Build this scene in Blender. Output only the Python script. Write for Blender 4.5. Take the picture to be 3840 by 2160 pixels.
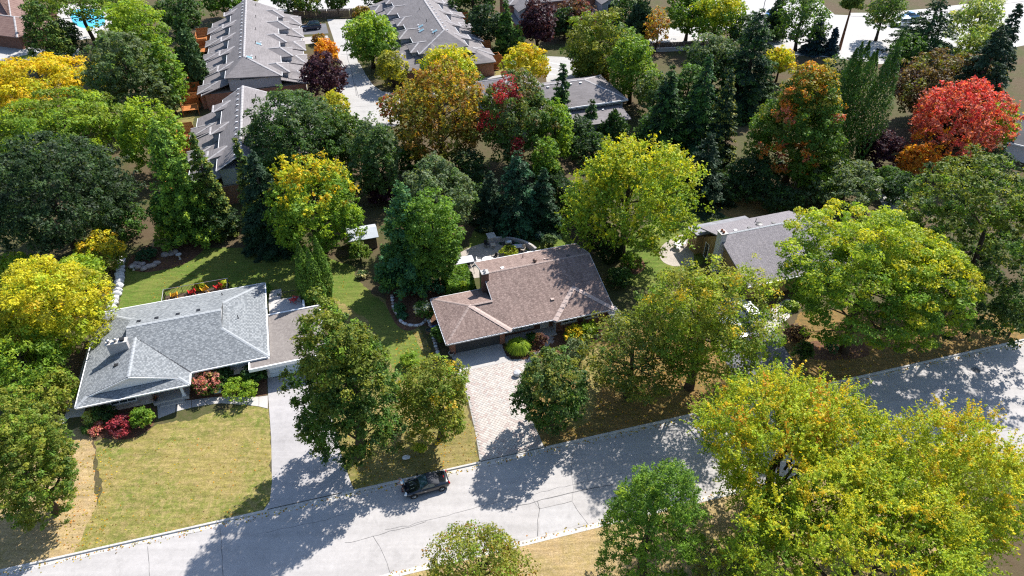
import bpy, math, random
import numpy as np
from mathutils import Vector, Matrix

for o in list(bpy.data.objects):
    bpy.data.objects.remove(o)
scene = bpy.context.scene
COL = scene.collection

# ------------------------------------------------------------------ camera
IMG_W, IMG_H = 3840.0, 2160.0
F_PX = 2560.0 * 24.2 / 24.0
PITCH, ROLL, CAM_H = math.radians(38.25), math.radians(-0.5), 51.0
_fw = np.array([0, math.cos(PITCH), -math.sin(PITCH)])
_u0 = np.array([0, math.sin(PITCH), math.cos(PITCH)])
_r0 = np.array([1.0, 0, 0])
_rt = _r0 * math.cos(ROLL) + _u0 * math.sin(ROLL)
_up = -_r0 * math.sin(ROLL) + _u0 * math.cos(ROLL)
cam_data = bpy.data.cameras.new('camera')
cam_data.lens = 24.2
cam_data.sensor_width = 36.0
cam_data.clip_start = 0.5
cam_data.clip_end = 4000
cam = bpy.data.objects.new('camera', cam_data)
COL.objects.link(cam)
M = Matrix.Identity(4)
for i in range(3):
    M[i][0], M[i][1], M[i][2] = _rt[i], _up[i], -_fw[i]
M[2][3] = CAM_H
cam.matrix_world = M
scene.camera = cam

# ------------------------------------------------------------------ sky, sun, exposure
SUN_AZ, SUN_EL = math.radians(52), math.radians(46)      # azimuth counter-clockwise from +X
SUN_DIR = Vector((math.cos(SUN_AZ) * math.cos(SUN_EL), math.sin(SUN_AZ) * math.cos(SUN_EL), math.sin(SUN_EL)))
world = bpy.data.worlds.new('World')
scene.world = world
world.use_nodes = True
wn = world.node_tree.nodes
bgn = wn['Background']
sky = wn.new('ShaderNodeTexSky')
sky.sky_type = 'NISHITA'
sky.sun_disc = False
sky.sun_elevation = SUN_EL
sky.sun_rotation = math.radians(90) - SUN_AZ
sky.air_density = 1.0
sky.dust_density = 0.6
sky.ozone_density = 1.2
world.node_tree.links.new(sky.outputs['Color'], bgn.inputs['Color'])
bgn.inputs['Strength'].default_value = 0.115
sun_data = bpy.data.lights.new('sun', 'SUN')
sun_data.energy = 4.9
sun_data.angle = math.radians(0.53)
sun_data.color = (1.0, 0.955, 0.88)
sun = bpy.data.objects.new('sun', sun_data)
COL.objects.link(sun)
sun.location = (60, 80, 120)
sun.rotation_mode = 'QUATERNION'
sun.rotation_quaternion = SUN_DIR.to_track_quat('Z', 'Y')
scene.view_settings.view_transform = 'Standard'
scene.view_settings.look = 'None'
scene.view_settings.gamma = 1.0
scene.view_settings.exposure = 1.0
scene.cycles.max_bounces = 5
scene.cycles.diffuse_bounces = 2
scene.cycles.glossy_bounces = 2
scene.cycles.transmission_bounces = 4
scene.cycles.transparent_max_bounces = 4
scene.cycles.use_denoising = False
scene.cycles.filter_width = 1.2
scene.cycles.caustics_reflective = False
scene.cycles.caustics_refractive = False

# ------------------------------------------------------------------ projection helpers (photograph pixel -> place)
def at(x, y, z=0.0):
    d = _fw * F_PX + _rt * (x - IMG_W / 2) - _up * (y - IMG_H / 2)
    t = (z - CAM_H) / d[2]
    return np.array([0, 0, CAM_H]) + d * t

def proj(p):
    v = np.asarray(p, float) - np.array([0, 0, CAM_H])
    zc = v @ _fw
    return IMG_W / 2 + F_PX * (v @ _rt) / zc, IMG_H / 2 - F_PX * (v @ _up) / zc, F_PX / zc

class Frame:
    """a plot's own axes: u along the street, v away from it"""
    def __init__(s, origin, deg):
        s.o = np.array([origin[0], origin[1], 0.0]); s.a = math.radians(deg)
        s.c, s.s = math.cos(s.a), math.sin(s.a)
    def w(s, u, v, z=0.0):
        return np.array([s.o[0] + u * s.c - v * s.s, s.o[1] + u * s.s + v * s.c, z])
    def l(s, p):
        dx, dy = p[0] - s.o[0], p[1] - s.o[1]
        return (dx * s.c + dy * s.s, -dx * s.s + dy * s.c)

FG = Frame(at(283, 1529, 2.6), 17.0)        # grey house
FB = Frame(at(1674.5, 1291.5, 2.5), 17.0)   # brown house
FR = Frame(at(2847, 1065.6, 2.6), 17.0)     # house on the right
FT = Frame((0, 0), 16.0)                    # townhouse grid

# ------------------------------------------------------------------ object helpers
def empty(name, loc, rz=0.0, label=None, cat=None, group=None):
    o = bpy.data.objects.new(name, None)
    o.empty_display_size = 0.3
    COL.objects.link(o)
    o.location = (loc[0], loc[1], loc[2] if len(loc) > 2 else 0)
    o.rotation_euler = (0, 0, rz)
    tag(o, label, cat, group)
    return o

def tag(o, label=None, cat=None, group=None, kind=None):
    if label: o['label'] = label
    if cat: o['category'] = cat
    if group: o['group'] = group
    if kind: o['kind'] = kind
    return o

def link(name, me, mat=None, parent=None):
    o = bpy.data.objects.new(name, me)
    COL.objects.link(o)
    if mat is not None and len(me.materials) == 0:
        me.materials.append(mat)
    if parent is not None:
        o.parent = parent
    return o

class MB:
    def __init__(s):
        s.v = []; s.f = []; s.c = []
    def vert(s, p):
        s.v.append((float(p[0]), float(p[1]), float(p[2]))); return len(s.v) - 1
    def poly(s, pts):
        n = len(s.v)
        for p in pts: s.vert(p)
        s.f.append(tuple(range(n, n + len(pts))))
        return s
    def hexa(s, p):          # 8 points: bottom 4 ccw, top 4 ccw
        n = len(s.v)
        for q in p: s.vert(q)
        for f in ((3, 2, 1, 0), (4, 5, 6, 7), (0, 1, 5, 4), (1, 2, 6, 5), (2, 3, 7, 6), (3, 0, 4, 7)):
            s.f.append(tuple(n + i for i in f))
        return s
    def box(s, x0, x1, y0, y1, z0, z1):
        return s.hexa([(x0, y0, z0), (x1, y0, z0), (x1, y1, z0), (x0, y1, z0), (x0, y0, z1), (x1, y0, z1), (x1, y1, z1), (x0, y1, z1)])
    def obox(s, c, half, rz=0.0, tilt=None):
        m = Matrix.Rotation(rz, 3, 'Z')
        if tilt: m = m @ Matrix.Rotation(tilt[1], 3, tilt[0])
        pts = []
        for dz in (-1, 1):
            for dx, dy in ((-1, -1), (1, -1), (1, 1), (-1, 1)):
                pts.append(Vector(c) + m @ Vector((dx * half[0], dy * half[1], dz * half[2])))
        return s.hexa(pts)
    def prism(s, pts, z0, z1):
        n = len(pts); b = len(s.v)
        for p in pts: s.vert((p[0], p[1], z0))
        for p in pts: s.vert((p[0], p[1], z1))
        s.f.append(tuple(b + i for i in reversed(range(n))))
        s.f.append(tuple(b + n + i for i in range(n)))
        for i in range(n):
            j = (i + 1) % n
            s.f.append((b + i, b + j, b + n + j, b + n + i))
        return s
    def slab(s, pts, th):    # sloping slab: polygon on top, thickness straight down
        n = len(pts); b = len(s.v)
        for p in pts: s.vert(p)
        for p in pts: s.vert((p[0], p[1], p[2] - th))
        s.f.append(tuple(b + i for i in range(n)))
        s.f.append(tuple(b + n + i for i in reversed(range(n))))
        for i in range(n):
            j = (i + 1) % n
            s.f.append((b + i, b + n + i, b + n + j, b + j))
        return s
    def tube(s, path, radii, n=6, cap=True):
        path = [Vector(p) for p in path]; b = len(s.v)
        for i, p in enumerate(path):
            d = (path[min(i + 1, len(path) - 1)] - path[max(i - 1, 0)])
            d = d.normalized() if d.length > 1e-6 else Vector((0, 0, 1))
            a = Vector((1, 0, 0)) if abs(d.x) < 0.8 else Vector((0, 1, 0))
            x = d.cross(a).normalized(); y = d.cross(x)
            r = radii[i] if hasattr(radii, '__len__') else radii
            for k in range(n):
                t = 2 * math.pi * k / n
                s.vert(p + x * math.cos(t) * r + y * math.sin(t) * r)
        for i in range(len(path) - 1):
            for k in range(n):
                k2 = (k + 1) % n
                s.f.append((b + i * n + k, b + i * n + k2, b + (i + 1) * n + k2, b + (i + 1) * n + k))
        if cap:
            s.f.append(tuple(b + k for k in reversed(range(n))))
            e = b + (len(path) - 1) * n
            s.f.append(tuple(e + k for k in range(n)))
        return s
    def lathe(s, c, prof, n=12, axis='Z'):
        b = len(s.v)
        for r, h in prof:
            for k in range(n):
                t = 2 * math.pi * k / n
                q = (r * math.cos(t), r * math.sin(t), h)
                if axis == 'Y': q = (q[0], q[2], q[1])
                if axis == 'X': q = (q[2], q[0], q[1])
                s.vert((c[0] + q[0], c[1] + q[1], c[2] + q[2]))
        for i in range(len(prof) - 1):
            for k in range(n):
                k2 = (k + 1) % n
                s.f.append((b + i * n + k, b + i * n + k2, b + (i + 1) * n + k2, b + (i + 1) * n + k))
        s.f.append(tuple(b + k for k in reversed(range(n))))
        e = b + (len(prof) - 1) * n
        s.f.append(tuple(e + k for k in range(n)))
        return s
    def build(s, name, mat=None, parent=None, smooth=False, loc=None):
        me = bpy.data.meshes.new(name)
        me.from_pydata(s.v, [], s.f)
        if smooth:
            me.polygons.foreach_set('use_smooth', [True] * len(me.polygons))
        me.update()
        o = link(name, me, mat, parent)
        if loc is not None: o.location = loc
        return o

def part(name, mat, parent, fn, smooth=False):
    m = MB(); fn(m)
    return m.build(name, mat, parent, smooth)

def boxpart(name, mat, parent, *b):
    return MB().box(*b).build(name, mat, parent)

def copy_tree(o, parent=None):
    c = o.copy(); COL.objects.link(c); c.parent = parent
    for ch in list(o.children):
        copy_tree(ch, c)
    return c

# ------------------------------------------------------------------ materials
class NT:
    def __init__(s, name):
        s.m = bpy.data.materials.new(name); s.m.use_nodes = True
        s.t = s.m.node_tree; s.n = s.t.nodes
        s.b = s.n['Principled BSDF']; s.out = s.n['Material Output']
    def add(s, t, **kw):
        n = s.n.new(t)
        for k, v in kw.items(): setattr(n, k, v)
        return n
    def l(s, a, b): s.t.links.new(a, b)
    def val(s, op, a, b=None, c=None):
        n = s.add('ShaderNodeMath', operation=op)
        for i, x in enumerate((a, b, c)):
            if x is None: continue
            if hasattr(x, 'is_linked'): s.l(x, n.inputs[i])
            else: n.inputs[i].default_value = x
        return n.outputs[0]
    def noise(s, vec, scale, detail=4, rough=0.6, dist=0.0):
        n = s.add('ShaderNodeTexNoise')
        n.inputs['Scale'].default_value = scale; n.inputs['Detail'].default_value = detail
        n.inputs['Roughness'].default_value = rough; n.inputs['Distortion'].default_value = dist
        s.l(vec, n.inputs['Vector'])
        return n.outputs['Fac']
    def ramp(s, fac, stops, interp='LINEAR'):
        r = s.add('ShaderNodeValToRGB'); r.color_ramp.interpolation = interp
        e = r.color_ramp.elements
        while len(e) < len(stops): e.new(0.5)
        for i, (p, c) in enumerate(stops):
            e[i].position = p; e[i].color = (c[0], c[1], c[2], 1) if hasattr(c, '__len__') else (c, c, c, 1)
        s.l(fac, r.inputs[0])
        return r.outputs[0]
    def mix(s, fac, a, b, mode='MIX'):
        n = s.add('ShaderNodeMix', data_type='RGBA', blend_type=mode)
        for sock, x in ((n.inputs[0], fac), (n.inputs[6], a), (n.inputs[7], b)):
            if hasattr(x, 'is_linked'): s.l(x, sock)
            elif hasattr(x, '__len__'): sock.default_value = (x[0], x[1], x[2], 1)
            else: sock.default_value = x
        return n.outputs[2]
    def bump(s, h, strength=0.3, dist=0.02):
        n = s.add('ShaderNodeBump'); n.inputs['Strength'].default_value = strength
        n.inputs['Distance'].default_value = dist
        s.l(h, n.inputs['Height']); s.l(n.outputs[0], s.b.inputs['Normal'])
    def pos(s): return s.add('ShaderNodeNewGeometry').outputs['Position']
    def obj(s): return s.add('ShaderNodeTexCoord').outputs['Object']
    def set(s, color=None, rough=0.8, spec=0.3, metal=0.0):
        if color is not None:
            if hasattr(color, 'is_linked'): s.l(color, s.b.inputs['Base Color'])
            else: s.b.inputs['Base Color'].default_value = (*color, 1)
        s.b.inputs['Roughness'].default_value = rough
        s.b.inputs['Specular IOR Level'].default_value = spec
        s.b.inputs['Metallic'].default_value = metal
        return s.m

def m_plain(name, c, rough=0.6, spec=0.3, metal=0.0, var=0.12, scale=3.0):
    t = NT(name)
    n = t.noise(t.obj(), scale, 5)
    col = t.ramp(n, [(0.25, [x * (1 - var) for x in c]), (0.75, [min(1, x * (1 + var)) for x in c])])
    return t.set(col, rough, spec, metal)

def m_ground(name, a, b, c, s1=0.25, s2=3.0, s3=22.0, rough=0.95, bump=0.5, bd=0.04, amt=0.5, streak=0.0):
    """three-tone ground: large drifts a/b, small tufts towards c, optional mowing streaks along the street"""
    t = NT(name); p = t.pos()
    n1 = t.noise(p, s1, 5, 0.6, 0.4); n2 = t.noise(p, s2, 5, 0.7); n3 = t.noise(p, s3, 3, 0.7)
    base = t.mix(t.ramp(n1, [(0.40, 0.0), (0.60, 1.0)]), a, b)
    base = t.mix(t.ramp(n2, [(0.44, 0.0), (0.62, amt)]), base, c)
    if streak:
        mp = t.add('ShaderNodeMapping'); mp.inputs['Rotation'].default_value = (0, 0, math.radians(-15))
        mp.inputs['Scale'].default_value = (0.22, 1.6, 1); t.l(p, mp.inputs[0])
        n4 = t.noise(mp.outputs[0], 1.5, 6, 0.75)
        base = t.mix(1.0, base, t.ramp(n4, [(0.36, 1 - streak), (0.62, 1 + streak)]), 'MULTIPLY')
        n5 = t.noise(p, s2 * 2.6, 4, 0.8)
        base = t.mix(1.0, base, t.ramp(n5, [(0.38, 1 - streak), (0.62, 1 + streak * .8)]), 'MULTIPLY')
    base = t.mix(1.0, base, t.ramp(n3, [(0.3, 0.66), (0.7, 1.28)]), 'MULTIPLY')
    t.bump(t.val('ADD', n3, n2), bump, bd)
    return t.set(base, rough, 0.15)

def m_asphalt(name, base, var=0.12, streak=0.08):
    t = NT(name); p = t.pos()
    mp = t.add('ShaderNodeMapping'); mp.inputs['Rotation'].default_value = (0, 0, math.radians(-16))
    mp.inputs['Scale'].default_value = (0.06, 1.1, 1)
    t.l(p, mp.inputs[0])
    n1 = t.noise(p, 0.18, 5, 0.6); n2 = t.noise(mp.outputs[0], 1.0, 4, 0.6); n3 = t.noise(p, 60, 2, 0.8); n4 = t.noise(p, 2.5, 6, 0.75)
    c = t.ramp(n1, [(0.3, [x * (1 - var) for x in base]), (0.7, [x * (1 + var) for x in base])])
    c = t.mix(1.0, c, t.ramp(n2, [(0.35, 1 - streak), (0.65, 1 + streak)]), 'MULTIPLY')
    c = t.mix(1.0, c, t.ramp(n4, [(0.3, 0.90), (0.7, 1.07)]), 'MULTIPLY')
    n6 = t.noise(p, 0.55, 6, 0.7, 0.8)
    c = t.mix(1.0, c, t.ramp(n6, [(0.30, 0.86), (0.46, 1.0), (1.0, 1.03)]), 'MULTIPLY')
    c = t.mix(1.0, c, t.ramp(n3, [(0.3, 0.85), (0.7, 1.15)]), 'MULTIPLY')
    t.bump(n3, 0.25, 0.01)
    return t.set(c, 0.92, 0.2)

def wall_vec(t):
    """coordinates that run along an upright wall: (x + y, z)"""
    sp = t.add('ShaderNodeSeparateXYZ'); t.l(t.obj(), sp.inputs[0])
    cb = t.add('ShaderNodeCombineXYZ')
    t.l(t.val('ADD', sp.outputs[0], sp.outputs[1]), cb.inputs[0]); t.l(sp.outputs[2], cb.inputs[1])
    return cb.outputs[0], sp.outputs

def m_brick(name, a, b, mortar, w=0.22, h=0.075, rough=0.9):
    t = NT(name); v, _ = wall_vec(t)
    br = t.add('ShaderNodeTexBrick')
    br.inputs['Scale'].default_value = 1.0
    br.inputs['Brick Width'].default_value = w; br.inputs['Row Height'].default_value = h
    br.inputs['Mortar Size'].default_value = 0.008
    br.inputs['Color1'].default_value = (*a, 1); br.inputs['Color2'].default_value = (*b, 1); br.inputs['Mortar'].default_value = (*mortar, 1)
    t.l(v, br.inputs['Vector'])
    n = t.noise(t.obj(), 1.2, 5)
    c = t.mix(1.0, br.outputs[0], t.ramp(n, [(0.3, 0.8), (0.7, 1.15)]), 'MULTIPLY')
    t.bump(t.val('SUBTRACT', 1.0, br.outputs[1]), 0.5, 0.01)
    return t.set(c, rough, 0.2)

def m_siding(name, c, pitch=0.16, vertical=False, rough=0.6, var=0.08):
    t = NT(name); v, sp = wall_vec(t)
    co = t.val('ADD', sp[0], sp[1]) if vertical else sp[2]
    fr = t.val('FRACT', t.val('DIVIDE', co, pitch))
    groove = t.ramp(fr, [(0.0, 0.62), (0.09, 1.0), (1.0, 0.97)])
    n = t.noise(t.obj(), 0.9, 5)
    col = t.mix(1.0, t.ramp(n, [(0.3, [x * (1 - var) for x in c]), (0.7, [x * (1 + var) for x in c])]), groove, 'MULTIPLY')
    t.bump(fr, 0.5, 0.015)
    return t.set(col, rough, 0.3)

def m_roof(name, c, var=0.16, row=0.16, w=0.9, dark=0.72):
    """far asphalt shingle roof: courses follow the slope whichever way the face looks"""
    t = NT(name)
    tc = t.add('ShaderNodeTexCoord')
    sp = t.add('ShaderNodeSeparateXYZ'); t.l(tc.outputs['Object'], sp.inputs[0])
    sn = t.add('ShaderNodeSeparateXYZ'); t.l(tc.outputs['Normal'], sn.inputs[0])
    sel = t.val('GREATER_THAN', t.val('ABSOLUTE', sn.outputs[0]), t.val('ABSOLUTE', sn.outputs[1]))
    along = t.val('ADD', t.val('MULTIPLY', sel, sp.outputs[1]), t.val('MULTIPLY', t.val('SUBTRACT', 1.0, sel), sp.outputs[0]))
    cb = t.add('ShaderNodeCombineXYZ'); t.l(along, cb.inputs[0]); t.l(t.val('MULTIPLY', sp.outputs[2], 3.0), cb.inputs[1])
    br = t.add('ShaderNodeTexBrick'); br.inputs['Scale'].default_value = 1.0
    br.inputs['Brick Width'].default_value = w; br.inputs['Row Height'].default_value = row
    br.inputs['Mortar Size'].default_value = 0.012
    br.inputs['Color1'].default_value = (*[x * (1 - var) for x in c], 1)
    br.inputs['Color2'].default_value = (*[x * (1 + var) for x in c], 1)
    br.inputs['Mortar'].default_value = (*[x * dark for x in c], 1)
    t.l(cb.outputs[0], br.inputs['Vector'])
    n1 = t.noise(tc.outputs['Object'], 0.35, 5, 0.65); n2 = t.noise(tc.outputs['Object'], 14, 3, 0.7)
    col = t.mix(1.0, br.outputs[0], t.ramp(n1, [(0.3, 0.86), (0.7, 1.12)]), 'MULTIPLY')
    col = t.mix(1.0, col, t.ramp(n2, [(0.3, 0.8), (0.7, 1.18)]), 'MULTIPLY')
    t.bump(br.outputs[1], 0.3, 0.01)
    return t.set(col, 0.9, 0.2)

def m_attr(name, rough=0.9, spec=0.2, big=0.0, streak=None):
    t = NT(name)
    a = t.add('ShaderNodeAttribute', attribute_name='col')
    n = t.noise(t.obj(), 16, 3, 0.7)
    c = t.mix(1.0, a.outputs['Color'], t.ramp(n, [(0.3, 0.84), (0.7, 1.14)]), 'MULTIPLY')
    if big:
        n2 = t.noise(t.obj(), 0.45, 5, 0.6)
        c = t.mix(1.0, c, t.ramp(n2, [(0.3, 1 - big), (0.7, 1 + big)]), 'MULTIPLY')
    if streak:
        mp = t.add('ShaderNodeMapping'); mp.inputs['Scale'].default_value = streak
        t.l(t.obj(), mp.inputs[0])
        n3 = t.noise(mp.outputs[0], 1.0, 4, 0.6)
        c = t.mix(1.0, c, t.ramp(n3, [(0.35, 0.86), (0.6, 1.05)]), 'MULTIPLY')
    return t.set(c, rough, spec)

def m_leaf(name, trans=0.42, rough=0.55, spec=0.18):
    t = NT(name)
    a = t.add('ShaderNodeAttribute', attribute_name='col')
    t.set(a.outputs['Color'], rough, spec)
    tr = t.add('ShaderNodeBsdfTranslucent')
    tc = t.mix(1.0, a.outputs['Color'], (1.35, 1.3, 0.55), 'MULTIPLY')
    t.l(tc, tr.inputs['Color'])
    mx = t.add('ShaderNodeMixShader'); mx.inputs[0].default_value = trans
    t.l(t.b.outputs[0], mx.inputs[1]); t.l(tr.outputs[0], mx.inputs[2])
    t.l(mx.outputs[0], t.out.inputs['Surface'])
    return t.m

def m_glass(name, c=(0.02, 0.03, 0.035)):
    t = NT(name); n = t.noise(t.obj(), 0.8, 2)
    return t.set(t.ramp(n, [(0.3, c), (0.7, [x * 2.2 for x in c])]), 0.05, 0.8)

MT = {}
MT['leaf'] = m_leaf('leaf')
MT['needle'] = m_leaf('needle', 0.18, 0.6, 0.15)
MT['bark'] = m_plain('bark', (0.055, 0.042, 0.032), 0.95, 0.1, var=0.45, scale=5)
MT['bark_red'] = m_plain('pine_bark', (0.16, 0.075, 0.045), 0.95, 0.1, var=0.4, scale=4)
MT['white_paint'] = m_plain('white_paint', (0.74, 0.75, 0.77), 0.5, 0.4, var=0.06)
MT['grey_trim'] = m_plain('grey_trim', (0.46, 0.47, 0.50), 0.5, 0.4, var=0.06)
MT['dark_metal'] = m_plain('dark_metal', (0.025, 0.026, 0.03), 0.45, 0.5, 0.3)
MT['black_plastic'] = m_plain('black_plastic', (0.018, 0.018, 0.02), 0.4, 0.5)
MT['steel'] = m_plain('steel', (0.45, 0.46, 0.48), 0.35, 0.5, 0.8)
MT['concrete'] = m_ground('concrete', (0.42, 0.40, 0.385), (0.36, 0.345, 0.335), (0.48, 0.46, 0.44), 0.4, 4, 40, 0.9, 0.15, 0.01, 0.4)
MT['kerb'] = m_ground('kerb_concrete', (0.46, 0.44, 0.42), (0.39, 0.375, 0.36), (0.52, 0.50, 0.46), 0.8, 5, 40, 0.9, 0.15, 0.01, 0.4)
MT['glass'] = m_glass('window_glass')
MT['skylight'] = m_plain('skylight_glass', (0.10, 0.24, 0.28), 0.1, 0.8, var=0.25, scale=1.5)
MT['wood'] = m_plain('cedar_wood', (0.36, 0.135, 0.04), 0.75, 0.25, var=0.35, scale=2.2)
MT['wood_dark'] = m_plain('weathered_wood', (0.12, 0.085, 0.06), 0.85, 0.2, var=0.35, scale=2.5)
MT['rubber'] = m_plain('tyre_rubber', (0.015, 0.015, 0.016), 0.85, 0.2)
MT['tar'] = m_plain('tar_seal', (0.13, 0.125, 0.125), 0.8, 0.2)

# colours every leaf and shingle carries
def mesh_np(name, V, k, cols, mat, parent, smooth=False):
    n = len(V)
    me = bpy.data.meshes.new(name)
    me.vertices.add(n); me.vertices.foreach_set('co', np.ascontiguousarray(V, np.float32).ravel())
    me.loops.add(n); me.loops.foreach_set('vertex_index', np.arange(n, dtype=np.int32))
    me.polygons.add(n // k); me.polygons.foreach_set('loop_start', np.arange(0, n, k, dtype=np.int32))
    me.update(calc_edges=True)
    at_ = me.attributes.new('col', 'FLOAT_COLOR', 'FACE')
    c4 = np.ones((n // k, 4), np.float32); c4[:, :3] = cols
    at_.data.foreach_set('color', c4.ravel())
    return link(name, me, mat, parent)

def clip_poly(sub, cl):
    """Sutherland-Hodgman, cl convex counter-clockwise"""
    out = sub
    for i in range(len(cl)):
        a, b = cl[i], cl[(i + 1) % len(cl)]
        ex, ey = b[0] - a[0], b[1] - a[1]
        inp, out = out, []
        if not inp: return []
        for j in range(len(inp)):
            p, q = inp[j - 1], inp[j]
            sp = ex * (p[1] - a[1]) - ey * (p[0] - a[0]); sq = ex * (q[1] - a[1]) - ey * (q[0] - a[0])
            if sq >= 0:
                if sp < 0:
                    t = sp / (sp - sq); out.append((p[0] + t * (q[0] - p[0]), p[1] + t * (q[1] - p[1])))
                out.append(q)
            elif sp >= 0:
                t = sp / (sp - sq); out.append((p[0] + t * (q[0] - p[0]), p[1] + t * (q[1] - p[1])))
    return out

def shingles(name, faces, eave, tones, mat, parent, row=0.15, w=0.28, th=0.012, seed=1, lift=0.004):
    """shingle tabs laid in courses over sloping faces (each convex, local coordinates) that share one plane"""
    rng = random.Random(seed)
    m = MB(); cols = []
    P0 = Vector(faces[0][0])
    nrm = None
    for f in faces:
        a, b, c = Vector(f[0]), Vector(f[1]), Vector(f[2])
        n_ = (b - a).cross(c - a)
        if n_.length > 1e-4: nrm = n_.normalized(); break
    if nrm.z < 0: nrm = -nrm
    pa = Vector(eave).normalized(); pa = (pa - nrm * pa.dot(nrm)).normalized()
    qa = nrm.cross(pa)
    if qa.z < 0: qa = -qa; pa = -pa
    for f in faces:
        pl = [((Vector(p) - P0).dot(pa), (Vector(p) - P0).dot(qa)) for p in f]
        area = sum(pl[i][0] * pl[(i + 1) % len(pl)][1] - pl[(i + 1) % len(pl)][0] * pl[i][1] for i in range(len(pl)))
        if area < 0: pl = pl[::-1]
        q0 = math.floor(min(p[1] for p in pl) / row); q1 = math.ceil(max(p[1] for p in pl) / row)
        p0, p1 = min(p[0] for p in pl), max(p[0] for p in pl)
        for r in range(q0, q1):
            rr = random.Random(r * 7919 + seed)
            off = rr.random() * w
            k0 = math.floor((p0 - off) / w); k1 = math.ceil((p1 - off) / w)
            for k in range(k0, k1):
                x0 = off + k * w; y0 = r * row
                cp = clip_poly([(x0 + .006, y0), (x0 + w - .006, y0), (x0 + w - .006, y0 + row), (x0 + .006, y0 + row)], pl)
                if len(cp) < 3: continue
                hk = random.Random((r * 131071 + k * 8191 + seed) & 0xffffffff)
                nl_ = len(tones) // 2
                dk = ((k + (r % 2)) % 2 == 0) != (hk.random() < .16)
                tone = tones[nl_ + int(hk.random() * (len(tones) - nl_))] if dk else tones[int(hk.random() * nl_)]
                j = 0.92 + 0.16 * hk.random()
                up = hk.random() * 0.006
                b = len(m.v); nn = len(cp)
                for (x, y) in cp:
                    hgt = lift + th * (1 - 0.75 * (y - y0) / row) + up
                    m.vert(P0 + pa * x + qa * y + nrm * hgt)
                for (x, y) in cp: m.vert(P0 + pa * x + qa * y + nrm * 0.001)
                m.f.append(tuple(range(b, b + nn)))
                cols.append([c_ * j for c_ in tone])
                for i in range(nn):
                    jx = (i + 1) % nn
                    if cp[i][1] - y0 < 1e-4 and cp[jx][1] - y0 < 1e-4:
                        m.f.append((b + i, b + nn + i, b + nn + jx, b + jx)); cols.append([c_ * j for c_ in tone])
    o = m.build(name, mat, parent)
    a_ = o.data.attributes.new('col', 'FLOAT_COLOR', 'FACE')
    c4 = np.ones((len(cols), 4), np.float32); c4[:, :3] = np.array(cols)
    a_.data.foreach_set('color', c4.ravel())
    o['kind'] = 'stuff'
    return o

def cap_strip(m, a, b, w=0.16, h=0.02, seg=0.5, drop=0.3, lift=0.03):
    """overlapping bent ridge cap pieces from a to b"""
    a, b = Vector(a), Vector(b); d = b - a; L = d.length; d.normalize()
    side = d.cross(Vector((0, 0, 1))).normalized()
    up = Vector((0, 0, 1))
    n = max(1, int(L / seg))
    for i in range(n):
        p = a + d * (L * i / n) + up * (lift + h); q = a + d * (L * (i + 1.06) / n) + up * lift
        for sg in (-1, 1):
            e = side * w * sg - up * w * drop
            m.slab([p, q, q + e, p + e], h + 0.02)

def caps(parent, lines, mat, w=.16, h=.02, seg=.5, drop=.3, lift=.03, name='ridge_cap'):
    for a, b in lines:
        m = MB(); cap_strip(m, a, b, w, h, seg, drop, lift); m.build(name, mat, parent)
# ================================================================== the setting
def poly_obj(name, pts, mat, z=None, parent=None, kind='structure'):
    m = MB(); m.poly([(p[0], p[1], p[2] if z is None else z) for p in pts])
    o = m.build(name, mat, parent)
    if o.data.polygons[0].normal.z < 0: o.data.flip_normals()
    if kind and parent is None: o['kind'] = kind
    return o

def smooth_loop(pts, n=4, closed=True):
    out = []; N = len(pts); P = [np.array(p, float) for p in pts]
    for i in range(N if closed else N - 1):
        p0, p1, p2, p3 = [P[(i + k) % N] if closed else P[min(max(i + k, 0), N - 1)] for k in (-1, 0, 1, 2)]
        for k in range(n):
            t = k / n
            out.append(0.5 * ((2 * p1) + (-p0 + p2) * t + (2 * p0 - 5 * p1 + 4 * p2 - p3) * t * t + (-p0 + 3 * p1 - 3 * p2 + p3) * t ** 3))
    if not closed: out.append(P[-1])
    return out

def sheet(name, spts, mat, z, smooth=0, parent=None):
    pts = [at(x, y, z)[:2] for x, y in spts]
    if smooth: pts = smooth_loop(pts, smooth)
    return poly_obj(name, [(p[0], p[1]) for p in pts], mat, z, parent)

MT['ground'] = m_ground('garden_ground', (0.060, 0.068, 0.022), (0.085, 0.060, 0.036), (0.11, 0.085, 0.05), 0.12, 1.6, 14, 0.95, 0.6, 0.06)
MT['lawn_dry'] = m_ground('dry_lawn', (0.215, 0.178, 0.055), (0.118, 0.140, 0.026), (0.285, 0.215, 0.095), 0.14, 1.7, 11, 0.95, 0.7, 0.05, 0.75, streak=.22)
MT['lawn_tan'] = m_ground('dead_grass', (0.33, 0.235, 0.115), (0.27, 0.205, 0.085), (0.36, 0.27, 0.16), 0.4, 2.5, 14, 0.95, 0.6, 0.05, 0.6, streak=.22)
MT['lawn_green'] = m_ground('green_lawn', (0.085, 0.135, 0.02), (0.125, 0.15, 0.03), (0.17, 0.16, 0.05), 0.2, 2.2, 16, 0.95, 0.6, 0.05, 0.45, streak=.22)
MT['lawn_mid'] = m_ground('faded_lawn', (0.14, 0.135, 0.035), (0.20, 0.165, 0.06), (0.25, 0.19, 0.085), 0.25, 1.8, 14, 0.95, 0.6, 0.05, 0.6, streak=.22)
MT['lawn_leafy'] = m_ground('leaf_strewn_lawn', (0.125, 0.10, 0.035), (0.17, 0.115, 0.045), (0.26, 0.15, 0.05), 0.3, 2.6, 18, 0.95, 0.6, 0.05, 0.7, streak=.22)
MT['mulch'] = m_ground('bark_mulch', (0.12, 0.06, 0.035), (0.085, 0.045, 0.03), (0.20, 0.115, 0.07), 0.6, 4, 26, 0.95, 0.8, 0.05, 0.6)
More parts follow.
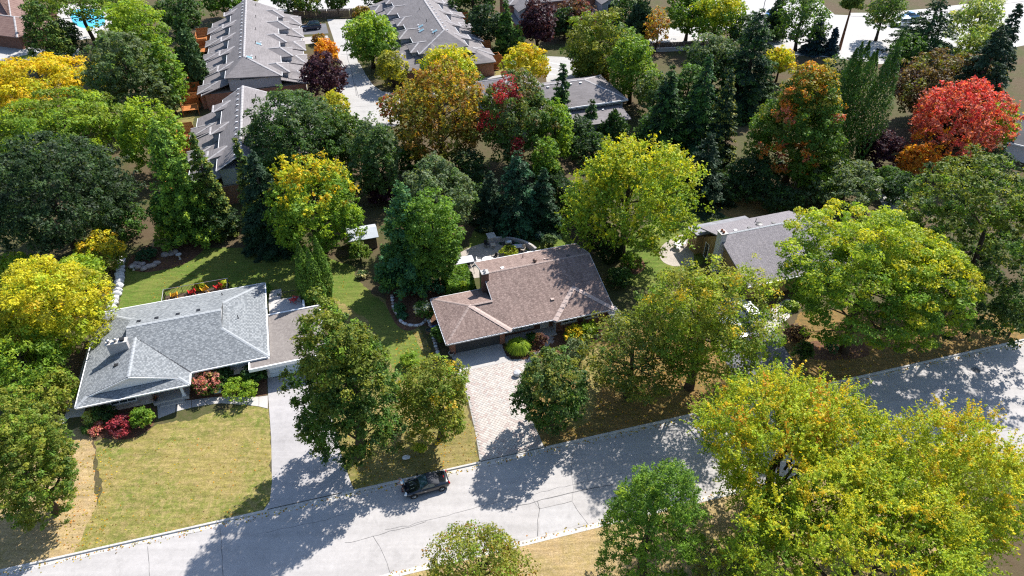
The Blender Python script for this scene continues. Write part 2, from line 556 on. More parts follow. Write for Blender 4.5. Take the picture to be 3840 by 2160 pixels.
MT['gravel'] = m_ground('gravel', (0.34, 0.32, 0.30), (0.26, 0.25, 0.235), (0.5, 0.48, 0.46), 0.6, 7, 30, 0.95, 0.8, 0.04, 0.6)
MT['white_gravel'] = m_ground('white_gravel', (0.62, 0.61, 0.60), (0.55, 0.53, 0.51), (0.75, 0.74, 0.73), 0.6, 7, 30, 0.95, 0.8, 0.04, 0.6)
MT['road'] = m_asphalt('worn_asphalt', (0.352, 0.335, 0.328), 0.06, 0.07)
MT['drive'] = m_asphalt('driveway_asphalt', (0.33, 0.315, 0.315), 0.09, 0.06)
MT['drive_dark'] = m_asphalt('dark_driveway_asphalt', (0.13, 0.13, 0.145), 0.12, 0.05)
MT['lane'] = m_asphalt('lane_concrete', (0.35, 0.34, 0.33), 0.06, 0.04)
MT['arterial'] = m_asphalt('arterial_concrete', (0.38, 0.37, 0.365), 0.06, 0.04)
MT['patch'] = m_asphalt('asphalt_patch', (0.365, 0.352, 0.35), 0.05, 0.03)
MT['line_white'] = m_plain('road_paint', (0.72, 0.72, 0.72), 0.7, 0.2)
ROAD_Z = -0.12

def KU(x): return 40.12 + 0.2675 * x
def KL(x): return 30.72 + 0.2580 * x

# ground: two sheets with the street sunk between them
gm = MB()
KUp = [(x, KU(x)) for x in (-900, -60, -30, 0, 30, 60, 900)]
gm.poly([(x, y, 0) for x, y in KUp] + [(1200, 1800, 0), (-1200, 1800, 0)])
corner = [(37.0, KL(37.0)), (40.2, KL(37) + 0.55), (42.6, KL(37) + 0.1), (44.0, KL(37) - 1.2), (44.8, KL(37) - 3.0), (45.8, KL(37) - 6.6), (60, KL(37) - 58), (60, -300)]
KLp = [(-900, KL(-900)), (-40, KL(-40)), (-10, KL(-10)), (15, KL(15))] + corner
gm.poly([(x, y, 0) for x, y in KLp][::-1] + [(-900, -300, 0)][::-1])
gm.poly([(62, KU(62) - 9.5, 0), (1200, KU(1200) - 9.5, 0), (1200, -300, 0), (76, -300, 0), (56.5, 30, 0)][::-1])
ground = gm.build('ground', MT['ground'])
for p in ground.data.polygons:
    if p.normal.z < 0: p.flip()
ground['kind'] = 'structure'
road = MB().poly([(-900, -260, ROAD_Z), (900, -260, ROAD_Z), (900, 340, ROAD_Z), (-900, -150, ROAD_Z)]).build('road', MT['road'])
if road.data.polygons[0].normal.z < 0: road.data.flip_normals()
road['kind'] = 'structure'

# kerbs: cast pieces end to end, lowered where a driveway crosses
def kerb_run(pts, drops, side):
    L = 0.0
    for (a, b) in zip(pts[:-1], pts[1:]):
        a = np.array(a, float); b = np.array(b, float); d = b - a; ln = np.hypot(*d); d /= ln
        n = np.array([-d[1], d[0]]) * side
        k = max(1, int(round(ln / 3.0)))
        for i in range(k):
            p = a + d * (ln * i / k + 0.008); q = a + d * (ln * (i + 1) / k - 0.008)
            mid = (p + q) / 2
            low = any(x0 < mid[0] < x1 for x0, x1 in drops)
            top = 0.012 if not low else -0.06
            m = MB()
            i0, i1 = p + n * 0.03, q + n * 0.03          # back of the kerb, against the lawn
            f0, f1 = p - n * 0.17, q - n * 0.17
            g0, g1 = p - n * 0.52, q - n * 0.52
            m.hexa([(*f0, ROAD_Z - .05), (*f1, ROAD_Z - .05), (*i1, ROAD_Z - .05), (*i0, ROAD_Z - .05),
                    (*(f0 + n * .03), top), (*(f1 + n * .03), top), (*i1, top), (*i0, top)])
            m.hexa([(*g0, ROAD_Z - .05), (*g1, ROAD_Z - .05), (*f1, ROAD_Z - .05), (*f0, ROAD_Z - .05),
                    (*g0, ROAD_Z + .006), (*g1, ROAD_Z + .006), (*f1, ROAD_Z + .014), (*f0, ROAD_Z + .014)])
            m.build('kerb_stone', MT['kerb'], road)
GD = (at(985, 1915)[0], at(1322, 1838)[0]); BD = (at(1800, 1728)[0], at(2040, 1673)[0]); RD = (at(2790, 1510)[0], at(3010, 1462)[0])
kerb_run([(x, KU(x)) for x in np.arange(-57, 75, 12)], [GD, BD, RD], 1)
kerb_run([(x, KL(x)) for x in (-33, -21, -9, 3, 15, 27, 37)] + corner[1:6] + [(49.6, 20)], [], -1)

# cracks, seams and a patch in the street
def strip(name, spts, w, mat, z, parent, taper=True, jitter=0.0, seed=0):
    rng = np.random.default_rng(seed)
    P = []
    for a, b in zip(spts[:-1], spts[1:]):
        n = max(1, int(math.hypot(b[0] - a[0], b[1] - a[1]) / 22))
        for i in range(n): P.append((a[0] + (b[0] - a[0]) * i / n, a[1] + (b[1] - a[1]) * i / n))
    P.append(spts[-1])
    W = [at(x + rng.normal() * jitter, y + rng.normal() * jitter, z)[:2] for x, y in P]
    m = MB(); N = len(W)
    for i, p in enumerate(W):
        d = W[min(i + 1, N - 1)] - W[max(i - 1, 0)]; d = d / (np.hypot(*d) + 1e-9); n = np.array([-d[1], d[0]])
        ww = w * (0.6 + 0.8 * rng.random()) * 0.5
        m.vert((*(p - n * ww), z)); m.vert((*(p + n * ww), z))
    for i in range(N - 1): m.f.append((2 * i, 2 * i + 2, 2 * i + 3, 2 * i + 1))
    return m.build(name, mat, parent)
zc_ = ROAD_Z + 0.008
sd = 0
for sp, w in [([(553, 2048), (556, 2090), (560, 2140), (562, 2200)], .05), ([(824, 1968), (828, 2020), (832, 2090), (836, 2170)], .05),
              ([(1440, 1990), (1630, 1945), (1820, 1893), (2010, 1850), (2160, 1815), (2330, 1776)], .035),
              ([(2017, 1880), (2021, 1908), (2019, 1950), (2018, 2010)], .07), ([(1990, 1855), (2010, 1890), (2022, 1908)], .04),
              ([(2146, 1880), (2170, 1915), (2190, 1945), (2205, 1965)], .05), ([(2148, 1700), (2142, 1760), (2150, 1830), (2146, 1880)], .03),
              ([(2180, 1700), (2195, 1750), (2205, 1800)], .03), ([(2021, 1908), (2085, 1894), (2146, 1880)], .045),
              ([(1400, 2010), (1425, 2050), (1450, 2110), (1468, 2160)], .04), ([(1510, 1880), (1530, 1905), (1540, 1925)], .03),
              ([(1890, 1910), (1960, 1895), (2060, 1865), (2180, 1840), (2300, 1818)], .09), ([(1290, 2040), (1440, 2000), (1600, 1955)], .05),
              ([(1520, 2160), (1560, 2135), (1600, 2128)], .04), ([(2030, 2015), (2110, 1998), (2200, 1968)], .07),
              ([(3560, 1500), (3640, 1530), (3720, 1540), (3760, 1575)], .04), ([(3640, 1480), (3680, 1510)], .04), ([(3690, 1640), (3760, 1615), (3830, 1600)], .05),
              ([(300, 2085), (520, 2040), (760, 1990)], .03), ([(1000, 1995), (1200, 1955), (1290, 1930)], .03)]:
    sd += 1
    strip('road_crack', sp, w * .7, MT['tar'], zc_, road, jitter=1.6, seed=sd)
poly_obj('road_patch', [at(x, y, ROAD_Z)[:2] for x, y in ((2024, 1910), (2144, 1884), (2198, 1962), (2026, 2004))], MT['patch'], ROAD_Z + 0.004, road)
# manhole on the right
mh = at(3660, 1388, ROAD_Z)
MB().lathe((mh[0], mh[1], ROAD_Z + .004), [(0.42, 0), (0.42, 0.012), (0.36, 0.012), (0.36, 0.006), (0.01, 0.006)], 20).build('manhole_cover', MT['tar'], road)

# lawns and beds, each its own sheet a few millimetres above the ground
kline = lambda x: (x, KU(x) + 0.035)
def wpts(sp, z=0): return [tuple(at(x, y, z)[:2]) for x, y in sp]
_lr = np.random.default_rng(12)
def lawn(pts, mat, z):
    """lawn with a ragged edge, except where it meets the kerb"""
    out = []
    for a, b in zip(pts, pts[1:] + pts[:1]):
        a, b = np.array(a, float), np.array(b, float); L = np.hypot(*(b - a)); n = int(np.clip(L / .35, 1, 120))
        kerbed = abs(a[1] - KU(a[0])) < .12 and abs(b[1] - KU(b[0])) < .12 or abs(a[1] - KL(a[0])) < .12 and abs(b[1] - KL(b[0])) < .12
        for i in range(n):
            q = a + (b - a) * i / n
            if not kerbed and i: q = q + _lr.normal(size=2) * .07 + (b - a) / L * 0 + np.array([(b - a)[1], -(b - a)[0]]) / L * math.sin(i * .9 + L) * .05
            out.append((q[0], q[1]))
    return poly_obj('lawn', out, mat, z)
xg0, xg1 = at(990, 1915)[0], at(1326, 1838)[0]
lawn([kline(-70), kline(-33.5)] + wpts([(352, 1800), (350, 1640), (300, 1600), (150, 1660), (-400, 1500), (-700, 1700)]), MT['lawn_tan'], .004)
lawn([kline(-35.6), kline(-28), kline(xg0)] + wpts([(1012, 1880), (1019, 1820), (1016, 1640), (1007, 1532), (960, 1518), (900, 1522), (800, 1545), (720, 1575), (590, 1590), (555, 1618), (500, 1640), (400, 1642), (352, 1655), (362, 1720), (385, 1840)]), MT['lawn_dry'], .008)
lawn([kline(xg1 + .1), kline(-8), kline(BD[0] - .1)] + wpts([(1782, 1640), (1745, 1500), (1700, 1420), (1640, 1400), (1610, 1300), (1560, 1200), (1480, 1130), (1320, 1080), (1230, 1090), (1230, 1300), (1240, 1500), (1290, 1740)]), MT['lawn_mid'], .004)
lawn(wpts([(1460, 1160), (1540, 1230), (1600, 1350), (1630, 1420), (1500, 1420), (1440, 1330), (1380, 1200), (1240, 1110), (1240, 1040), (1330, 1040)]), MT['lawn_green'], .008)
lawn(wpts([(440, 1170), (480, 985), (560, 960), (760, 930), (1000, 930), (1200, 960), (1330, 1000), (1340, 1080), (1230, 1120), (1000, 1200), (700, 1250)]), MT['lawn_green'], .004)
lawn([kline(BD[1] + .1), kline(14), kline(RD[0] - .1)] + wpts([(2740, 1394), (2690, 1300), (2500, 1200), (2330, 1200), (2200, 1260), (2120, 1330), (2010, 1420), (1985, 1540), (2020, 1640)]), MT['lawn_leafy'], .004)
lawn(wpts([(2150, 1310), (2260, 1290), (2270, 1400), (2220, 1560), (2160, 1610), (2110, 1600), (2180, 1450)]), MT['lawn_mid'], .008)
lawn([kline(RD[1] + .1), kline(48), kline(80)] + wpts([(3990, 1150), (3700, 1180), (3300, 1150), (3000, 1170), (2940, 1280)]), MT['lawn_leafy'], .004)
lawn([(x, KL(x) - 0.04) for x in (-25, 0, 20, 37)][::-1] + [(-20, 5), (30, 8)], MT['lawn_tan'], .004)
lawn(wpts([(1760, 900), (1800, 820), (1950, 830), (2100, 810), (2130, 870), (2180, 990), (1960, 1020), (1740, 1010)]), MT['lawn_green'], .004)
lawn(wpts([(2340, 900), (2460, 820), (2600, 740), (2900, 740), (2960, 800), (2700, 900), (2620, 1000), (2450, 1090), (2330, 1060)]), MT['lawn_green'], .004)
lawn(wpts([(2580, 780), (2800, 740), (2920, 780), (2820, 830)]), MT['lawn_leafy'], .008)
lawn(wpts([(2010, 590), (2090, 590), (2120, 650), (2030, 660)]), MT['lawn_green'], .004)
lawn(wpts([(1830, 60), (1930, 60), (1980, 200), (1960, 330), (1850, 330), (1870, 180)]), MT['lawn_mid'], .004)
lawn(wpts([(600, 430), (720, 280), (760, 300), (720, 480), (680, 620)]), MT['lawn_mid'], .004)
sheet('flower_bed', [(480, 985), (520, 935), (620, 900), (790, 880), (770, 930), (690, 990), (560, 1020), (490, 1010)], MT['mulch'], .010, 3)
sheet('flower_bed', [(560, 920), (640, 880), (780, 875), (770, 895), (700, 905), (640, 925)], MT['lawn_tan'], .014, 3)
sheet('flower_bed', [(330, 1610), (315, 1560), (560, 1520), (580, 1580), (540, 1625), (470, 1648), (380, 1640)], MT['mulch'], .014, 3)
sheet('flower_bed', [(700, 1500), (720, 1440), (1000, 1400), (1000, 1480), (900, 1500), (760, 1510)], MT['mulch'], .014, 0)
sheet('flower_bed', [(1500, 1230), (1470, 1190), (1450, 1110), (1560, 1060), (1680, 1060), (1640, 1180), (1660, 1240), (1590, 1220), (1540, 1240)], MT['mulch'], .012, 3)
sheet('flower_bed', [(1880, 1330), (1900, 1290), (2080, 1250), (2300, 1190), (2320, 1240), (2180, 1320), (2050, 1350), (1930, 1345)], MT['mulch'], .012, 3)
sheet('flower_bed', [(2320, 1000), (2390, 960), (2420, 1000), (2380, 1030)], MT['mulch'], .010, 3)
sheet('flower_bed', [(3000, 1290), (3200, 1270), (3260, 1330), (3140, 1350), (3010, 1340)], MT['mulch'], .010, 3)
sheet('gravel_strip', [(205, 1585), (245, 1560), (300, 1420), (330, 1300), (345, 1300), (320, 1420), (265, 1560), (240, 1590)], MT['white_gravel'], .010)
sheet('gravel_strip', [(1770, 820), (1830, 815), (1900, 838), (1965, 838), (1960, 845), (1900, 848), (1820, 830)], MT['gravel'], .012)

# driveways
gdr = [kline(xg0 - .05), kline(xg1)]
gdr = gdr + wpts([(1290, 1740), (1240, 1560), (1200, 1400), (1003, 1418), (1006, 1487), (1017, 1640), (1020, 1808), (1012, 1880)])
poly_obj('driveway', gdr, MT['drive'], .012)
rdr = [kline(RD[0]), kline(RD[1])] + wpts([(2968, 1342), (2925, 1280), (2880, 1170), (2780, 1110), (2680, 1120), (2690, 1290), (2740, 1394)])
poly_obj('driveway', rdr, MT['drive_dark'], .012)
sheet('path', [(2860, 1230), (2900, 1150), (2950, 1120), (3000, 1130), (2960, 1190), (2890, 1250)], MT['concrete'], .020)
# side path of the grey house: poured slabs
def slabs(name, quads, mat, z0, z1, parent=None):
    root = None
    for q in quads:
        m = MB(); m.prism([(p[0], p[1]) for p in q], z0, z1)
        o = m.build('paving_slab', mat, root)
        if root is None:
            root = o; o.name = name; o['kind'] = 'structure'
    return root
def strip_slabs(name, left, right, n, mat, gap=0.02, z0=0.0, z1=0.04):
    """quadrilateral slabs between two polylines given in world coordinates"""
    def samp(pl, t):
        k = t * (len(pl) - 1); i = min(int(k), len(pl) - 2); f = k - i
        return np.array(pl[i]) * (1 - f) + np.array(pl[i + 1]) * f
    qs = []
    for i in range(n):
        a, b = (i + gap) / n, (i + 1 - gap) / n
        qs.append([samp(left, a), samp(left, b), samp(right, b), samp(right, a)])
    return slabs(name, qs, mat, z0, z1)
strip_slabs('path', wpts([(240, 1570), (272, 1480), (305, 1390), (338, 1270)]), wpts([(312, 1562), (335, 1480), (352, 1390), (375, 1270)]), 5, MT['concrete'])
strip_slabs('path', wpts([(592, 1570), (680, 1536), (760, 1520), (830, 1512), (900, 1517), (960, 1522), (1005, 1533)]), wpts([(588, 1505), (690, 1505), (745, 1497), (800, 1490), (880, 1488), (960, 1490), (1005, 1484)]), 8, MT['concrete'])

# brick pavers of the brown house's driveway
dB = [FB.l(p) for p in wpts([(1806.7, 1728), (2035, 1673)])]
drive_poly = [FB.l(kline(BD[0])), FB.l(kline(BD[1])), FB.l(at(1990, 1560)), FB.l(at(1950, 1450)), FB.l(at(1960, 1400)), FB.l(at(2010, 1345)), FB.l(at(2085, 1280)),
              (12.3, 1.9), (10.6, 1.9), (9.6, -1.2), (8.0, -2.0), (6.4, -1.7), (6.2, .9), (0.55, .9), (0.55, -2), (0.7, -5.5), (0.3, -10)]
pv = MB(); pv.poly([(u, v, .006) for u, v in drive_poly])
driveway = pv.build('driveway', MT['gravel'])
if driveway.data.polygons[0].normal.z < 0: driveway.data.flip_normals()
driveway.location = FB.o; driveway.rotation_euler = (0, 0, FB.a); driveway['kind'] = 'structure'
def inside(p, poly):
    c = False; j = len(poly) - 1
    for i in range(len(poly)):
        if (poly[i][1] > p[1]) != (poly[j][1] > p[1]) and p[0] < (poly[j][0] - poly[i][0]) * (p[1] - poly[i][1]) / (poly[j][1] - poly[i][1]) + poly[i][0]:
            c = not c
        j = i
    return c
paver_m = [m_plain('paver_%s' % n, c, 0.85, 0.2, var=0.18, scale=9) for n, c in
           (('sand', (0.40, 0.36, 0.33)), ('rose', (0.36, 0.30, 0.275)), ('pale', (0.43, 0.395, 0.365)), ('grey', (0.375, 0.35, 0.33)))]
def paver_mesh(i):
    a = .128; m = MB()
    m.hexa([(-a, -a, 0), (a, -a, 0), (a, a, 0), (-a, a, 0), (-a + .008, -a + .008, .03), (a - .008, -a + .008, .03), (a - .008, a - .008, .03), (-a + .008, a - .008, .03)])
    me = bpy.data.meshes.new('paver'); me.from_pydata(m.v, [], m.f); me.materials.append(paver_m[i]); me.update()
    return me
paver_me = [paver_mesh(i) for i in range(4)]
rngp = random.Random(5)
spots = []
for i in range(-90, 90):
    for j in range(-90, 90):
        u, v = (i - j) * .265 * .7071 + 3, (i + j) * .265 * .7071 - 6
        if inside((u, v), drive_poly) and all(inside((u + du, v + dv), drive_poly) for du, dv in ((.17, 0), (-.17, 0), (0, .17), (0, -.17))):
            spots.append((u, v))
spots.sort(key=lambda s: s[1])
rest = [MB() for _ in range(4)]
for n_, (u, v) in enumerate(spots):
    edge = not inside((u + .5, v), drive_poly) or not inside((u - .5, v), drive_poly) or v < -13
    k = 1 if edge and rngp.random() < .75 else rngp.choice((0, 0, 2, 2, 3, 1))
    if n_ < 300:
        o = bpy.data.objects.new('paver', paver_me[k]); COL.objects.link(o); o.parent = driveway
        o.location = (u, v, .004 + rngp.random() * .006); o.rotation_euler = (rngp.uniform(-.01, .01), rngp.uniform(-.01, .01), math.radians(45) + rngp.uniform(-.02, .02))
    else:
        c, s_ = math.cos(math.radians(45)), math.sin(math.radians(45)); z = .004 + rngp.random() * .006
        me = paver_me[k]; b = len(rest[k].v)
        for q in me.vertices: rest[k].v.append((u + q.co.x * c - q.co.y * s_, v + q.co.x * s_ + q.co.y * c, q.co.z + z))
        for p in me.polygons: rest[k].f.append(tuple(b + x for x in p.vertices))
for k in range(4):
    o = rest[k].build('pavers', paver_m[k], driveway); o['kind'] = 'stuff'
# darker concrete apron before the garage door
part('apron', MT['concrete'], driveway, lambda m: m.box(0.75, 6.1, -1.9, .88, .034, .046))

# townhouse lane, its parking pads and the street beyond the fence
sheet('lane', [(1226, 72), (1330, 72), (1322, 170), (1345, 240), (1375, 285), (1398, 318), (1432, 342), (1500, 352), (1500, 470), (1300, 500), (1180, 480), (1200, 420), (1262, 398), (1262, 330), (1276, 240), (1252, 150)], MT['lane'], .004)
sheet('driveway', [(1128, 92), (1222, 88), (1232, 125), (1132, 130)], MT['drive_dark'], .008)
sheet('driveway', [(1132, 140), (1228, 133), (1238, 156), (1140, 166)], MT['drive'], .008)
sheet('street', [(820, -40), (1500, -40), (1440, 35), (1380, 37), (1130, 44), (860, 40)], MT['arterial'], .004)
for x0, y0, x1, y1 in ((1300, 330, 1310, 480), (1240, 150, 1310, 300)):
    pass
lane_o = bpy.data.objects['lane']
for sp in ([(1293, 90), (1300, 200), (1325, 300), (1338, 360)], [(1280, 205), (1330, 203)], [(1300, 255), (1352, 250)], [(1285, 405), (1340, 400), (1400, 398), (1440, 375)], [(1330, 310), (1345, 365)]):
    sd += 1
    strip('joint', sp, .09, MT['tar'], .010, lane_o, jitter=1.0, seed=sd)
strip('kerb', [(1345, 235), (1372, 285), (1398, 322), (1432, 346)], .25, MT['kerb'], .03, lane_o, seed=99)
strip('manhole_ring', [(1296, 132), (1306, 131)], .3, MT['tar'], .010, lane_o, seed=98)
sheet('path', [(1590, 320), (1760, 300), (1880, 280), (1960, 285), (1860, 305), (1700, 345), (1600, 380)], MT['lane'], .006)
# lane and parking to the right of the townhouses
sheet('parking_lot', [(2040, 210), (2150, 215), (2190, 230), (2230, 300), (2150, 330), (2050, 310)], MT['lane'], .006)
lot = bpy.data.objects['parking_lot']
for sp in ([(2052, 232), (2105, 243)], [(2050, 252), (2100, 262)], [(2050, 275), (2095, 282)]):
    sd += 1; strip('bay_line', sp, .18, MT['line_white'], .012, lot, seed=sd)
sheet('street', [(2420, 110), (2640, 90), (2660, 165), (2560, 172), (2440, 178)], MT['arterial'], .006)
# arterial road at the top right, with its junction
ART = [(2560, 40), (2760, -60), (3000, -60), (3130, 55), (3300, 62), (3480, 50), (3840, 5), (4300, -40), (4400, 120), (3840, 170), (3560, 230), (3300, 240), (3120, 215), (2960, 205), (2860, 150), (2700, 110)]
sheet('road', ART, MT['arterial'], .008)
art = bpy.data.objects['road.001']
for sp in ([(2880, 60), (2960, 130), (3060, 175)], [(2905, 30), (2990, 80), (3100, 110)], [(3160, 120), (3400, 118), (3800, 80)], [(3000, 165), (3170, 168), (3420, 160), (3800, 118)]):
    for a, b in zip(sp[:-1], sp[1:]):
        n = int(math.hypot(b[0] - a[0], b[1] - a[1]) / 26)
        for i in range(n):
            f0, f1 = i / n, (i + .55) / n
            strip('lane_line', [(a[0] + (b[0] - a[0]) * f0, a[1] + (b[1] - a[1]) * f0), (a[0] + (b[0] - a[0]) * f1, a[1] + (b[1] - a[1]) * f1)], .22, MT['line_white'], .014, art, seed=i)
sheet('pavement', [(3190, 60), (3300, 62), (3480, 50), (3840, 4), (3840, -12), (3480, 32), (3300, 48), (3190, 48)], MT['concrete'], .06)
lawn(wpts([(3260, 74), (3330, 70), (3330, 84), (3280, 86)]), MT['lawn_mid'], .03)
lawn(wpts([(3560, 42), (3650, 34), (3640, 50), (3570, 56)]), MT['lawn_mid'], .03)
# top-left: drive, pool
sheet('driveway', [(-80, 190), (60, 160), (140, 180), (190, 195), (300, 180), (290, 230), (170, 225), (60, 245), (40, 300), (-80, 260)], MT['lane'], .006)
lawn(wpts([(40, 215), (110, 205), (120, 212), (60, 228)]), MT['lawn_green'], .012)
sheet('driveway', [(3240, 640), (3300, 660), (3390, 640), (3400, 790), (3320, 790)], MT['lane'], .006)
t = NT('pool_water'); n_ = t.noise(t.pos(), 0.9, 4, 0.6, 1.5)
MT['pool'] = t.set(t.ramp(n_, [(0.35, (0.01, 0.26, 0.42)), (0.65, (0.05, 0.48, 0.62))]), 0.06, 0.6)
sheet('pool_deck', [(230, 20), (400, 20), (410, 120), (260, 150), (220, 90)], MT['concrete'], .010, 3)
sheet('water', [(270, 40), (360, 35), (390, 60), (385, 95), (320, 105), (275, 85)], MT['pool'], .030, 4)
# ================================================================== houses
MT['shingle'] = m_attr('grey_shingles', 0.9, 0.2, 0.06)
MT['shingle_brown'] = m_attr('brown_shingles', 0.9, 0.2, 0.08, (2.2, 0.28, 0.28))
MT['deck_under'] = m_plain('roof_deck', (0.12, 0.12, 0.125), 0.9)
MT['brown_under'] = m_plain('brown_roof_deck', (0.115, 0.075, 0.06), 0.9)
MT['cap_grey'] = m_plain('grey_ridge_cap', (0.29, 0.305, 0.32), 0.9, 0.2, var=0.2, scale=6)
MT['cap_brown'] = m_plain('brown_ridge_cap', (0.27, 0.21, 0.19), 0.9, 0.2, var=0.2, scale=6)
MT['stucco'] = m_plain('pale_stucco', (0.56, 0.56, 0.59), 0.85, 0.2, var=0.08)
MT['white_siding'] = m_siding('white_siding', (0.70, 0.71, 0.74), 0.14)
MT['brick_red'] = m_brick('red_brick', (0.30, 0.105, 0.055), (0.20, 0.065, 0.04), (0.30, 0.25, 0.21))
MT['brick_town'] = m_brick('townhouse_brick', (0.33, 0.13, 0.075), (0.26, 0.10, 0.06), (0.34, 0.27, 0.22))
MT['brick_brown'] = m_brick('brown_brick', (0.16, 0.06, 0.04), (0.11, 0.045, 0.03), (0.18, 0.14, 0.12))
MT['chimney_stone'] = m_brick('chimney_block', (0.42, 0.40, 0.40), (0.36, 0.345, 0.345), (0.30, 0.29, 0.29), 0.4, 0.19)
MT['garage_dark'] = m_siding('charcoal_garage_door', (0.055, 0.057, 0.063), 0.53, rough=0.5)
MT['garage_pale'] = m_siding('pale_blue_garage_door', (0.52, 0.60, 0.68), 0.5, rough=0.45)
MT['board'] = m_siding('board_and_batten', (0.34, 0.225, 0.10), 0.4, True)
MT['town_siding'] = m_siding('grey_siding', (0.37, 0.37, 0.395), 0.15)
MT['flat_gravel'] = m_ground('roof_gravel', (0.20, 0.178, 0.165), (0.17, 0.15, 0.14), (0.255, 0.23, 0.212), 0.5, 3, 30, 0.95, 0.5, 0.03, 0.6)
MT['teal_wall'] = m_siding('pale_green_siding', (0.22, 0.28, 0.25), 0.2)

def window(parent, u0, u1, z0, z1, v, face=(0, -1), name='window', panes=2, sill=True, frame=None):
    """window on a wall that looks along face; u runs along the wall"""
    fx, fy = face
    ax = (abs(fy), abs(fx))
    def P(a, out, z): return (a * ax[0] + (v + fx * out) * abs(fx), a * ax[1] + (v + fy * out) * abs(fy), z)
    def bx(m, a0, a1, o0, o1, za, zb):
        p, q = P(a0, o0, za), P(a1, o1, zb)
        m.box(min(p[0], q[0]), max(p[0], q[0]), min(p[1], q[1]), max(p[1], q[1]), za, zb)
    m = MB(); t = .09
    bx(m, u0 - t, u1 + t, -.02, .05, z1, z1 + t); bx(m, u0 - t, u1 + t, -.02, .05, z0 - t, z0)
    bx(m, u0 - t, u0, -.02, .05, z0, z1); bx(m, u1, u1 + t, -.02, .05, z0, z1)
    for k in range(1, panes):
        c = u0 + (u1 - u0) * k / panes
        bx(m, c - .03, c + .03, -.02, .045, z0, z1)
    w = m.build(name, frame or MT['white_paint'], parent)
    for k in range(panes):
        a0 = u0 + (u1 - u0) * k / panes + (.03 if k else 0); a1 = u0 + (u1 - u0) * (k + 1) / panes - (.03 if k < panes - 1 else 0)
        m = MB(); bx(m, a0, a1, -.03, .012, z0, z1); m.build('pane', MT['glass'], w)
    if sill:
        m = MB(); bx(m, u0 - .2, u1 + .2, -.02, .14, z0 - t - .1, z0 - t); m.build('sill', MT['kerb'], w)
    return w

def roof_vent(parent, u, v, z, rz=0.0, s=.19, mat=None):
    m = MB(); m.obox((u, v, z + .07), (s, s * .85, .05), rz); m.obox((u, v, z + .02), (s * .7, s * .6, .06), rz)
    return m.build('roof_vent', mat or MT['dark_metal'], parent)

def pipe(parent, u, v, z, h=.45, r=.05, mat=None):
    return MB().tube([(u, v, z - .1), (u, v, z + h)], r, 8).build('vent_pipe', mat or MT['dark_metal'], parent)

def gutter(parent, pts, mat, z, h=.16, w=.12, name='gutter'):
    """eaves trough along local points"""
    m = MB()
    for (a, b) in zip(pts[:-1], pts[1:]):
        d = Vector((b[0] - a[0], b[1] - a[1], 0)); L = d.length; d.normalize(); n = Vector((d.y, -d.x, 0))
        p, q = Vector((a[0], a[1], 0)), Vector((b[0], b[1], 0))
        m.hexa([p + Vector((0, 0, z - h)), q + Vector((0, 0, z - h)), q + n * w + Vector((0, 0, z - h)), p + n * w + Vector((0, 0, z - h)),
                p + Vector((0, 0, z - .012)), q + Vector((0, 0, z - .012)), q + n * w + Vector((0, 0, z - .012)), p + n * w + Vector((0, 0, z - .012))])
    return m.build(name, mat, parent)

# ------------------------------------------------------------------ grey bungalow on the left
gh = empty('grey_house', (FG.o[0], FG.o[1], 0), FG.a, 'bungalow with grey shingled hip roof, stone front and flat gravel garage roof', 'house')
E0, S0 = 2.6, 0.333
zv = lambda d: E0 + S0 * d
def fz(u, v): return (u, v, zv(v - 1.72))       # front slope
def bz(u, v): return (u, v, zv(14.4 - v))
def rz_(u, v): return (u, v, zv(17.45 - u))
def lz(u, v): return (u, v, zv(u))
def wz(u, v): return (u, v, zv(10 - u))
def kz(u, v): return (u, v, zv(v))
G_L, RV = 4.15, 8.06
planes = {
 'front': ([[fz(5, RV), fz(5, 6.72), fz(10, 1.72), fz(13.3, 1.72), fz(13.3, RV)], [fz(13.3, 1.72), fz(17.45, 1.72), fz(13.3, 5.87)], [fz(G_L, RV), fz(G_L, 5.87), fz(5, 6.72), fz(5, RV)]], (1, 0, 0)),
 'back': ([[bz(G_L, 14.4), bz(13.3, 14.4), bz(13.3, RV), bz(G_L, RV)], [bz(0, 14.4), bz(G_L, 14.4), bz(G_L, 10.25)], [bz(13.3, 14.4), bz(17.45, 14.4), bz(13.3, 10.25)]], (1, 0, 0)),
 'right': ([[rz_(17.45, 1.72), rz_(17.45, 14.4), rz_(13.3, 10.25), rz_(13.3, 5.87)]], (0, 1, 0)),
 'left': ([[lz(0, .9), lz(5, .9), lz(5, 5.87), lz(0, 5.87)], [lz(0, 0), lz(0, .9), lz(.9, .9)], [lz(0, 5.87), lz(G_L, 5.87), lz(G_L, 10.25), lz(0, 14.4)], [lz(G_L, 5.87), lz(5, 5.87), lz(5, 6.72)]], (0, 1, 0)),
 'wing': ([[wz(5, .9), wz(10, .9), wz(10, 1.72), wz(5, 6.72)], [wz(9.1, .9), wz(10, 0), wz(10, .9)]], (0, 1, 0)),
 'skirt': ([[kz(0, 0), kz(10, 0), kz(9.1, .9), kz(.9, .9)]], (1, 0, 0))}
tones_g = [(.225, .238, .25), (.21, .223, .235), (.235, .25, .262), (.155, .168, .18), (.145, .157, .17), (.165, .178, .19)]
ghr = MB()
for nm, (fs, ev) in planes.items():
    for f in fs: ghr.slab(f, .14)
ghr = ghr.build('roof', MT['deck_under'], gh)
for i, (nm, (fs, ev)) in enumerate(planes.items()):
    shingles('shingles', fs, ev, tones_g, MT['shingle'], ghr, seed=11 + i)
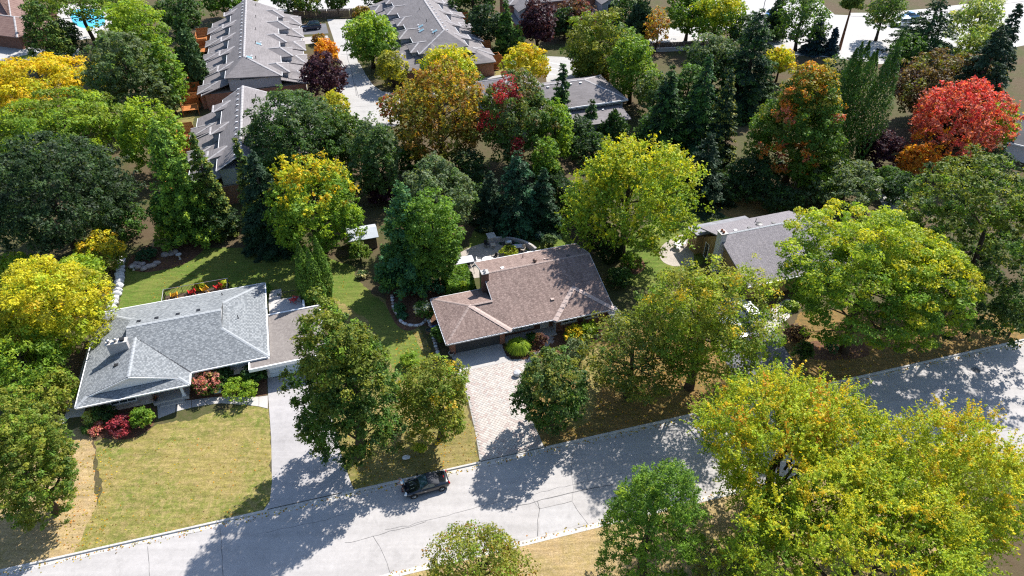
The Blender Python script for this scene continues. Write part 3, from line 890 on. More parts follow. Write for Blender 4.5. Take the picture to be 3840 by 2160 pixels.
# gablet ends
part('gable', MT['white_siding'], gh, lambda m: m.hexa([(.95, 1.0, 2.86), (9.05, 1.0, 2.86), (9.05, 1.06, 2.86), (.95, 1.06, 2.86), (4.99, 1.0, 4.2), (5.01, 1.0, 4.2), (5.01, 1.06, 4.2), (4.99, 1.06, 4.2)]))
for uu in (G_L + .12, 13.3 - .12):
    part('gable', MT['grey_trim'], gh, lambda m: m.prism([(uu - .03, 5.9), (uu + .03, 5.9), (uu + .03, 10.22), (uu - .03, 10.22)], 3.85, 4.0).hexa([(uu - .03, 5.9, 4.0), (uu + .03, 5.9, 4.0), (uu + .03, 10.22, 4.0), (uu - .03, 10.22, 4.0), (uu - .03, 8.0, 4.62), (uu + .03, 8.0, 4.62), (uu + .03, 8.1, 4.62), (uu - .03, 8.1, 4.62)]))
caps(ghr, [((G_L, RV, zv(6.34)), (13.3, RV, zv(6.34))), ((17.45, 1.72, E0), (13.3, 5.87, zv(4.15))), ((17.45, 14.4, E0), (13.3, 10.25, zv(4.15))), ((0, 14.4, E0), (G_L, 10.25, zv(4.15))),
             ((5, .9, zv(5)), (5, 6.72, zv(5))), ((0, 0, E0), (.9, .9, zv(.9))), ((10, 0, E0), (9.1, .9, zv(.9)))], MT['cap_grey'], .17)
part('valley_flashing', MT['dark_metal'], ghr, lambda m: [m.slab([(5.0 - .08, 6.72, zv(5) + .03), (5.08, 6.80, zv(5) + .03), (10.08, 1.80, E0 + .03), (9.92, 1.64, E0 + .03)], .02)])
part('barge_board', MT['white_paint'], gh, lambda m: [m.hexa([(a[0], a[1] - .03, a[2] - .2), (b[0], b[1] - .03, b[2] - .2), (b[0], b[1] + .03, b[2] - .2), (a[0], a[1] + .03, a[2] - .2),
      (a[0], a[1] - .03, a[2] - .03), (b[0], b[1] - .03, b[2] - .03), (b[0], b[1] + .03, b[2] - .03), (a[0], a[1] + .03, a[2] - .03)]) for a, b in (((.9, .86, zv(.9)), (5, .86, zv(5))), ((5, .86, zv(5)), (9.1, .86, zv(.9))))])
gutter(gh, [(0, 14.4), (0, 0), (10, 0), (10, 1.72), (17.45, 1.72), (17.45, 14.4), (0, 14.4)], MT['white_paint'], E0)
part('soffit', MT['white_paint'], gh, lambda m: (m.prism([(0.02, 0.02), (9.98, 0.02), (9.98, 1.74), (17.43, 1.74), (17.43, 14.38), (0.02, 14.38)], 2.40, 2.44)))
# walls
part('wall', MT['stucco'], gh, lambda m: (m.box(.75, 6.0, 1.35, 13.6, 0, 2.4), m.box(6.0, 16.8, 2.9, 13.6, 0, 2.4)))
# stone veneer: long coursed stones on the front and the left corner
stone_m = [m_plain('veneer_%s' % n, c, .9, .15, var=.15, scale=5) for n, c in (('pale', (.44, .42, .43)), ('mid', (.34, .32, .33)), ('warm', (.40, .36, .33)))]
veneer = boxpart('stone_veneer', MT['chimney_stone'], gh, .72, 6.02, 1.29, 1.349, 0, 2.4)
rs = random.Random(8)
stone_cache = {}
for r in range(12):
    u = .72; z = r * .2
    while u < 5.98:
        w = rs.choice((.45, .6, .8, 1.0)); w = min(w, 6.02 - u)
        if w < .15: break
        key = (round(w, 2), rs.randrange(3))
        if key not in stone_cache:
            m = MB(); m.hexa([(0, 0, .008), (w - .015, 0, .008), (w - .015, .06, .008), (0, .06, .008), (0.008, 0, .188), (w - .02, 0, .188), (w - .015, .06, .188), (0, .06, .188)])
            me = bpy.data.meshes.new('stone'); me.from_pydata(m.v, [], m.f); me.materials.append(stone_m[key[1]]); me.update(); stone_cache[key] = me
        o = bpy.data.objects.new('stone', stone_cache[key]); COL.objects.link(o); o.parent = veneer
        o.location = (u, 1.262 - rs.random() * .025, z)
        u += w
# porch
part('porch', MT['concrete'], gh, lambda m: (m.box(6.02, 9.3, .75, 2.88, 0, .34), m.box(6.6, 8.9, .35, .745, 0, .17)))
part('porch_column', MT['white_paint'], gh, lambda m: (m.box(8.75, 9.0, .95, 1.2, .345, 2.39), m.box(8.68, 9.07, .88, 1.27, .342, .47), m.box(8.68, 9.07, .88, 1.27, 2.28, 2.395)))
d_ = part('door', MT['wood_dark'], gh, lambda m: m.box(6.5, 7.5, 2.83, 2.89, .35, 2.38))
boxpart('handle', MT['steel'], d_, 7.32, 7.4, 2.79, 2.83, 1.3, 1.42)
window(gh, 10.4, 12.8, .9, 2.1, 2.9, panes=3)
window(gh, 7.8, 9.0, 1.0, 2.1, 2.9, panes=2)
window(gh, 2.4, 4.6, .9, 2.1, 1.25, panes=3)
# garage with flat tar and gravel roof
part('garage_wall', MT['stucco'], gh, lambda m: (m.box(16.9, 22.6, 1.35, 8.6, 0, 2.05)))
part('flat_roof', MT['flat_gravel'], gh, lambda m: (m.box(17.6, 23.05, .55, 8.55, 2.25, 2.36), m.box(15.65, 17.59, .55, 1.58, 2.25, 2.358)))
part('fascia', MT['white_paint'], gh, lambda m: (m.box(15.5, 23.2, .40, .548, 2.06, 2.44), m.box(15.5, 15.648, .55, 1.58, 2.06, 2.44), m.box(23.052, 23.2, .55, 8.7, 2.06, 2.44), m.box(17.6, 23.05, 8.552, 8.7, 2.06, 2.44)))
part('garage_soffit', MT['white_paint'], gh, lambda m: m.box(15.65, 23.05, .55, 8.5, 2.1, 2.248))
gdoor = part('garage_door', MT['garage_pale'], gh, lambda m: [m.box(17.2, 22.1, 1.28, 1.34, .02 + k * .5, .02 + k * .5 + .485) for k in range(4)])
part('handle', MT['steel'], gdoor, lambda m: m.box(19.55, 19.75, 1.24, 1.28, .75, .8))
# chimney with three pots
ch = part('chimney', MT['chimney_stone'], gh, lambda m: m.box(2.75, 4.55, 5.25, 5.8, 2.9, 5.05))
part('chimney_cap', MT['kerb'], ch, lambda m: m.box(2.65, 4.65, 5.15, 5.9, 5.052, 5.16))
for k, cu in enumerate((2.98, 3.62)):
    part('chimney_pot', MT['steel'], ch, lambda m: (m.lathe((cu, 5.5, 5.16), [(.13, 0), (.13, .26), (.2, .30), (.2, .36), (.06, .42)], 12)), True)
part('chimney_pot', MT['dark_metal'], ch, lambda m: (m.box(4.05, 4.4, 5.35, 5.68, 5.161, 5.33), m.box(4.0, 4.45, 5.3, 5.73, 5.332, 5.38)))
part('flashing', MT['steel'], ch, lambda m: [m.box(2.75 + k * .18, 2.93 + k * .18, 5.215, 5.249, 3.45 + k * .06, 3.72 + k * .06) for k in range(10)])
for u in (5.14, 6.86, 8.94, 10.97): roof_vent(gh, u, 9.06, bz(u, 9.06)[2])
roof_vent(gh, 3.47, 3.55, lz(3.47, 3.55)[2])
pipe(gh, 14.79, 7.58, rz_(14.79, 7.58)[2]); pipe(gh, 13.0, 12.7, bz(13, 12.7)[2], .35)
# raised back deck with black railing
deck = part('back_deck', MT['wood_dark'], gh, lambda m: [m.box(5.9 + k * .15, 6.035 + k * .15, 13.62, 18.3, .42, .50) for k in range(47)])
def railing(parent, pts, z0, z1, mat, step=.16, top=None):
    m = MB()
    for a, b in zip(pts[:-1], pts[1:]):
        L = math.hypot(b[0] - a[0], b[1] - a[1]); n = max(2, int(L / step))
        for i in range(n + 1):
            x, y = a[0] + (b[0] - a[0]) * i / n, a[1] + (b[1] - a[1]) * i / n
            r = .03 if i % 12 == 0 or i == n else .012
            m.box(x - r, x + r, y - r, y + r, z0, z1)
        m.tube([(a[0], a[1], z0 + .1), (b[0], b[1], z0 + .1)], .02, 4)
    o = m.build('railing', mat, parent)
    m = MB()
    for a, b in zip(pts[:-1], pts[1:]): m.tube([(a[0], a[1], z1 + .02), (b[0], b[1], z1 + .02)], .035, 6)
    m.build('handrail', top or mat, o)
    return o
railing(gh, [(5.9, 13.7), (5.9, 18.3), (13.0, 18.3), (13.0, 13.7)], .5, 1.45, MT['dark_metal'], top=MT['steel'])
# side terrace between house and arborvitae
terr = part('terrace', MT['concrete'], gh, lambda m: [m.box(17.6, 21.3, 8.75, 12.1, 0, 1.6), m.box(17.6, 18.9, 12.12, 13.2, 0, 1.3), m.box(17.6, 18.9, 13.22, 14.4, 0, .9), m.box(17.6, 18.9, 14.42, 15.6, 0, .5)])
railing(terr, [(19.0, 12.0), (21.2, 12.0), (21.2, 10.7)], 1.6, 2.55, MT['dark_metal'])
part('planter_edge', MT['white_paint'], terr, lambda m: (m.box(17.6, 21.45, 8.72, 8.95, 1.6, 2.05), m.box(21.3, 21.5, 8.96, 10.6, 1.6, 2.05)))

# ------------------------------------------------------------------ brown house in the middle
bh = empty('brown_house', (FB.o[0], FB.o[1], 0), FB.a, 'brick house with long brown shingled roof and dark double garage door', 'house')
EB = 2.5; SB = .315
RZ, RVb = 4.79, 7.6
def mf(u, v): return (u, v, EB + SB * (v - .35))
def mr(u, v): return (u, v, RZ - SB * (v - RVb))
sg = .31
def gf(u, v): return (u, v, EB + sg * v + .02)                   # garage front triangle
def glf(u, v): return (u, v, EB + sg * 1.105 * u + .02)
def grr(u, v): return (u, v, EB + sg * (7.8 - v) + .02)
AP = (3.53, 3.9)
def hp(u, v): return (u, v, EB + .288 * v + .02)
bplanes = [
 ([[mf(7.0, .35), mf(18.8, .35), mf(18.8, RVb), mf(7.0, RVb)], [mf(6.1, 3.95), mf(6.1, 1.05), mf(7.0, .35), mf(7.0, RVb), mf(6.1, RVb)], [mf(3.55, 3.9), mf(6.1, 1.05), mf(6.1, 3.95)]], (1, 0, 0)),
 ([[mr(6.1, 11.6), mr(18.8, 11.6), mr(18.8, RVb), mr(6.1, RVb)]], (1, 0, 0)),
 ([[gf(0, 0), gf(7, 0), gf(*AP)]], (1, 0, 0)),
 ([[glf(0, 0), glf(*AP), glf(0, 7.8)]], (0, 1, 0)),
 ([[grr(0, 7.8), grr(*AP), grr(6.08, 3.9), grr(6.08, 7.8)]], (1, 0, 0)),
 ([[hp(11.9, 0), hp(18.7, 0), hp(15.35, 3.65)]], (1, 0, 0))]
tones_b = [(.235, .172, .152), (.222, .162, .143), (.248, .183, .162), (.192, .138, .122), (.205, .148, .131), (.18, .128, .114)]
bhr = MB()
for fs, ev in bplanes:
    for f in fs: bhr.slab(f, .13)
bhr = bhr.build('roof', MT['brown_under'], bh)
for i, (fs, ev) in enumerate(bplanes):
    shingles('shingles', fs, ev, tones_b, MT['shingle_brown'], bhr, seed=31 + i)
caps(bhr, [((6.1, RVb, RZ), (18.8, RVb, RZ)), ((0, 0, EB), gf(*AP)), (grr(0, 7.8), glf(*AP)), (glf(*AP), (6.1, 3.9, gf(*AP)[2]))], MT['cap_brown'], .14)
MT['cap_pale'] = m_plain('pale_hip_cap', (0.38, 0.30, 0.27), 0.9, 0.2, var=0.15, scale=6)
caps(bhr, [((7, 0, EB + .03), gf(*AP)), ((11.9, 0, EB + .03), hp(15.35, 3.65)), ((18.7, 0, EB + .03), hp(15.35, 3.65))], MT['cap_pale'], .27, .03, .6, .18, .05, 'hip_cap')
gutter(bh, [(0, 7.8), (0, 0), (7, 0), (7, .33)], MT['grey_trim'], EB, .15, .11)
gutter(bh, [(7.0, .35), (11.88, .35)], MT['grey_trim'], EB, .15, .11)
gutter(bh, [(11.9, .33), (11.9, 0), (18.7, 0), (18.7, .35)], MT['grey_trim'], EB, .15, .11)
gutter(bh, [(18.8, 11.6), (6.1, 11.6)], MT['white_paint'], mr(0, 11.6)[2], .15, .11)
gutter(bh, [(6.08, 7.8), (0, 7.8)], MT['white_paint'], EB, .15, .11)
part('gutter_hanger', MT['steel'], bh, lambda m: [m.box(x, x + .05, -.10, .04, EB - .01, EB + .03) for x in np.arange(.3, 6.9, .45)] + [m.box(x, x + .05, .25, .39, EB - .01, EB + .03) for x in np.arange(7.3, 11.8, .45)] + [m.box(x, x + .05, -.10, .04, EB - .01, EB + .03) for x in np.arange(12.2, 18.6, .45)] + [m.box(-.10, .04, y, y + .05, EB - .01, EB + .03) for y in np.arange(.3, 7.7, .45)])
part('soffit', MT['grey_trim'], bh, lambda m: (m.box(.03, 6.98, .03, 7.78, 2.30, 2.345), m.box(6.99, 18.78, .36, 7.5, 2.30, 2.34), m.box(11.92, 18.69, .03, .355, 2.30, 2.345)))
# walls
part('wall', MT['brick_red'], bh, lambda m: (m.box(.55, 1.08, .9, 7.3, 0, 2.3), m.box(5.98, 6.55, .9, 7.3, 0, 2.3), m.box(1.08, 5.98, .9, 1.1, 2.12, 2.3), m.box(1.08, 5.98, 7.1, 7.3, 0, 2.3)))
part('wall', MT['brick_brown'], bh, lambda m: (m.box(12.45, 18.35, .95, 11.1, 0, 2.3), m.box(6.56, 12.44, 1.9, 11.1, 0, 2.3)))
part('gable_wall', MT['teal_wall'], bh, lambda m: (m.prism([(6.5, 7.32), (6.6, 7.32), (6.6, 11.1), (6.5, 11.1)], 0, 3.5), m.hexa([(6.5, 3, 2.3), (6.6, 3, 2.3), (6.6, 11.1, 2.3), (6.5, 11.1, 2.3), (6.5, 7.5, 4.6), (6.6, 7.5, 4.6), (6.6, 7.7, 4.6), (6.5, 7.7, 4.6)]),
     m.hexa([(18.3, 1, 2.3), (18.4, 1, 2.3), (18.4, 11.1, 2.3), (18.3, 11.1, 2.3), (18.3, 7.5, 4.6), (18.4, 7.5, 4.6), (18.4, 7.7, 4.6), (18.3, 7.7, 4.6)]), m.box(6.62, 18.28, 11.0, 11.1, 2.3, 3.5)))
part('barge_board', MT['grey_trim'], bh, lambda m: [m.hexa([(u - .02, v0, z0 - .17), (u + .02, v0, z0 - .17), (u + .02, v1, z1 - .17), (u - .02, v1, z1 - .17), (u - .02, v0, z0 + .01), (u + .02, v0, z0 + .01), (u + .02, v1, z1 + .01), (u - .02, v1, z1 + .01)])
     for u in (6.07, 18.83) for v0, z0, v1, z1 in ((4.1 if u < 10 else .4, mf(0, 4.1 if u < 10 else .4)[2], RVb, RZ), (RVb, RZ, 11.6, mr(0, 11.6)[2]))])
gd = part('garage_door', MT['garage_dark'], bh, lambda m: [m.box(1.09, 5.97, .97, 1.03, .03 + k * .53, .03 + k * .53 + .518) for k in range(4)])
part('handle', MT['steel'], gd, lambda m: m.box(3.45, 3.65, .94, .97, .6, .64))
part('door_sill', MT['concrete'], bh, lambda m: m.box(1.09, 5.97, .72, .965, .0, .06))
part('porch_floor', MT['concrete'], bh, lambda m: m.box(6.62, 12.40, .45, 1.88, 0, .14))
fd = part('door', MT['grey_trim'], bh, lambda m: m.box(10.9, 11.9, 1.83, 1.89, .15, 2.25))
part('handle', MT['steel'], fd, lambda m: m.box(11.0, 11.06, 1.79, 1.83, 1.1, 1.25))
window(bh, 7.6, 10.0, .7, 2.0, 1.9, panes=3)
part('wall_panel', MT['grey_trim'], bh, lambda m: m.box(12.40, 12.445, .98, 1.88, 0, 2.29))
window(bh, 13.15, 14.7, 1.15, 2.0, .95, panes=2); window(bh, 15.75, 17.3, 1.15, 2.0, .95, panes=2)
ch = part('chimney', MT['brick_brown'], bh, lambda m: m.box(5.72, 6.46, 6.55, 7.25, 0, 5.45))
part('chimney_cap', MT['concrete'], ch, lambda m: m.box(5.66, 6.52, 6.49, 7.31, 5.452, 5.54))
for k in (6.72, 7.06): part('flue', MT['chimney_stone'], ch, lambda m: m.lathe((6.09, k, 5.54), [(.13, 0), (.13, .16), (.09, .16), (.09, .05)], 10))
roof_vent(bh, 8.46, 8.05, mr(0, 8.05)[2], mat=MT['white_paint']); roof_vent(bh, 16.35, 7.95, mr(0, 7.95)[2]); roof_vent(bh, 12.56, 2.7, mf(0, 2.7)[2], mat=MT['cap_pale'])
pipe(bh, 11.6, 10.2, mr(0, 10.2)[2]); pipe(bh, 13.6, 8.3, mr(0, 8.3)[2], .15, .12, MT['cap_pale'])
part('roof_turbine', m_plain('brown_metal', (.14, .08, .06), .5, .4), bh, lambda m: m.lathe((12.3, 8.0, mr(0, 8.0)[2]), [(.12, -.05), (.12, .15), (.24, .2), (.26, .32), (.2, .44), (.05, .5)], 12), True)
part('side_landing', MT['concrete'], bh, lambda m: (m.box(18.95, 20.3, -.6, 2.6, 0, .5), m.box(18.95, 20.0, 2.61, 4.2, 0, .75)))

# ------------------------------------------------------------------ house on the right, half under its trees
rh = empty('slate_house', (FR.o[0], FR.o[1], 0), FR.a, 'house with steep mauve-grey roof and tan board walls among the trees', 'house')
RZr, RVr = 4.95, 7.2
def rf(u, v): return (u, v, 2.6 + (RZr - 2.6) / RVr * v)
def rr(u, v): return (u, v, RZr - .325 * (v - RVr))
rpl = [([[rf(-1.5, 0), rf(13.5, 0), rf(13.5, RVr), rf(-1.5, RVr)]], (1, 0, 0)), ([[rr(-1.5, 11), rr(11.3, 11), rr(11.3, RVr), rr(-1.5, RVr)]], (1, 0, 0))]
rhr = MB()
for fs, ev in rpl:
    for f in fs: rhr.slab(f, .14)
rhr.slab([(-2.3, 13.0, 2.75), (6.3, 13.0, 2.75), (6.3, 10.2, 3.25), (-2.3, 10.2, 3.25)], .14)
rhr = rhr.build('roof', m_roof('slate_roof_low', (.23, .23, .25)), rh)
tones_r = [(.225, .208, .22), (.21, .195, .207), (.185, .172, .185), (.195, .18, .195)]
for i, (fs, ev) in enumerate(rpl): shingles('shingles', fs, ev, tones_r, MT['shingle'], rhr, seed=51 + i)
capm = MB(); cap_strip(capm, (-1.5, RVr, RZr), (11.3, RVr, RZr), .14); capm.build('ridge_cap', MT['cap_grey'], rhr)
gutter(rh, [(-1.5, 0), (13.5, 0)], MT['white_paint'], 2.6)
part('wall', MT['board'], rh, lambda m: (m.box(-1.0, 13, .7, 10.6, 0, 2.5), m.hexa([(-1.0, .7, 2.5), (-.9, .7, 2.5), (-.9, 10.6, 2.5), (-1.0, 10.6, 2.5), (-1.0, 7.1, 4.75), (-.9, 7.1, 4.75), (-.9, 7.3, 4.75), (-1.0, 7.3, 4.75)]), m.box(-1.9, 6, 10.61, 12.6, 0, 2.6)))
part('batten', MT['board'], rh, lambda m: [m.box(-1.05, -1.001, v, v + .05, 0, 2.5) for v in np.arange(5.2, 10.5, .4)] + [m.box(-1.95, -1.901, v, v + .05, 0, 2.6) for v in np.arange(10.7, 12.5, .4)])
window(rh, 9.2, 9.9, .1, 2.1, -1.0, (-1, 0), 'door', 1, False, MT['white_paint'])
ch = part('chimney', MT['stucco'], rh, lambda m: m.box(-1.75, -1.02, 6.2, 7.1, 0, 5.7))
part('chimney_cap', MT['concrete'], ch, lambda m: m.box(-1.85, -.92, 6.1, 7.2, 5.702, 5.8))
for k in (6.45, 6.85): part('chimney_pot', MT['brick_red'], ch, lambda m: m.lathe((-1.38, k, 5.8), [(.15, 0), (.14, .22), (.1, .22), (.1, .05)], 10))
for u in (1.2, 3.1, 6.5, 8.6): roof_vent(rh, u, 7.75, rr(0, 7.75)[2], mat=MT['white_paint'] if u < 2 else MT['dark_metal'])
part('roof_turbine', MT['dark_metal'], rh, lambda m: m.lathe((4.8, 8.2, rr(0, 8.2)[2]), [(.38, -.05), (.38, .12), (.42, .16), (.1, .2)], 14))
pipe(rh, 5.2, 9.4, rr(0, 9.4)[2], .5)

# ------------------------------------------------------------------ townhouses
MT['town_roof'] = m_roof('town_shingles', (.185, .170, .173), .14)
MT['town_cap'] = m_plain('town_ridge_cap', (.33, .315, .32), .85, .2, var=.12, scale=4)
MT['white_door'] = m_siding('white_garage_door', (.62, .62, .64), .5)

def roof_block(name, parent, mat, x0, x1, y0, y1, ze, s, axis='y', hip0=True, hip1=True, th=.16, cap=True, capmat=None):
    """hip or gable roof over a rectangle; axis is the ridge direction"""
    m = MB(); half = ((x1 - x0) if axis == 'y' else (y1 - y0)) / 2
    zr = ze + s * half
    if axis == 'y':
        c = (x0 + x1) / 2; a = y0 + (half if hip0 else 0); b = y1 - (half if hip1 else 0)
        A, B = (c, a, zr), (c, b, zr)
        m.slab([(x0, y0, ze), A, B, (x0, y1, ze)], th); m.slab([(x1, y1, ze), B, A, (x1, y0, ze)], th)
        if hip0: m.slab([(x1, y0, ze), A, (x0, y0, ze)], th)
        if hip1: m.slab([(x0, y1, ze), B, (x1, y1, ze)], th)
    else:
        c = (y0 + y1) / 2; a = x0 + (half if hip0 else 0); b = x1 - (half if hip1 else 0)
        A, B = (a, c, zr), (b, c, zr)
        m.slab([(x0, y0, ze), (x1, y0, ze), B, A], th); m.slab([(x1, y1, ze), (x0, y1, ze), A, B], th)
        if hip0: m.slab([(x0, y1, ze), (x0, y0, ze), A], th)
        if hip1: m.slab([(x1, y0, ze), (x1, y1, ze), B], th)
    o = m.build(name, mat, parent)
    if cap:
        cm = []; cm.append((A, B))
        if hip0:
            e = [(x0, y0, ze), (x1, y0, ze)] if axis == 'y' else [(x0, y0, ze), (x0, y1, ze)]
            for q in e: cm.append((q, A))
        if hip1:
            e = [(x0, y1, ze), (x1, y1, ze)] if axis == 'y' else [(x1, y0, ze), (x1, y1, ze)]
            for q in e: cm.append((q, B))
        caps(o, cm, capmat or MT['town_cap'], .19, .03, 1.2)
    return o, A, B

def town_section(root, y0, y1, sx, units, near, far, seed, skylights=(), dormers=True):
    """one stretch of a terrace. x = 0 is the ridge, +x*sx the lane side; y runs away from the street"""
    rg = random.Random(seed)
    X = lambda x: x * sx
    def B(m, xa, xb, ya, yb, za, zb): m.box(min(X(xa), X(xb)), max(X(xa), X(xb)), ya, yb, za, zb)
    # main roof: rear slope and lane slope meet in one ridge
    zr, xr, zre, xl, zl = 7.5, -3.6, 5.5, 6.0, 4.9
    m = MB()
    a = y0 + (4.6 if near else 0); b = y1 - (4.6 if far else 0)
    R0, R1 = (0, a, zr), (0, b, zr)
    m.slab([(X(xr), y0, zre), R0, R1, (X(xr), y1, zre)], .18)
    m.slab([(X(xl), y1, zl), R1, R0, (X(xl), y0, zl)], .18)
    if near: m.slab([(X(xl), y0, zl), R0, (X(xr), y0, zre)], .18)
    if far: m.slab([(X(xr), y1, zre), R1, (X(xl), y1, zl)], .18)
    rf_ = m.build('roof', MT['town_roof'], root)
    cm = []; cm.append((R0, R1))
    for (on, R, y) in ((near, R0, y0), (far, R1, y1)):
        if on:
            cm.append(((X(xl), y, zl), R))
        else:
            for e in ((X(xr), y, zre), (X(xl), y, zl)): cm.append((e, R))
    caps(rf_, cm, MT['town_cap'], .19, .03, 1.2)
    part('fascia', MT['white_paint'], root, lambda m: (B(m, xr - .06, xr, y0, y1, zre - .22, zre + .02), B(m, xl, xl + .06, y0, y1, zl - .22, zl + .02)))
    part('wall', MT['town_siding'], root, lambda m: (B(m, xr + .35, xl - .4, y0 + .4, y1 - .4, 3.0, 4.75), B(m, xr + .35, -1.2, y0 + .45, y1 - .45, 4.75, 5.35)))
    part('wall', MT['brick_town'], root, lambda m: (B(m, -7.7, 9.7, y0 + .3, y1 - .3, 0, 2.85)))
    # lower rear roof with little cross hips, one deck bay per unit
    m = MB(); m.slab([(X(-8.2), y0, 2.9), (X(xr + .3), y0, 4.5), (X(xr + .3), y1, 4.5), (X(-8.2), y1, 2.9)], .15)
    lr = m.build('lower_roof', MT['town_roof'], root)
    m2 = MB(); m2.slab([(X(10.2), y1, 2.9), (X(xl - .5), y1, 4.2), (X(xl - .5), y0, 4.2), (X(10.2), y0, 2.9)], .15)
    gr = m2.build('lower_roof', MT['town_roof'], root)
    part('fascia', MT['white_paint'], root, lambda m: (B(m, -8.26, -8.2, y0, y1, 2.66, 2.91), B(m, 10.2, 10.26, y0, y1, 2.66, 2.91)))
    U = (y1 - y0) / units
    for k in range(units):
        ya = y0 + U * k; yc = ya + U / 2
        # rear bump with its own hips
        m = MB()
        y_a, y_b = ya + U * .08, ya + U * .52
        c = (y_a + y_b) / 2
        m.slab([(X(-9.0), y_a, 2.95), (X(-9.0), y_b, 2.95), (X(-5.0), c, 4.25)], .12)
        m.slab([(X(-9.0), y_a, 2.95), (X(-5.0), c, 4.25), (X(-3.6), c, 4.55), (X(-3.6), y_a, 4.2)], .12)
        m.slab([(X(-3.6), y_b, 4.2), (X(-3.6), c, 4.55), (X(-5.0), c, 4.25), (X(-9.0), y_b, 2.95)], .12)
        o = m.build('rear_bay_roof', MT['town_roof'], root)
        cm = []; cm.append(((X(-9.0), y_a, 2.98), (X(-5.0), c, 4.28))); cm.append(((X(-9.0), y_b, 2.98), (X(-5.0), c, 4.28)))
        caps(o, cm, MT['town_cap'], .19, .03, 1.2)
        part('rear_bay_wall', MT['brick_town'], root, lambda m: B(m, -8.6, -7.71, y_a + .3, y_b - .3, 0, 2.85))
        # party wall upstand
        if k:
            part('party_wall', MT['town_cap'], root, lambda m: m.hexa([(X(-8.2), ya - .09, 2.8), (X(-3.4), ya - .09, 4.3), (X(-3.4), ya + .09, 4.3), (X(-8.2), ya + .09, 2.8), (X(-8.2), ya - .09, 3.05), (X(-3.4), ya - .09, 4.72), (X(-3.4), ya + .09, 4.72), (X(-8.2), ya + .09, 3.05)]))
        # rear dormer: wedge with sloping lid that stands over the lower roof
        if dormers:
            yd = ya + U * .62; w = U * .26
            dr = part('rear_dormer', MT['town_siding'], root, lambda m: B(m, -4.7, -2.4, yd - w / 2, yd + w / 2, 4.2, 5.42))
            m = MB(); z0, z1 = 5.45, 6.35
            m.slab([(X(-5.0), yd - w / 2 - .3, z0), (X(-5.0), yd + w / 2 + .3, z0), (X(-2.2), yd + .4, z1)], .14)
            m.slab([(X(-5.0), yd - w / 2 - .3, z0), (X(-2.2), yd + .4, z1), (X(-2.9), yd - w / 2 - .3, 5.9)], .14)
            m.slab([(X(-5.0), yd + w / 2 + .3, z0), (X(-2.6), yd + w / 2 + .3, 6.05), (X(-2.2), yd + .4, z1)], .14)
            m.build('dormer_roof', MT['town_roof'], dr)
            cm = []; cm.append(((X(-5.0), yd - w / 2 - .3, z0), (X(-2.2), yd + .4, z1))); cm.append(((X(-5.0), yd - w / 2 - .3, z0 + .02), (X(-5.0), yd + w / 2 + .3, z0 + .02)))
            caps(dr, cm, MT['town_cap'], .19, .03, 1.2)
        # cross wing over the lane side
        yw0, yw1 = ya + U * .20, ya + U * .78
        wx = 7.4 + (k % 2) * .9
        wn_ = (yw1 - yw0) / 2; zw = 4.75 + .46 * wn_; ycw = (yw0 + yw1) / 2
        xin = max(.8, (zr - zw) / ((zr - zl) / xl))
        m = MB()
        hx = wx - wn_ * .9
        m.slab([(X(xin), ycw, zw), (X(hx), ycw, zw), (X(wx), yw0, 4.75), (X(5.9), yw0, 4.75)], .15)
        m.slab([(X(5.9), yw1, 4.75), (X(wx), yw1, 4.75), (X(hx), ycw, zw), (X(xin), ycw, zw)], .15)
        m.slab([(X(wx), yw0, 4.75), (X(hx), ycw, zw), (X(wx), yw1, 4.75)], .15)
        wg = m.build('wing_roof', MT['town_roof'], root)
        cm = []
        for q in ((X(wx), yw0, 4.77), (X(wx), yw1, 4.77)): cm.append((q, (X(hx), ycw, zw)))
        cm.append(((X(xin), ycw, zw), (X(hx), ycw, zw)))
        caps(wg, cm, MT['town_cap'], .19, .03, 1.2)
        part('wing_wall', MT['town_siding'], root, lambda m: B(m, 5.4, wx - .4, yw0 + .3, yw1 - .3, 3.2, 4.6))
        wy = (yw0 + yw1) / 2
        window(root, wy - 1.1, wy + 1.1, 3.75, 4.5, X(wx - .4), (sx, 0), 'window', 2, False)
        # garage door below
        part('garage_door', MT['white_door'], root, lambda m: [B(m, 9.71, 9.76, ya + U * .2, ya + U * .2 + 4.6, .05 + j * .53, .05 + j * .53 + .51) for j in range(4)])
        # garage gablet
        m = MB(); g0, g1 = ya + U * .12, ya + U * .85; gc = (g0 + g1) / 2
        m.slab([(X(10.8), g0, 2.95), (X(8.6), gc, 4.0), (X(10.8), g1, 2.95)], .12)
        m.slab([(X(10.8), g0, 2.95), (X(7.0), g0, 3.9), (X(6.6), gc, 4.2), (X(8.6), gc, 4.0)], .12)
        m.slab([(X(8.6), gc, 4.0), (X(6.6), gc, 4.2), (X(7.0), g1, 3.9), (X(10.8), g1, 2.95)], .12)
        o = m.build('garage_roof', MT['town_roof'], root)
        cm = []
        for q in ((X(10.8), g0, 2.98), (X(10.8), g1, 2.98)): cm.append((q, (X(8.6), gc, 4.02)))
        caps(o, cm, MT['town_cap'], .19, .03, 1.2)
    # roof furniture
    n = int((b - a) / 2.1)
    for i in range(n):
        y = a + .8 + i * (b - a - 1.2) / max(1, n - 1)
        roof_vent(root, X(-.75), y, zr - .75 * (zr - zre) / 3.6 + .02, 0, .17, MT['grey_trim'])
    for i in range(units):
        pipe(root, X(1.9), y0 + U * (i + .6), zr - 1.9 * (zr - zl) / xl, .5, .06)
    sl_ = math.atan((zr - zl) / xl)
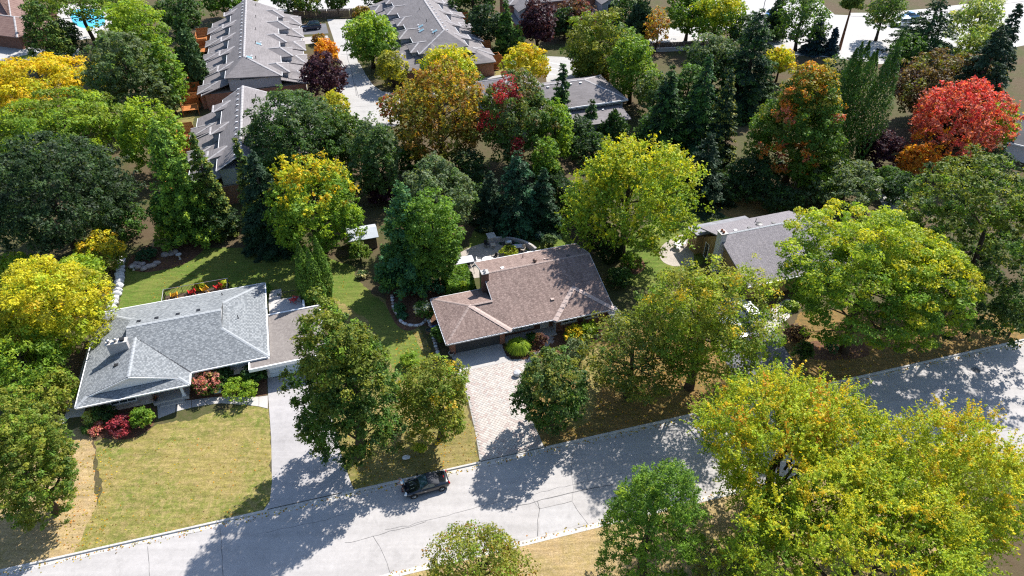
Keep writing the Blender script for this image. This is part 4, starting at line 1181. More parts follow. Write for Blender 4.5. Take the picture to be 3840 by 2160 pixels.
    for x, y in skylights:
        z = zr - x * (zr - zl) / xl
        s_ = part('skylight', MT['grey_trim'], root, lambda m: m.obox((X(x), y, z + .05), (.55, .42, .07), 0, ('Y', sl_ * sx)))
        part('pane', MT['skylight'], s_, lambda m: m.obox((X(x), y, z + .10), (.47, .34, .04), 0, ('Y', sl_ * sx)))
        roof_vent(root, X(x + .3), y + 1.3, z - .12, 0, .16, MT['white_paint'])

def wood_deck(loc, rz, w, d, label, h=1.0, stairs=False):
    """raised cedar deck with board privacy screen; x = outwards"""
    t = empty('wooden_deck', loc, rz, label, 'deck', 'cedar decks behind the townhouses')
    part('floor', MT['wood'], t, lambda m: [m.box(.14 * k, .14 * k + .125, 0, w, h - .05, h) for k in range(int(d / .14))])
    part('privacy_screen', MT['wood'], t, lambda m: [m.box(.15 * k, .15 * k + .13, -.04, 0, .15, h + 1.75) for k in range(int(d / .15))])
    part('privacy_screen', MT['wood'], t, lambda m: [m.box(d, d + .04, .15 * k, .15 * k + .13, .15, h + 1.0) for k in range(int(w / .15))])
    for x, y in ((0.0, w), (d, w), (d, -.02), (0.0, -.14)):
        part('post', MT['wood'], t, lambda m: m.box(x - .05, x + .05, y, y + .1, 0, h + 1.15))
    part('rail', MT['wood'], t, lambda m: (m.box(0, d, w, w + .06, h + .95, h + 1.05), m.box(d - .02, d + .08, 0, w, h + 1.02, h + 1.1)))
    if stairs:
        part('stair', MT['wood'], t, lambda m: [m.box(.2, 1.3, -.35 - .28 * k, -.08 - .28 * k, h - .2 - .2 * k, h - .14 - .2 * k) for k in range(4)])
    return t

pA = FT.w(-12.0, 147); rowA = empty('townhouse_row', pA, FT.a, 'long grey-roofed townhouse terrace left of the lane, behind the dark maple', 'townhouses', 'townhouse terraces')
town_section(rowA, 127.0 - 147, 169.0 - 147, 1, 5, True, False, 3, skylights=((.9, -15.5), (2.4, -6.5)))
pA2 = FT.w(-12.0, 104); rowA2 = empty('townhouse_row', pA2, FT.a, 'nearer grey-roofed townhouse block whose roof slips behind the spruces', 'townhouses', 'townhouse terraces')
town_section(rowA2, 92.0 - 104, 117.2 - 104, 1, 3, False, False, 4)
pB = FT.w(25.4, 150); rowB = empty('townhouse_row', pB, FT.a, 'grey-roofed townhouse terrace right of the lane with teal skylights', 'townhouses', 'townhouse terraces')
town_section(rowB, 130.4 - 150, 172 - 150, -1, 5, True, False, 5, skylights=((3.6, -9.5), (3.3, -7.2), (1.6, -13.5)))
# bay turret and white door on the lane end of that terrace
part('bay_wall', MT['town_siding'], rowB, lambda m: m.prism([(-4.6, -19.3), (-4.6, -20.4), (-4.0, -21.1), (-2.6, -21.1), (-2.0, -20.4), (-2.0, -19.3)], 0, 4.9))
part('bay_roof', MT['town_roof'], rowB, lambda m: [m.slab([a, b, (-3.3, -18.2, 6.3)], .12) for a, b in zip([(-5.0, -19.2, 4.9), (-5.0, -20.6, 4.9), (-4.2, -21.5, 4.9), (-2.4, -21.5, 4.9), (-1.6, -20.6, 4.9)], [(-5.0, -20.6, 4.9), (-4.2, -21.5, 4.9), (-2.4, -21.5, 4.9), (-1.6, -20.6, 4.9), (-1.6, -19.2, 4.9)])])
window(rowB, -3.9, -2.7, 3.3, 4.5, -21.1, (0, -1), 'window', 1, False)
part('end_wall', MT['brick_town'], rowB, lambda m: m.box(-9.4, -1.0, -21.6, -19.32, 0, 2.8))
part('end_roof', MT['town_roof'], rowB, lambda m: m.slab([(-10.0, -22.0, 2.85), (-.6, -22.0, 2.85), (-.6, -19.0, 3.9), (-10.0, -19.0, 3.9)], .14))
part('garage_door', MT['white_door'], rowB, lambda m: [m.box(-6.8, -2.4, -21.66, -21.61, .05 + j * .53, .05 + j * .53 + .51) for j in range(4)])
part('end_roof', MT['town_roof'], rowB, lambda m: (m.slab([(2.6, -22.4, 2.85), (8.4, -22.4, 2.85), (5.5, -19.6, 4.0)], .14), m.slab([(8.4, -22.4, 2.85), (8.6, -18.4, 2.9), (5.5, -18.4, 4.1), (5.5, -19.6, 4.0)], .14), m.slab([(2.6, -22.4, 2.85), (5.5, -19.6, 4.0), (5.5, -18.4, 4.1), (2.6, -18.4, 3.2)], .14)))
part('end_wall', MT['brick_town'], rowB, lambda m: m.box(3.0, 8.0, -22.0, -19.32, 0, 2.75))
# decks
for k, v in enumerate((167.0, 159.5, 151.0, 143.0, 134.5, 129.0)):
    p = FT.w(-21.2, v); wood_deck(p, FT.a + math.pi, 3.2, 2.6, ['cedar deck at the far end of the left terrace', 'second farthest cedar deck behind the left terrace', 'cedar deck midway behind the left terrace', 'sunlit cedar deck behind the left terrace, third from its near end', 'cedar deck second from the near end of the left terrace', 'cedar deck at the near corner of the left terrace'][k])
for k, v in enumerate((116.5, 111.0, 104.5, 99.5)):
    p = FT.w(-21.2, v); wood_deck(p, FT.a + math.pi, 3.0, 2.4, ['cedar deck at the far end of the nearer block', 'boarded cedar deck, second behind the nearer block', 'slatted cedar deck, third behind the nearer block', 'cedar deck half under the spruce behind the nearer block'][k])
for k, v in enumerate((160.5, 149.0, 140.5, 131.5)):
    p = FT.w(33.9, v); wood_deck(p, FT.a, 3.2, 2.2, ['bare cedar screen at the far end of the right terrace', 'cedar deck with sloping rail beside the right terrace', 'cedar deck screen in front of the lawn by the right terrace', 'cedar deck with steps at the near corner of the right terrace'][k], stairs=(k in (1, 3)))

# grey house with skylight behind the red-tipped maple
FC = Frame((FT.w(41.5, 101)[0], FT.w(41.5, 101)[1]), 17.5)
ch_ = empty('grey_house', (FC.o[0], FC.o[1], 0), FC.a, 'low grey house with one teal skylight behind the narrow spruce', 'house')
o, A, B_ = roof_block('roof', ch_, MT['town_roof'], -12.0, 8.2, 0, 11.5, 3.9, .36, 'x')
part('lower_roof', MT['town_roof'], ch_, lambda m: (m.slab([(-6, -4.3, 2.4), (7.0, -4.3, 2.4), (7.0, .6, 3.1), (-6, .6, 3.1)], .14)))
o2, _, _ = roof_block('roof', ch_, MT['town_roof'], -14.5, -3, 6.5, 17.0, 3.4, .4, 'y')
part('wall', MT['town_siding'], ch_, lambda m: (m.box(-11.4, 7.6, .6, 10.9, 0, 3.7), m.box(-14, -3.5, 7.2, 16.4, 0, 3.3), m.box(-5.6, 6.6, -3.8, .59, 0, 2.3)))
part('gutter', MT['white_paint'], ch_, lambda m: m.box(-12, 8.2, -.12, -.005, 3.66, 3.9))
part('eave_trim', MT['white_paint'], ch_, lambda m: m.box(-6, 7.0, .56, .597, 3.1, 3.2))
window(ch_, 3.7, 7.0, 2.75, 3.5, .6, panes=3); window(ch_, -2.4, -.6, 2.75, 3.5, .6, panes=2)
s_ = part('skylight', MT['grey_trim'], ch_, lambda m: m.obox((-1.4, 4.8, 5.72), (.5, .55, .08), 0, ('X', .35)))
part('pane', MT['skylight'], s_, lambda m: m.obox((-1.4, 4.8, 5.79), (.42, .46, .04), 0, ('X', .35)))
for u in (-8.5, -4.4, -.3, 1.5): roof_vent(ch_, u, 5.0, 5.72, 0, .2, MT['white_paint'])
for u in (-2.5, 3.4): roof_vent(ch_, u, -.6, 2.95, 0, .18, MT['white_paint'])

# ------------------------------------------------------------------ houses at the edges of the picture
FD = Frame(tuple(at(2100, 95, 0)[:2]), 15.0)
fd_ = empty('gabled_house', (FD.o[0], FD.o[1], 0), FD.a, 'far grey townhouse with arched gable window behind the purple tree', 'house')
roof_block('roof', fd_, MT['town_roof'], -12, 16, 1, 12, 5.2, .42, 'x')
for x0, x1, y0 in ((-11, -5.0, -3.5), (1.5, 6.0, -1.8), (8.5, 13.5, -3.5)):
    roof_block('roof', fd_, MT['town_roof'], x0, x1, y0, 7, 4.9, .5, 'y', False, True)
    part('wall', MT['town_siding'], fd_, lambda m: (m.box(x0 + .4, x1 - .4, y0 + .35, 4, 0, 4.8), m.hexa([(x0 + .4, y0 + .35, 4.8), (x1 - .4, y0 + .35, 4.8), (x1 - .4, y0 + .5, 4.8), (x0 + .4, y0 + .5, 4.8), ((x0 + x1) / 2 - .1, y0 + .35, 4.8 + (x1 - x0) * .22), ((x0 + x1) / 2 + .1, y0 + .35, 4.8 + (x1 - x0) * .22), ((x0 + x1) / 2 + .1, y0 + .5, 4.8 + (x1 - x0) * .22), ((x0 + x1) / 2 - .1, y0 + .5, 4.8 + (x1 - x0) * .22)])))
    window(fd_, (x0 + x1) / 2 - .8, (x0 + x1) / 2 + .8, 3.2, 4.7, y0 + .35, (0, -1), 'window', 2, False)
part('wall', MT['brick_town'], fd_, lambda m: m.box(-11.4, 15.4, 1.6, 11.4, 0, 5.0))
part('lower_roof', MT['town_roof'], fd_, lambda m: m.slab([(-12, -5.0, 2.7), (14.4, -5.0, 2.7), (14.4, 1.5, 3.3), (-12, 1.5, 3.3)], .14))
part('wall', MT['brick_town'], fd_, lambda m: m.box(-11.2, 13.8, -4.4, 1.59, 0, 2.6))

FE = Frame(tuple(at(-40, 175, 0)[:2]), -18.0)
fe_ = empty('tiled_house', (FE.o[0], FE.o[1], 0), FE.a, 'brick house with ribbed brown tile roof at the pool garden', 'house')
MT['tile'] = m_siding('brown_tiles', (.20, .125, .10), .33)
t = NT('brown_roof_tiles'); sp = t.add('ShaderNodeSeparateXYZ'); t.l(t.obj(), sp.inputs[0])
fr = t.val('FRACT', t.val('MULTIPLY', sp.outputs[2], 4.2)); n_ = t.noise(t.obj(), 1.0, 4)
t.bump(fr, .6, .04)
MT['tile'] = t.set(t.mix(1.0, t.ramp(n_, [(.3, (.17, .10, .085)), (.7, (.24, .155, .13))]), t.ramp(fr, [(0, .45), (.22, 1), (1, .9)]), 'MULTIPLY'), .8, .25)
roof_block('roof', fe_, MT['tile'], -14, 9.5, 0, 11, 2.9, .42, 'x')
roof_block('roof', fe_, MT['tile'], -18, -2, 9, 22, 2.9, .42, 'y')
part('wall', MT['brick_brown'], fe_, lambda m: (m.box(-13.4, 8.8, .8, 10.2, 0, 2.8), m.box(-17.4, -2.6, 9.6, 21.4, 0, 2.8)))
window(fe_, 0.5, 2.2, 1.3, 2.3, .8, panes=2)
ch = part('chimney', MT['chimney_stone'], fe_, lambda m: m.box(1.5, 2.6, 13.5, 14.3, 0, 6.0))
part('chimney_cap', MT['concrete'], ch, lambda m: m.box(1.4, 2.7, 13.4, 14.4, 6.002, 6.12))

FX = Frame(tuple(at(3768, 530, 2.8)[:2]), -38.0)
fx_ = empty('dark_roofed_house', (FX.o[0], FX.o[1], 0), FX.a, 'house with charcoal roof cut by the right edge, beside the red maple', 'house')
part('roof', m_roof('charcoal_shingles', (.10, .10, .11), .15), fx_, lambda m: (m.slab([(0, 0, 2.8), (14, 0, 2.8), (14, 6.5, 5.2), (0, 6.5, 5.2)], .16), m.slab([(14, 13, 2.8), (0, 13, 2.8), (0, 6.5, 5.2), (14, 6.5, 5.2)], .16)))
part('wall', MT['stucco'], fx_, lambda m: (m.box(.6, 13.6, .6, 12.4, 0, 2.6), m.hexa([(.6, .6, 2.6), (.7, .6, 2.6), (.7, 12.4, 2.6), (.6, 12.4, 2.6), (.6, 6.4, 4.9), (.7, 6.4, 4.9), (.7, 6.6, 4.9), (.6, 6.6, 4.9)])))
part('fascia', MT['white_paint'], fx_, lambda m: m.box(0, 14, -.08, -.002, 2.6, 2.82))
for k in (2.5, 6): roof_vent(fx_, k, 4.6, 2.8 + 4.6 * .369, 0, .2, MT['white_paint'])
pipe(fx_, 1.2, 1.6, 3.4)
# garden shed under the trees
sp_ = FB.w(-5.5, 24.5)
sh_ = empty('garden_shed', sp_, FB.a, 'small garden shed with pale ribbed roof between the trees', 'shed')
part('wall', MT['wood_dark'], sh_, lambda m: m.box(-1.6, 1.6, -1.2, 1.2, 0, 1.9))
part('roof', m_siding('ribbed_metal', (.42, .45, .5), .2, True), sh_, lambda m: (m.slab([(-1.9, -1.6, 1.9), (1.9, -1.6, 1.9), (1.9, 0, 2.5), (-1.9, 0, 2.5)], .06), m.slab([(1.9, 1.6, 1.9), (-1.9, 1.6, 1.9), (-1.9, 0, 2.5), (1.9, 0, 2.5)], .06)))
# ================================================================== trees and shrubs
RPX = 1024.0 / 3840.0
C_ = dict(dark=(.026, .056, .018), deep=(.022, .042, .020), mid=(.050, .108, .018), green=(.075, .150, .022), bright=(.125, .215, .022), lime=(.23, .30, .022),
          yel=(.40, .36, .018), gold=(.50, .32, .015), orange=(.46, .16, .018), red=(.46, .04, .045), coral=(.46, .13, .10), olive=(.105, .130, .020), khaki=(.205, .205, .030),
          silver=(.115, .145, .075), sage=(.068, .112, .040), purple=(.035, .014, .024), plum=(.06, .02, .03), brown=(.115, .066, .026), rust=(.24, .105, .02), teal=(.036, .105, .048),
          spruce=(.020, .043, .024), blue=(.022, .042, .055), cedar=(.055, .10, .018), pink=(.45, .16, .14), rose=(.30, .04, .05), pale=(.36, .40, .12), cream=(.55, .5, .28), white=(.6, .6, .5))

GAIN = 1.3
for _k in C_: C_[_k] = tuple(min(.75, x * GAIN) for x in C_[_k])

def unit(v): return v / (np.linalg.norm(v, axis=-1, keepdims=True) + 1e-9)

def tri_budget(): pass
LEAF_TOTAL = [0]

def leaf_geo(P, N, A, size, aspect, rng):
    """rhombic leaf faces: centre P, normal N, long axis A (made square to N)"""
    A = unit(A - N * (A * N).sum(1, keepdims=True))
    Bv = np.cross(N, A)
    a = A * (size * .5)[:, None]; b = Bv * (size * .5 * aspect)[:, None]
    k = rng.uniform(-.25, .25, (len(P), 1))
    bend = N * (size * rng.uniform(-.12, .12, len(P)))[:, None]
    V = np.stack([P - a + b * k, P + a * .55 + b * 1.05, P + a * .75 - b * .95 + bend], 1)
    return V.reshape(-1, 3)

def pick_colors(pal, ids, n_ids, rng, jitter=.22):
    w = np.array([p[1] for p in pal], float); w /= w.sum()
    cols = np.array([C_[p[0]] if isinstance(p[0], str) else p[0] for p in pal])
    ch = rng.choice(len(pal), n_ids, p=w)
    mean = (cols * w[:, None]).sum(0)
    c = (cols[ch] * .7 + mean * .3)[ids].copy()
    # a share of the leaves takes another colour of the same palette
    sw = rng.random(len(ids)) < .12
    c[sw] = .5 * mean + .5 * cols[rng.choice(len(pal), sw.sum(), p=w)]
    tone = rng.uniform(1 - jitter, 1 + jitter, n_ids)[ids] * rng.uniform(.84, 1.18, len(ids))
    hue = rng.normal(0, .06, (len(ids), 1)) * np.array([[1.0, .2, -.5]])
    return np.clip(c * tone[:, None] * (1 + hue), .002, .9)

def crown_broad(rng, r, rz, n, L, style='round', clump=1.0, spike=0.0, flat=.65, gap=.0, lobes=.22, bottom=-.75):
    """leaf centres and normals of a broadleaf crown, centre at the origin"""
    rc0 = np.clip(.21 * min(r, rz * 1.3), .32, 1.25) * clump
    area = 4 * math.pi * ((r * r + 2 * r * rz) / 3)
    nc = int(np.clip(area / (rc0 * rc0 * 1.25), 28, 900))
    # lumpy outline
    dirs = unit(rng.normal(size=(16, 3))); amp = rng.uniform(-lobes, lobes, 16)
    def lump(d): return 1 + (np.maximum(0, d @ dirs.T) ** 6) @ amp
    d = []
    while len(d) < nc * 1.3:
        q = unit(rng.normal(size=(nc * 2, 3)))
        q = q[q[:, 2] > bottom]
        d = q if len(d) == 0 else np.vstack([d, q])
    holes = unit(rng.normal(size=(5, 3)))
    hs = rng.uniform(.955, .985, 5)
    d = d[~((d @ holes.T) > hs).any(1)]
    d = d[:nc]; nc = len(d)
    inner = rng.random(nc) < .28
    rho = np.where(inner, rng.uniform(.35, .72, nc), rng.uniform(.72, 1.0, nc) + .10 * (rng.random(nc) < .12)) * np.clip(lump(d), .68, 1.22)
    prof = np.ones(nc)
    if style == 'cone': prof = np.clip(1.12 - .55 * (d[:, 2] + .75) / 1.75, .35, 1.1)
    if style == 'dome': prof = np.where(d[:, 2] < 0, 1.04, 1.0)
    C = d * rho[:, None] * np.array([r, r, rz]); C[:, :2] *= prof[:, None]
    rc = rc0 * rng.uniform(.65, 1.35, nc)
    wts = rc ** 2; wts /= wts.sum()
    ids = rng.choice(nc, n, p=wts)
    od = unit(rng.normal(size=(n, 3)))
    dd = d[ids]
    od = unit(od + .45 * dd + np.array([0, 0, .25]))          # leaves sit on the outer, upper side of each clump
    rad = rc[ids] * rng.uniform(.35, 1.0, n) ** .6
    off = od * rad[:, None]
    off[:, 2] *= flat
    if spike:
        ns = 5
        ax = unit(d * .7 + np.array([0, 0, .7]))
        sd_ = unit(ax[:, None, :] + .6 * rng.normal(size=(nc, ns, 3)))
        sl = rc[:, None] * spike * rng.uniform(.8, 1.5, (nc, ns))
        si = rng.integers(0, ns, n); tt = rng.uniform(0, 1, n)
        shoot = sd_[ids, si] * (sl[ids, si] * tt)[:, None] + od * (rc[ids] * .34 * (1 - .65 * tt) * rng.uniform(.3, 1, n))[:, None]
        on = rng.random(n) < min(.85, .45 + .3 * spike)
        off = np.where(on[:, None], shoot, off)
    P = C[ids] + off
    N = unit(.75 * od + np.array([0, 0, .5]) + .5 * rng.normal(size=(n, 3)))
    A = unit(rng.normal(size=(n, 3)) + (unit(off) * .5))
    h = (C[ids][:, 2] / rz + 1) / 2
    return P, N, A, ids, nc, h, C, d

def solve_crown(cx, cy, w, h, clear):
    zc = 5.0
    for _ in range(14):
        P = at(cx, cy, zc); s = proj(P)[2]
        dist = np.linalg.norm(P - np.array([0, 0, CAM_H])); sa = (CAM_H - zc) / dist; ca = math.sqrt(1 - sa * sa)
        r = w / s; hm = h / s
        rz = math.sqrt(max(hm * hm - (r * sa) ** 2, (.45 * r) ** 2)) / ca
        rz = min(rz, 1.9 * r, 11)
        zc = .5 * zc + .5 * (clear + rz * .92)
    return at(cx, cy, zc), r, rz, s

def limbs(m, rng, base, top, centres, r0, r, nl, bend=.25):
    """tapering trunk with limbs that reach into the crown"""
    base, top = np.array(base, float), np.array(top, float)
    H = top[2] - base[2]
    mid = (base + top) / 2 + np.array([rng.normal() * .05 * H, rng.normal() * .05 * H, 0])
    path = [base + np.array([0, 0, -.1]), base * .7 + mid * .3, mid, mid * .45 + top * .55, top]
    m.tube(path, [r0 * 1.35, r0, r0 * .8, r0 * .5, r0 * .12], 8)
    if len(centres) == 0: return
    idx = rng.choice(len(centres), min(nl, len(centres)), replace=False)
    for i in idx:
        c = centres[i]
        t = np.clip((c[2] - base[2]) / max(H, .1) - .28, .18, .85)
        s = base + (top - base) * t
        q = s + (c - s) * .5 + np.array([0, 0, -.10 * np.linalg.norm(c - s) * rng.uniform(0, 1.4)])
        rr_ = r0 * (1 - t * .7) * rng.uniform(.35, .6)
        m.tube([s, q, c], [rr_, rr_ * .6, rr_ * .12], 5, False)

def patches(ids_dir, rng, k, size):
    pd = unit(rng.normal(size=(k, 3)) + np.array([0, -.4, .3]))
    return (ids_dir @ pd.T).max(1) > size

def broad(name, label, cx, cy, w, h, pal, clear=1.6, top=None, top_at=.6, patch=None, npatch=4, psize=.86, style='round', clump=1.0, spike=0., flat=.65, dens=1.0, lp=2.7, bottom=-.75,
          seed=None, group='trees around the gardens', cat='tree', lobes=.22, aspect=.62, bark='bark', base=None, mat='leaf', trunk=True, nl=14, patch_at=None):
    """broadleaf tree fitted to an ellipse (cx, cy, w, h) of the 2576-pixel-wide view"""
    K = 3840 / 2576.0
    seed = int(cx * 7 + cy * 13) if seed is None else seed
    rng = np.random.default_rng(seed)
    w *= .97; h *= .97
    Cc, r, rz, s = solve_crown(cx * K, cy * K, w * K, h * K, clear)
    L = lp / (s * RPX)
    n = int(np.clip(dens * 25.0 * math.pi * (w * K * RPX) * (h * K * RPX) / (lp * lp), 400, 190000))
    P, N, A, ids, nc, hh, C, dcl = crown_broad(rng, r, rz, n, L, style, clump, spike, flat, 0, lobes, bottom)
    col = pick_colors(pal, ids, nc, rng)
    if top:
        hc = (C[:, 2] / rz + 1) / 2
        pr = np.clip((hc - top_at) / (1 - top_at) * 1.3 + .15 * rng.normal(size=nc), 0, 1)
        on = (rng.random(nc) < pr)[ids] & (rng.random(n) < .85)
        col2 = pick_colors(top, ids, nc, rng); col[on] = col2[on]
    if patch:
        if patch_at is not None:
            on_c = np.zeros(nc, bool)
            for q, sz in patch_at: on_c |= (dcl @ unit(np.array(q, float))) > sz
        else:
            on_c = patches(dcl, rng, npatch, psize)
        on = on_c[ids] & (rng.random(n) < .88)
        col2 = pick_colors(patch, ids, nc, rng); col[on] = col2[on]
    V = leaf_geo(P, N, A, 1.0 * L * rng.uniform(.5, 1.35, n), aspect * 1.25, rng)
    basep = np.array([Cc[0], Cc[1], 0.0]) if base is None else np.array(base, float)
    V = V + (Cc - basep)
    V[:, 2] = np.maximum(V[:, 2], .05)
    t = empty(name, basep, 0, label, cat, group)
    mesh_np('crown', V, 3, col, MT[mat], t)
    LEAF_TOTAL[0] += n
    if trunk:
        m = MB(); r0 = np.clip(.055 * r + .02 * rz, .05, .42)
        limbs(m, rng, (0, 0, 0), tuple((Cc - basep) + np.array([0, 0, rz * .45])), C + (Cc - basep), r0, r, nl)
        m.build('trunk', MT[bark], t, True)
    return t

def solve_top(tx, ty, by):
    lo, hi = .5, 34.0
    for _ in range(40):
        H = (lo + hi) / 2
        P = at(tx, ty, H); y = proj((P[0], P[1], 0))[1]
        if y < by: lo = H
        else: hi = H
    return at(tx, ty, H)

def conifer(name, label, tx, ty, by, w, pal, kind='spruce', dens=1.0, lp=2.6, group='evergreens around the gardens', tips=None, seed=None, power=.85, droop=.35, low=.06, bark='bark', mat='needle'):
    """cone-shaped evergreen: tip and foot height given in the 2576-pixel-wide view"""
    K = 3840 / 2576.0
    rng = np.random.default_rng(int(tx * 11 + ty * 5) if seed is None else seed)
    T = solve_top(tx * K, ty * K, by * K); H = T[2]
    s = proj((T[0], T[1], H * .4))[2]
    w *= 1.12; power += .10
    R = w * K / s; L = lp / (s * RPX)
    hpx = (by - ty) * K * RPX
    n = int(np.clip(dens * 22.0 * 2 * (w * K * RPX) * hpx / (lp * lp), 500, 130000))
    nb = int(np.clip(H * 14, 60, 330))
    tb = rng.uniform(0, 1, nb) ** 1.25 * (1 - low) + low          # height of each bough
    if kind == 'spruce':
        lev = max(8, int(H / .75)); tb = np.clip((np.floor(tb * lev) + rng.uniform(.1, .6, nb)) / lev, low, .99)
    ph = rng.uniform(0, 2 * math.pi, nb)
    Rb = R * np.clip(1 - tb, 0, 1) ** power * rng.uniform(.72, 1.12, nb) + .12
    wts = Rb * (1 + .4 * Rb); wts /= wts.sum()
    ids = rng.choice(nb, n, p=wts)
    q = rng.uniform(.12, 1, n) ** .75
    dirv = np.stack([np.cos(ph), np.sin(ph), np.zeros(nb)], 1)[ids]
    side = np.stack([-np.sin(ph), np.cos(ph), np.zeros(nb)], 1)[ids]
    rad = Rb[ids] * q
    wid = Rb[ids] * .30 * (1.05 - q) + L * .5
    lat = rng.normal(size=n) * wid * .6
    z = tb[ids] * H - droop * rad + (.22 * droop) * rad * q + rng.normal(size=n) * .10 * (1 if kind == 'spruce' else 2.2)
    if kind == 'cedar': z = tb[ids] * H + rng.normal(size=n) * .25 + .2 * rad
    P = dirv * rad[:, None] + side * lat[:, None]; P[:, 2] = np.maximum(z, .08)
    A = unit(dirv * .9 + side * (np.sign(lat) * .55)[:, None] + np.array([0, 0, -.25 if kind == 'spruce' else .5]) + .25 * rng.normal(size=(n, 3)))
    N = unit(np.array([0, 0, .9]) + .5 * dirv + .55 * rng.normal(size=(n, 3)))
    if kind == 'cedar': N = unit(dirv * 1.0 + .6 * rng.normal(size=(n, 3)) + np.array([0, 0, .25]))
    col = pick_colors(pal, ids, nb, rng)
    if tips:
        on = (q > .72) & (rng.random(n) < .5)
        c2 = pick_colors(tips, ids, nb, rng); col[on] = c2[on]
    V = leaf_geo(P, N, A, 1.1 * L * rng.uniform(.6, 1.6, n), .5, rng)
    t = empty(name, (T[0], T[1], 0), 0, label, 'tree', group)
    mesh_np('crown', V, 3, col, MT[mat], t)
    LEAF_TOTAL[0] += n
    m = MB(); m.tube([(0, 0, -.1), (0, 0, H * .5), (0, 0, H * .97)], [.03 * R + .016 * H, .02 * R + .008 * H, .015], 7)
    for i in range(0, nb, max(1, nb // 40)):
        e = Vector((math.cos(ph[i]) * Rb[i] * .8, math.sin(ph[i]) * Rb[i] * .8, tb[i] * H - droop * Rb[i] * .7))
        m.tube([(0, 0, tb[i] * H), e], [.035, .012], 4, False)
    m.build('trunk', MT[bark], t, True)
    return t

def spindle(name, label, spec, pal, group='evergreens around the gardens', lp=2.6, dens=1.0, seed=3):
    """fastigiate evergreen made of several upright leaders; spec = (tip x, tip y, foot y, half width) in the 2576 view"""
    K = 3840 / 2576.0
    tx, ty, by, w, nlead = spec
    rng = np.random.default_rng(seed)
    T = solve_top(tx * K, ty * K, by * K); H = T[2]; s = proj((T[0], T[1], H * .45))[2]; R = w * K / s; L = lp / (s * RPX)
    Ps, Ns, As, ids = [], [], [], []
    nt = int(dens * 24 * 2 * (w * K * RPX) * (by - ty) * K * RPX / (lp * lp))
    for k in range(nlead):
        a = 2 * math.pi * k / nlead + rng.uniform(-.4, .4); rr_ = R * (.58 if nlead > 1 else 0) * rng.uniform(.75, 1.1)
        cx, cy = rr_ * math.cos(a), rr_ * math.sin(a); hk = H * (rng.uniform(.8, .99) if k else 1.0); rk = R * (.52 if nlead > 1 else 1)
        n = nt // nlead
        t = rng.uniform(0.01, 1, n); th = rng.uniform(0, 2 * math.pi, n)
        pr = np.clip(np.minimum(1.0, (t + .12) * 2.2) * (1 - t ** 2.6), .02, 1) * rk * (1 + .10 * np.sin(th * 5 + t * 9)) * rng.uniform(.8, 1.03, n)
        out = np.stack([np.cos(th), np.sin(th), np.zeros(n)], 1)
        P = out * pr[:, None] + np.array([cx, cy, 0]); P[:, 2] = t * hk
        Ps.append(P); Ns.append(unit(out + np.array([0, 0, .35]) + .55 * rng.normal(size=(n, 3)))); As.append(unit(np.array([0, 0, 1.0]) + .5 * out + .35 * rng.normal(size=(n, 3))))
        ids.append((t * 30).astype(int) + k * 31)
    P, N, A, ids = np.vstack(Ps), np.vstack(Ns), np.vstack(As), np.concatenate(ids)
    col = pick_colors(pal, ids, ids.max() + 1, rng, .15)
    V = leaf_geo(P, N, A, L * rng.uniform(.7, 1.4, len(P)), .5, rng)
    V[:, 2] = np.maximum(V[:, 2], .03)
    t = empty(name, (T[0], T[1], 0), 0, label, 'tree', group)
    mesh_np('crown', V, 3, col, MT['needle'], t); LEAF_TOTAL[0] += len(P)
    MB().tube([(0, 0, -.05), (0, 0, H * .8)], [.12, .03], 6).build('trunk', MT['bark'], t, True)
    return t

# ---- foreground and street trees
broad('maple_tree', 'biggest yellow-green maple filling the bottom right corner', 1985, 1150, 240, 235, [('lime', 5), ('bright', 4), ('yel', 1.0), ('green', 1)], 2.2, top=[('orange', .5), ('gold', .9), ('yel', 2.5), ('lime', 5)], top_at=.4, style='dome', spike=1.5, clump=.6, dens=1.1, lp=2.7, flat=.8, lobes=.35, aspect=.5)
broad('maple_tree', 'yellow-green maple at the right edge beside the sunlit bend', 2380, 1250, 205, 205, [('lime', 5), ('bright', 3), ('yel', 1.6)], 2.2, top=[('gold', 1.2), ('yel', 2), ('lime', 3)], top_at=.45, style='dome', spike=1.5, clump=.6, dens=1.1, lp=2.7, flat=.8, lobes=.35, aspect=.5)
broad('maple_tree', 'yellow-green maple cut by the bottom edge, lowest of the three', 2190, 1440, 340, 200, [('lime', 5), ('bright', 4), ('yel', 1.2), ('green', 1.5)], 2.0, top=[('yel', 2), ('lime', 4), ('gold', .5)], top_at=.5, style='dome', spike=1.5, clump=.5, dens=1.0, lp=2.8, flat=.8, lobes=.35, aspect=.5)
broad('pine_tree', 'bushy deep green pine beside the street, left of the yellow maples', 1640, 1320, 145, 178, [('green', 3), ('mid', 1.5), ('bright', 2.6), ('lime', .5)], .8, style='cone', spike=.9, clump=.5, dens=1.1, lp=2.7, aspect=.35, lobes=.3, mat='leaf')
broad('small_tree', 'thin open-crowned tree at the bottom edge by the kerb', 1205, 1432, 140, 98, [('khaki', 3), ('olive', 3), ('bright', 1.5), ('rust', .5)], 1.0, clump=.6, dens=.5, lp=2.8, lobes=.45, nl=26)
broad('shrub', 'grey-leaved shrub under the yellow maples at the bottom edge', 1835, 1440, 85, 62, [('silver', 3), ('khaki', 2), ('cream', .6)], .1, dens=.9, group='garden shrubs', cat='shrub')
broad('linden_tree', 'tall dark green linden beside the grey driveway', 868, 975, 140, 228, [('mid', 4), ('dark', 2.5), ('olive', 2), ('green', 1.5)], 1.0, style='cone', clump=.72, dens=1.25, lobes=.14, top=[('olive', 2), ('khaki', 1.2), ('bright', 1)], top_at=.55, spike=.5)
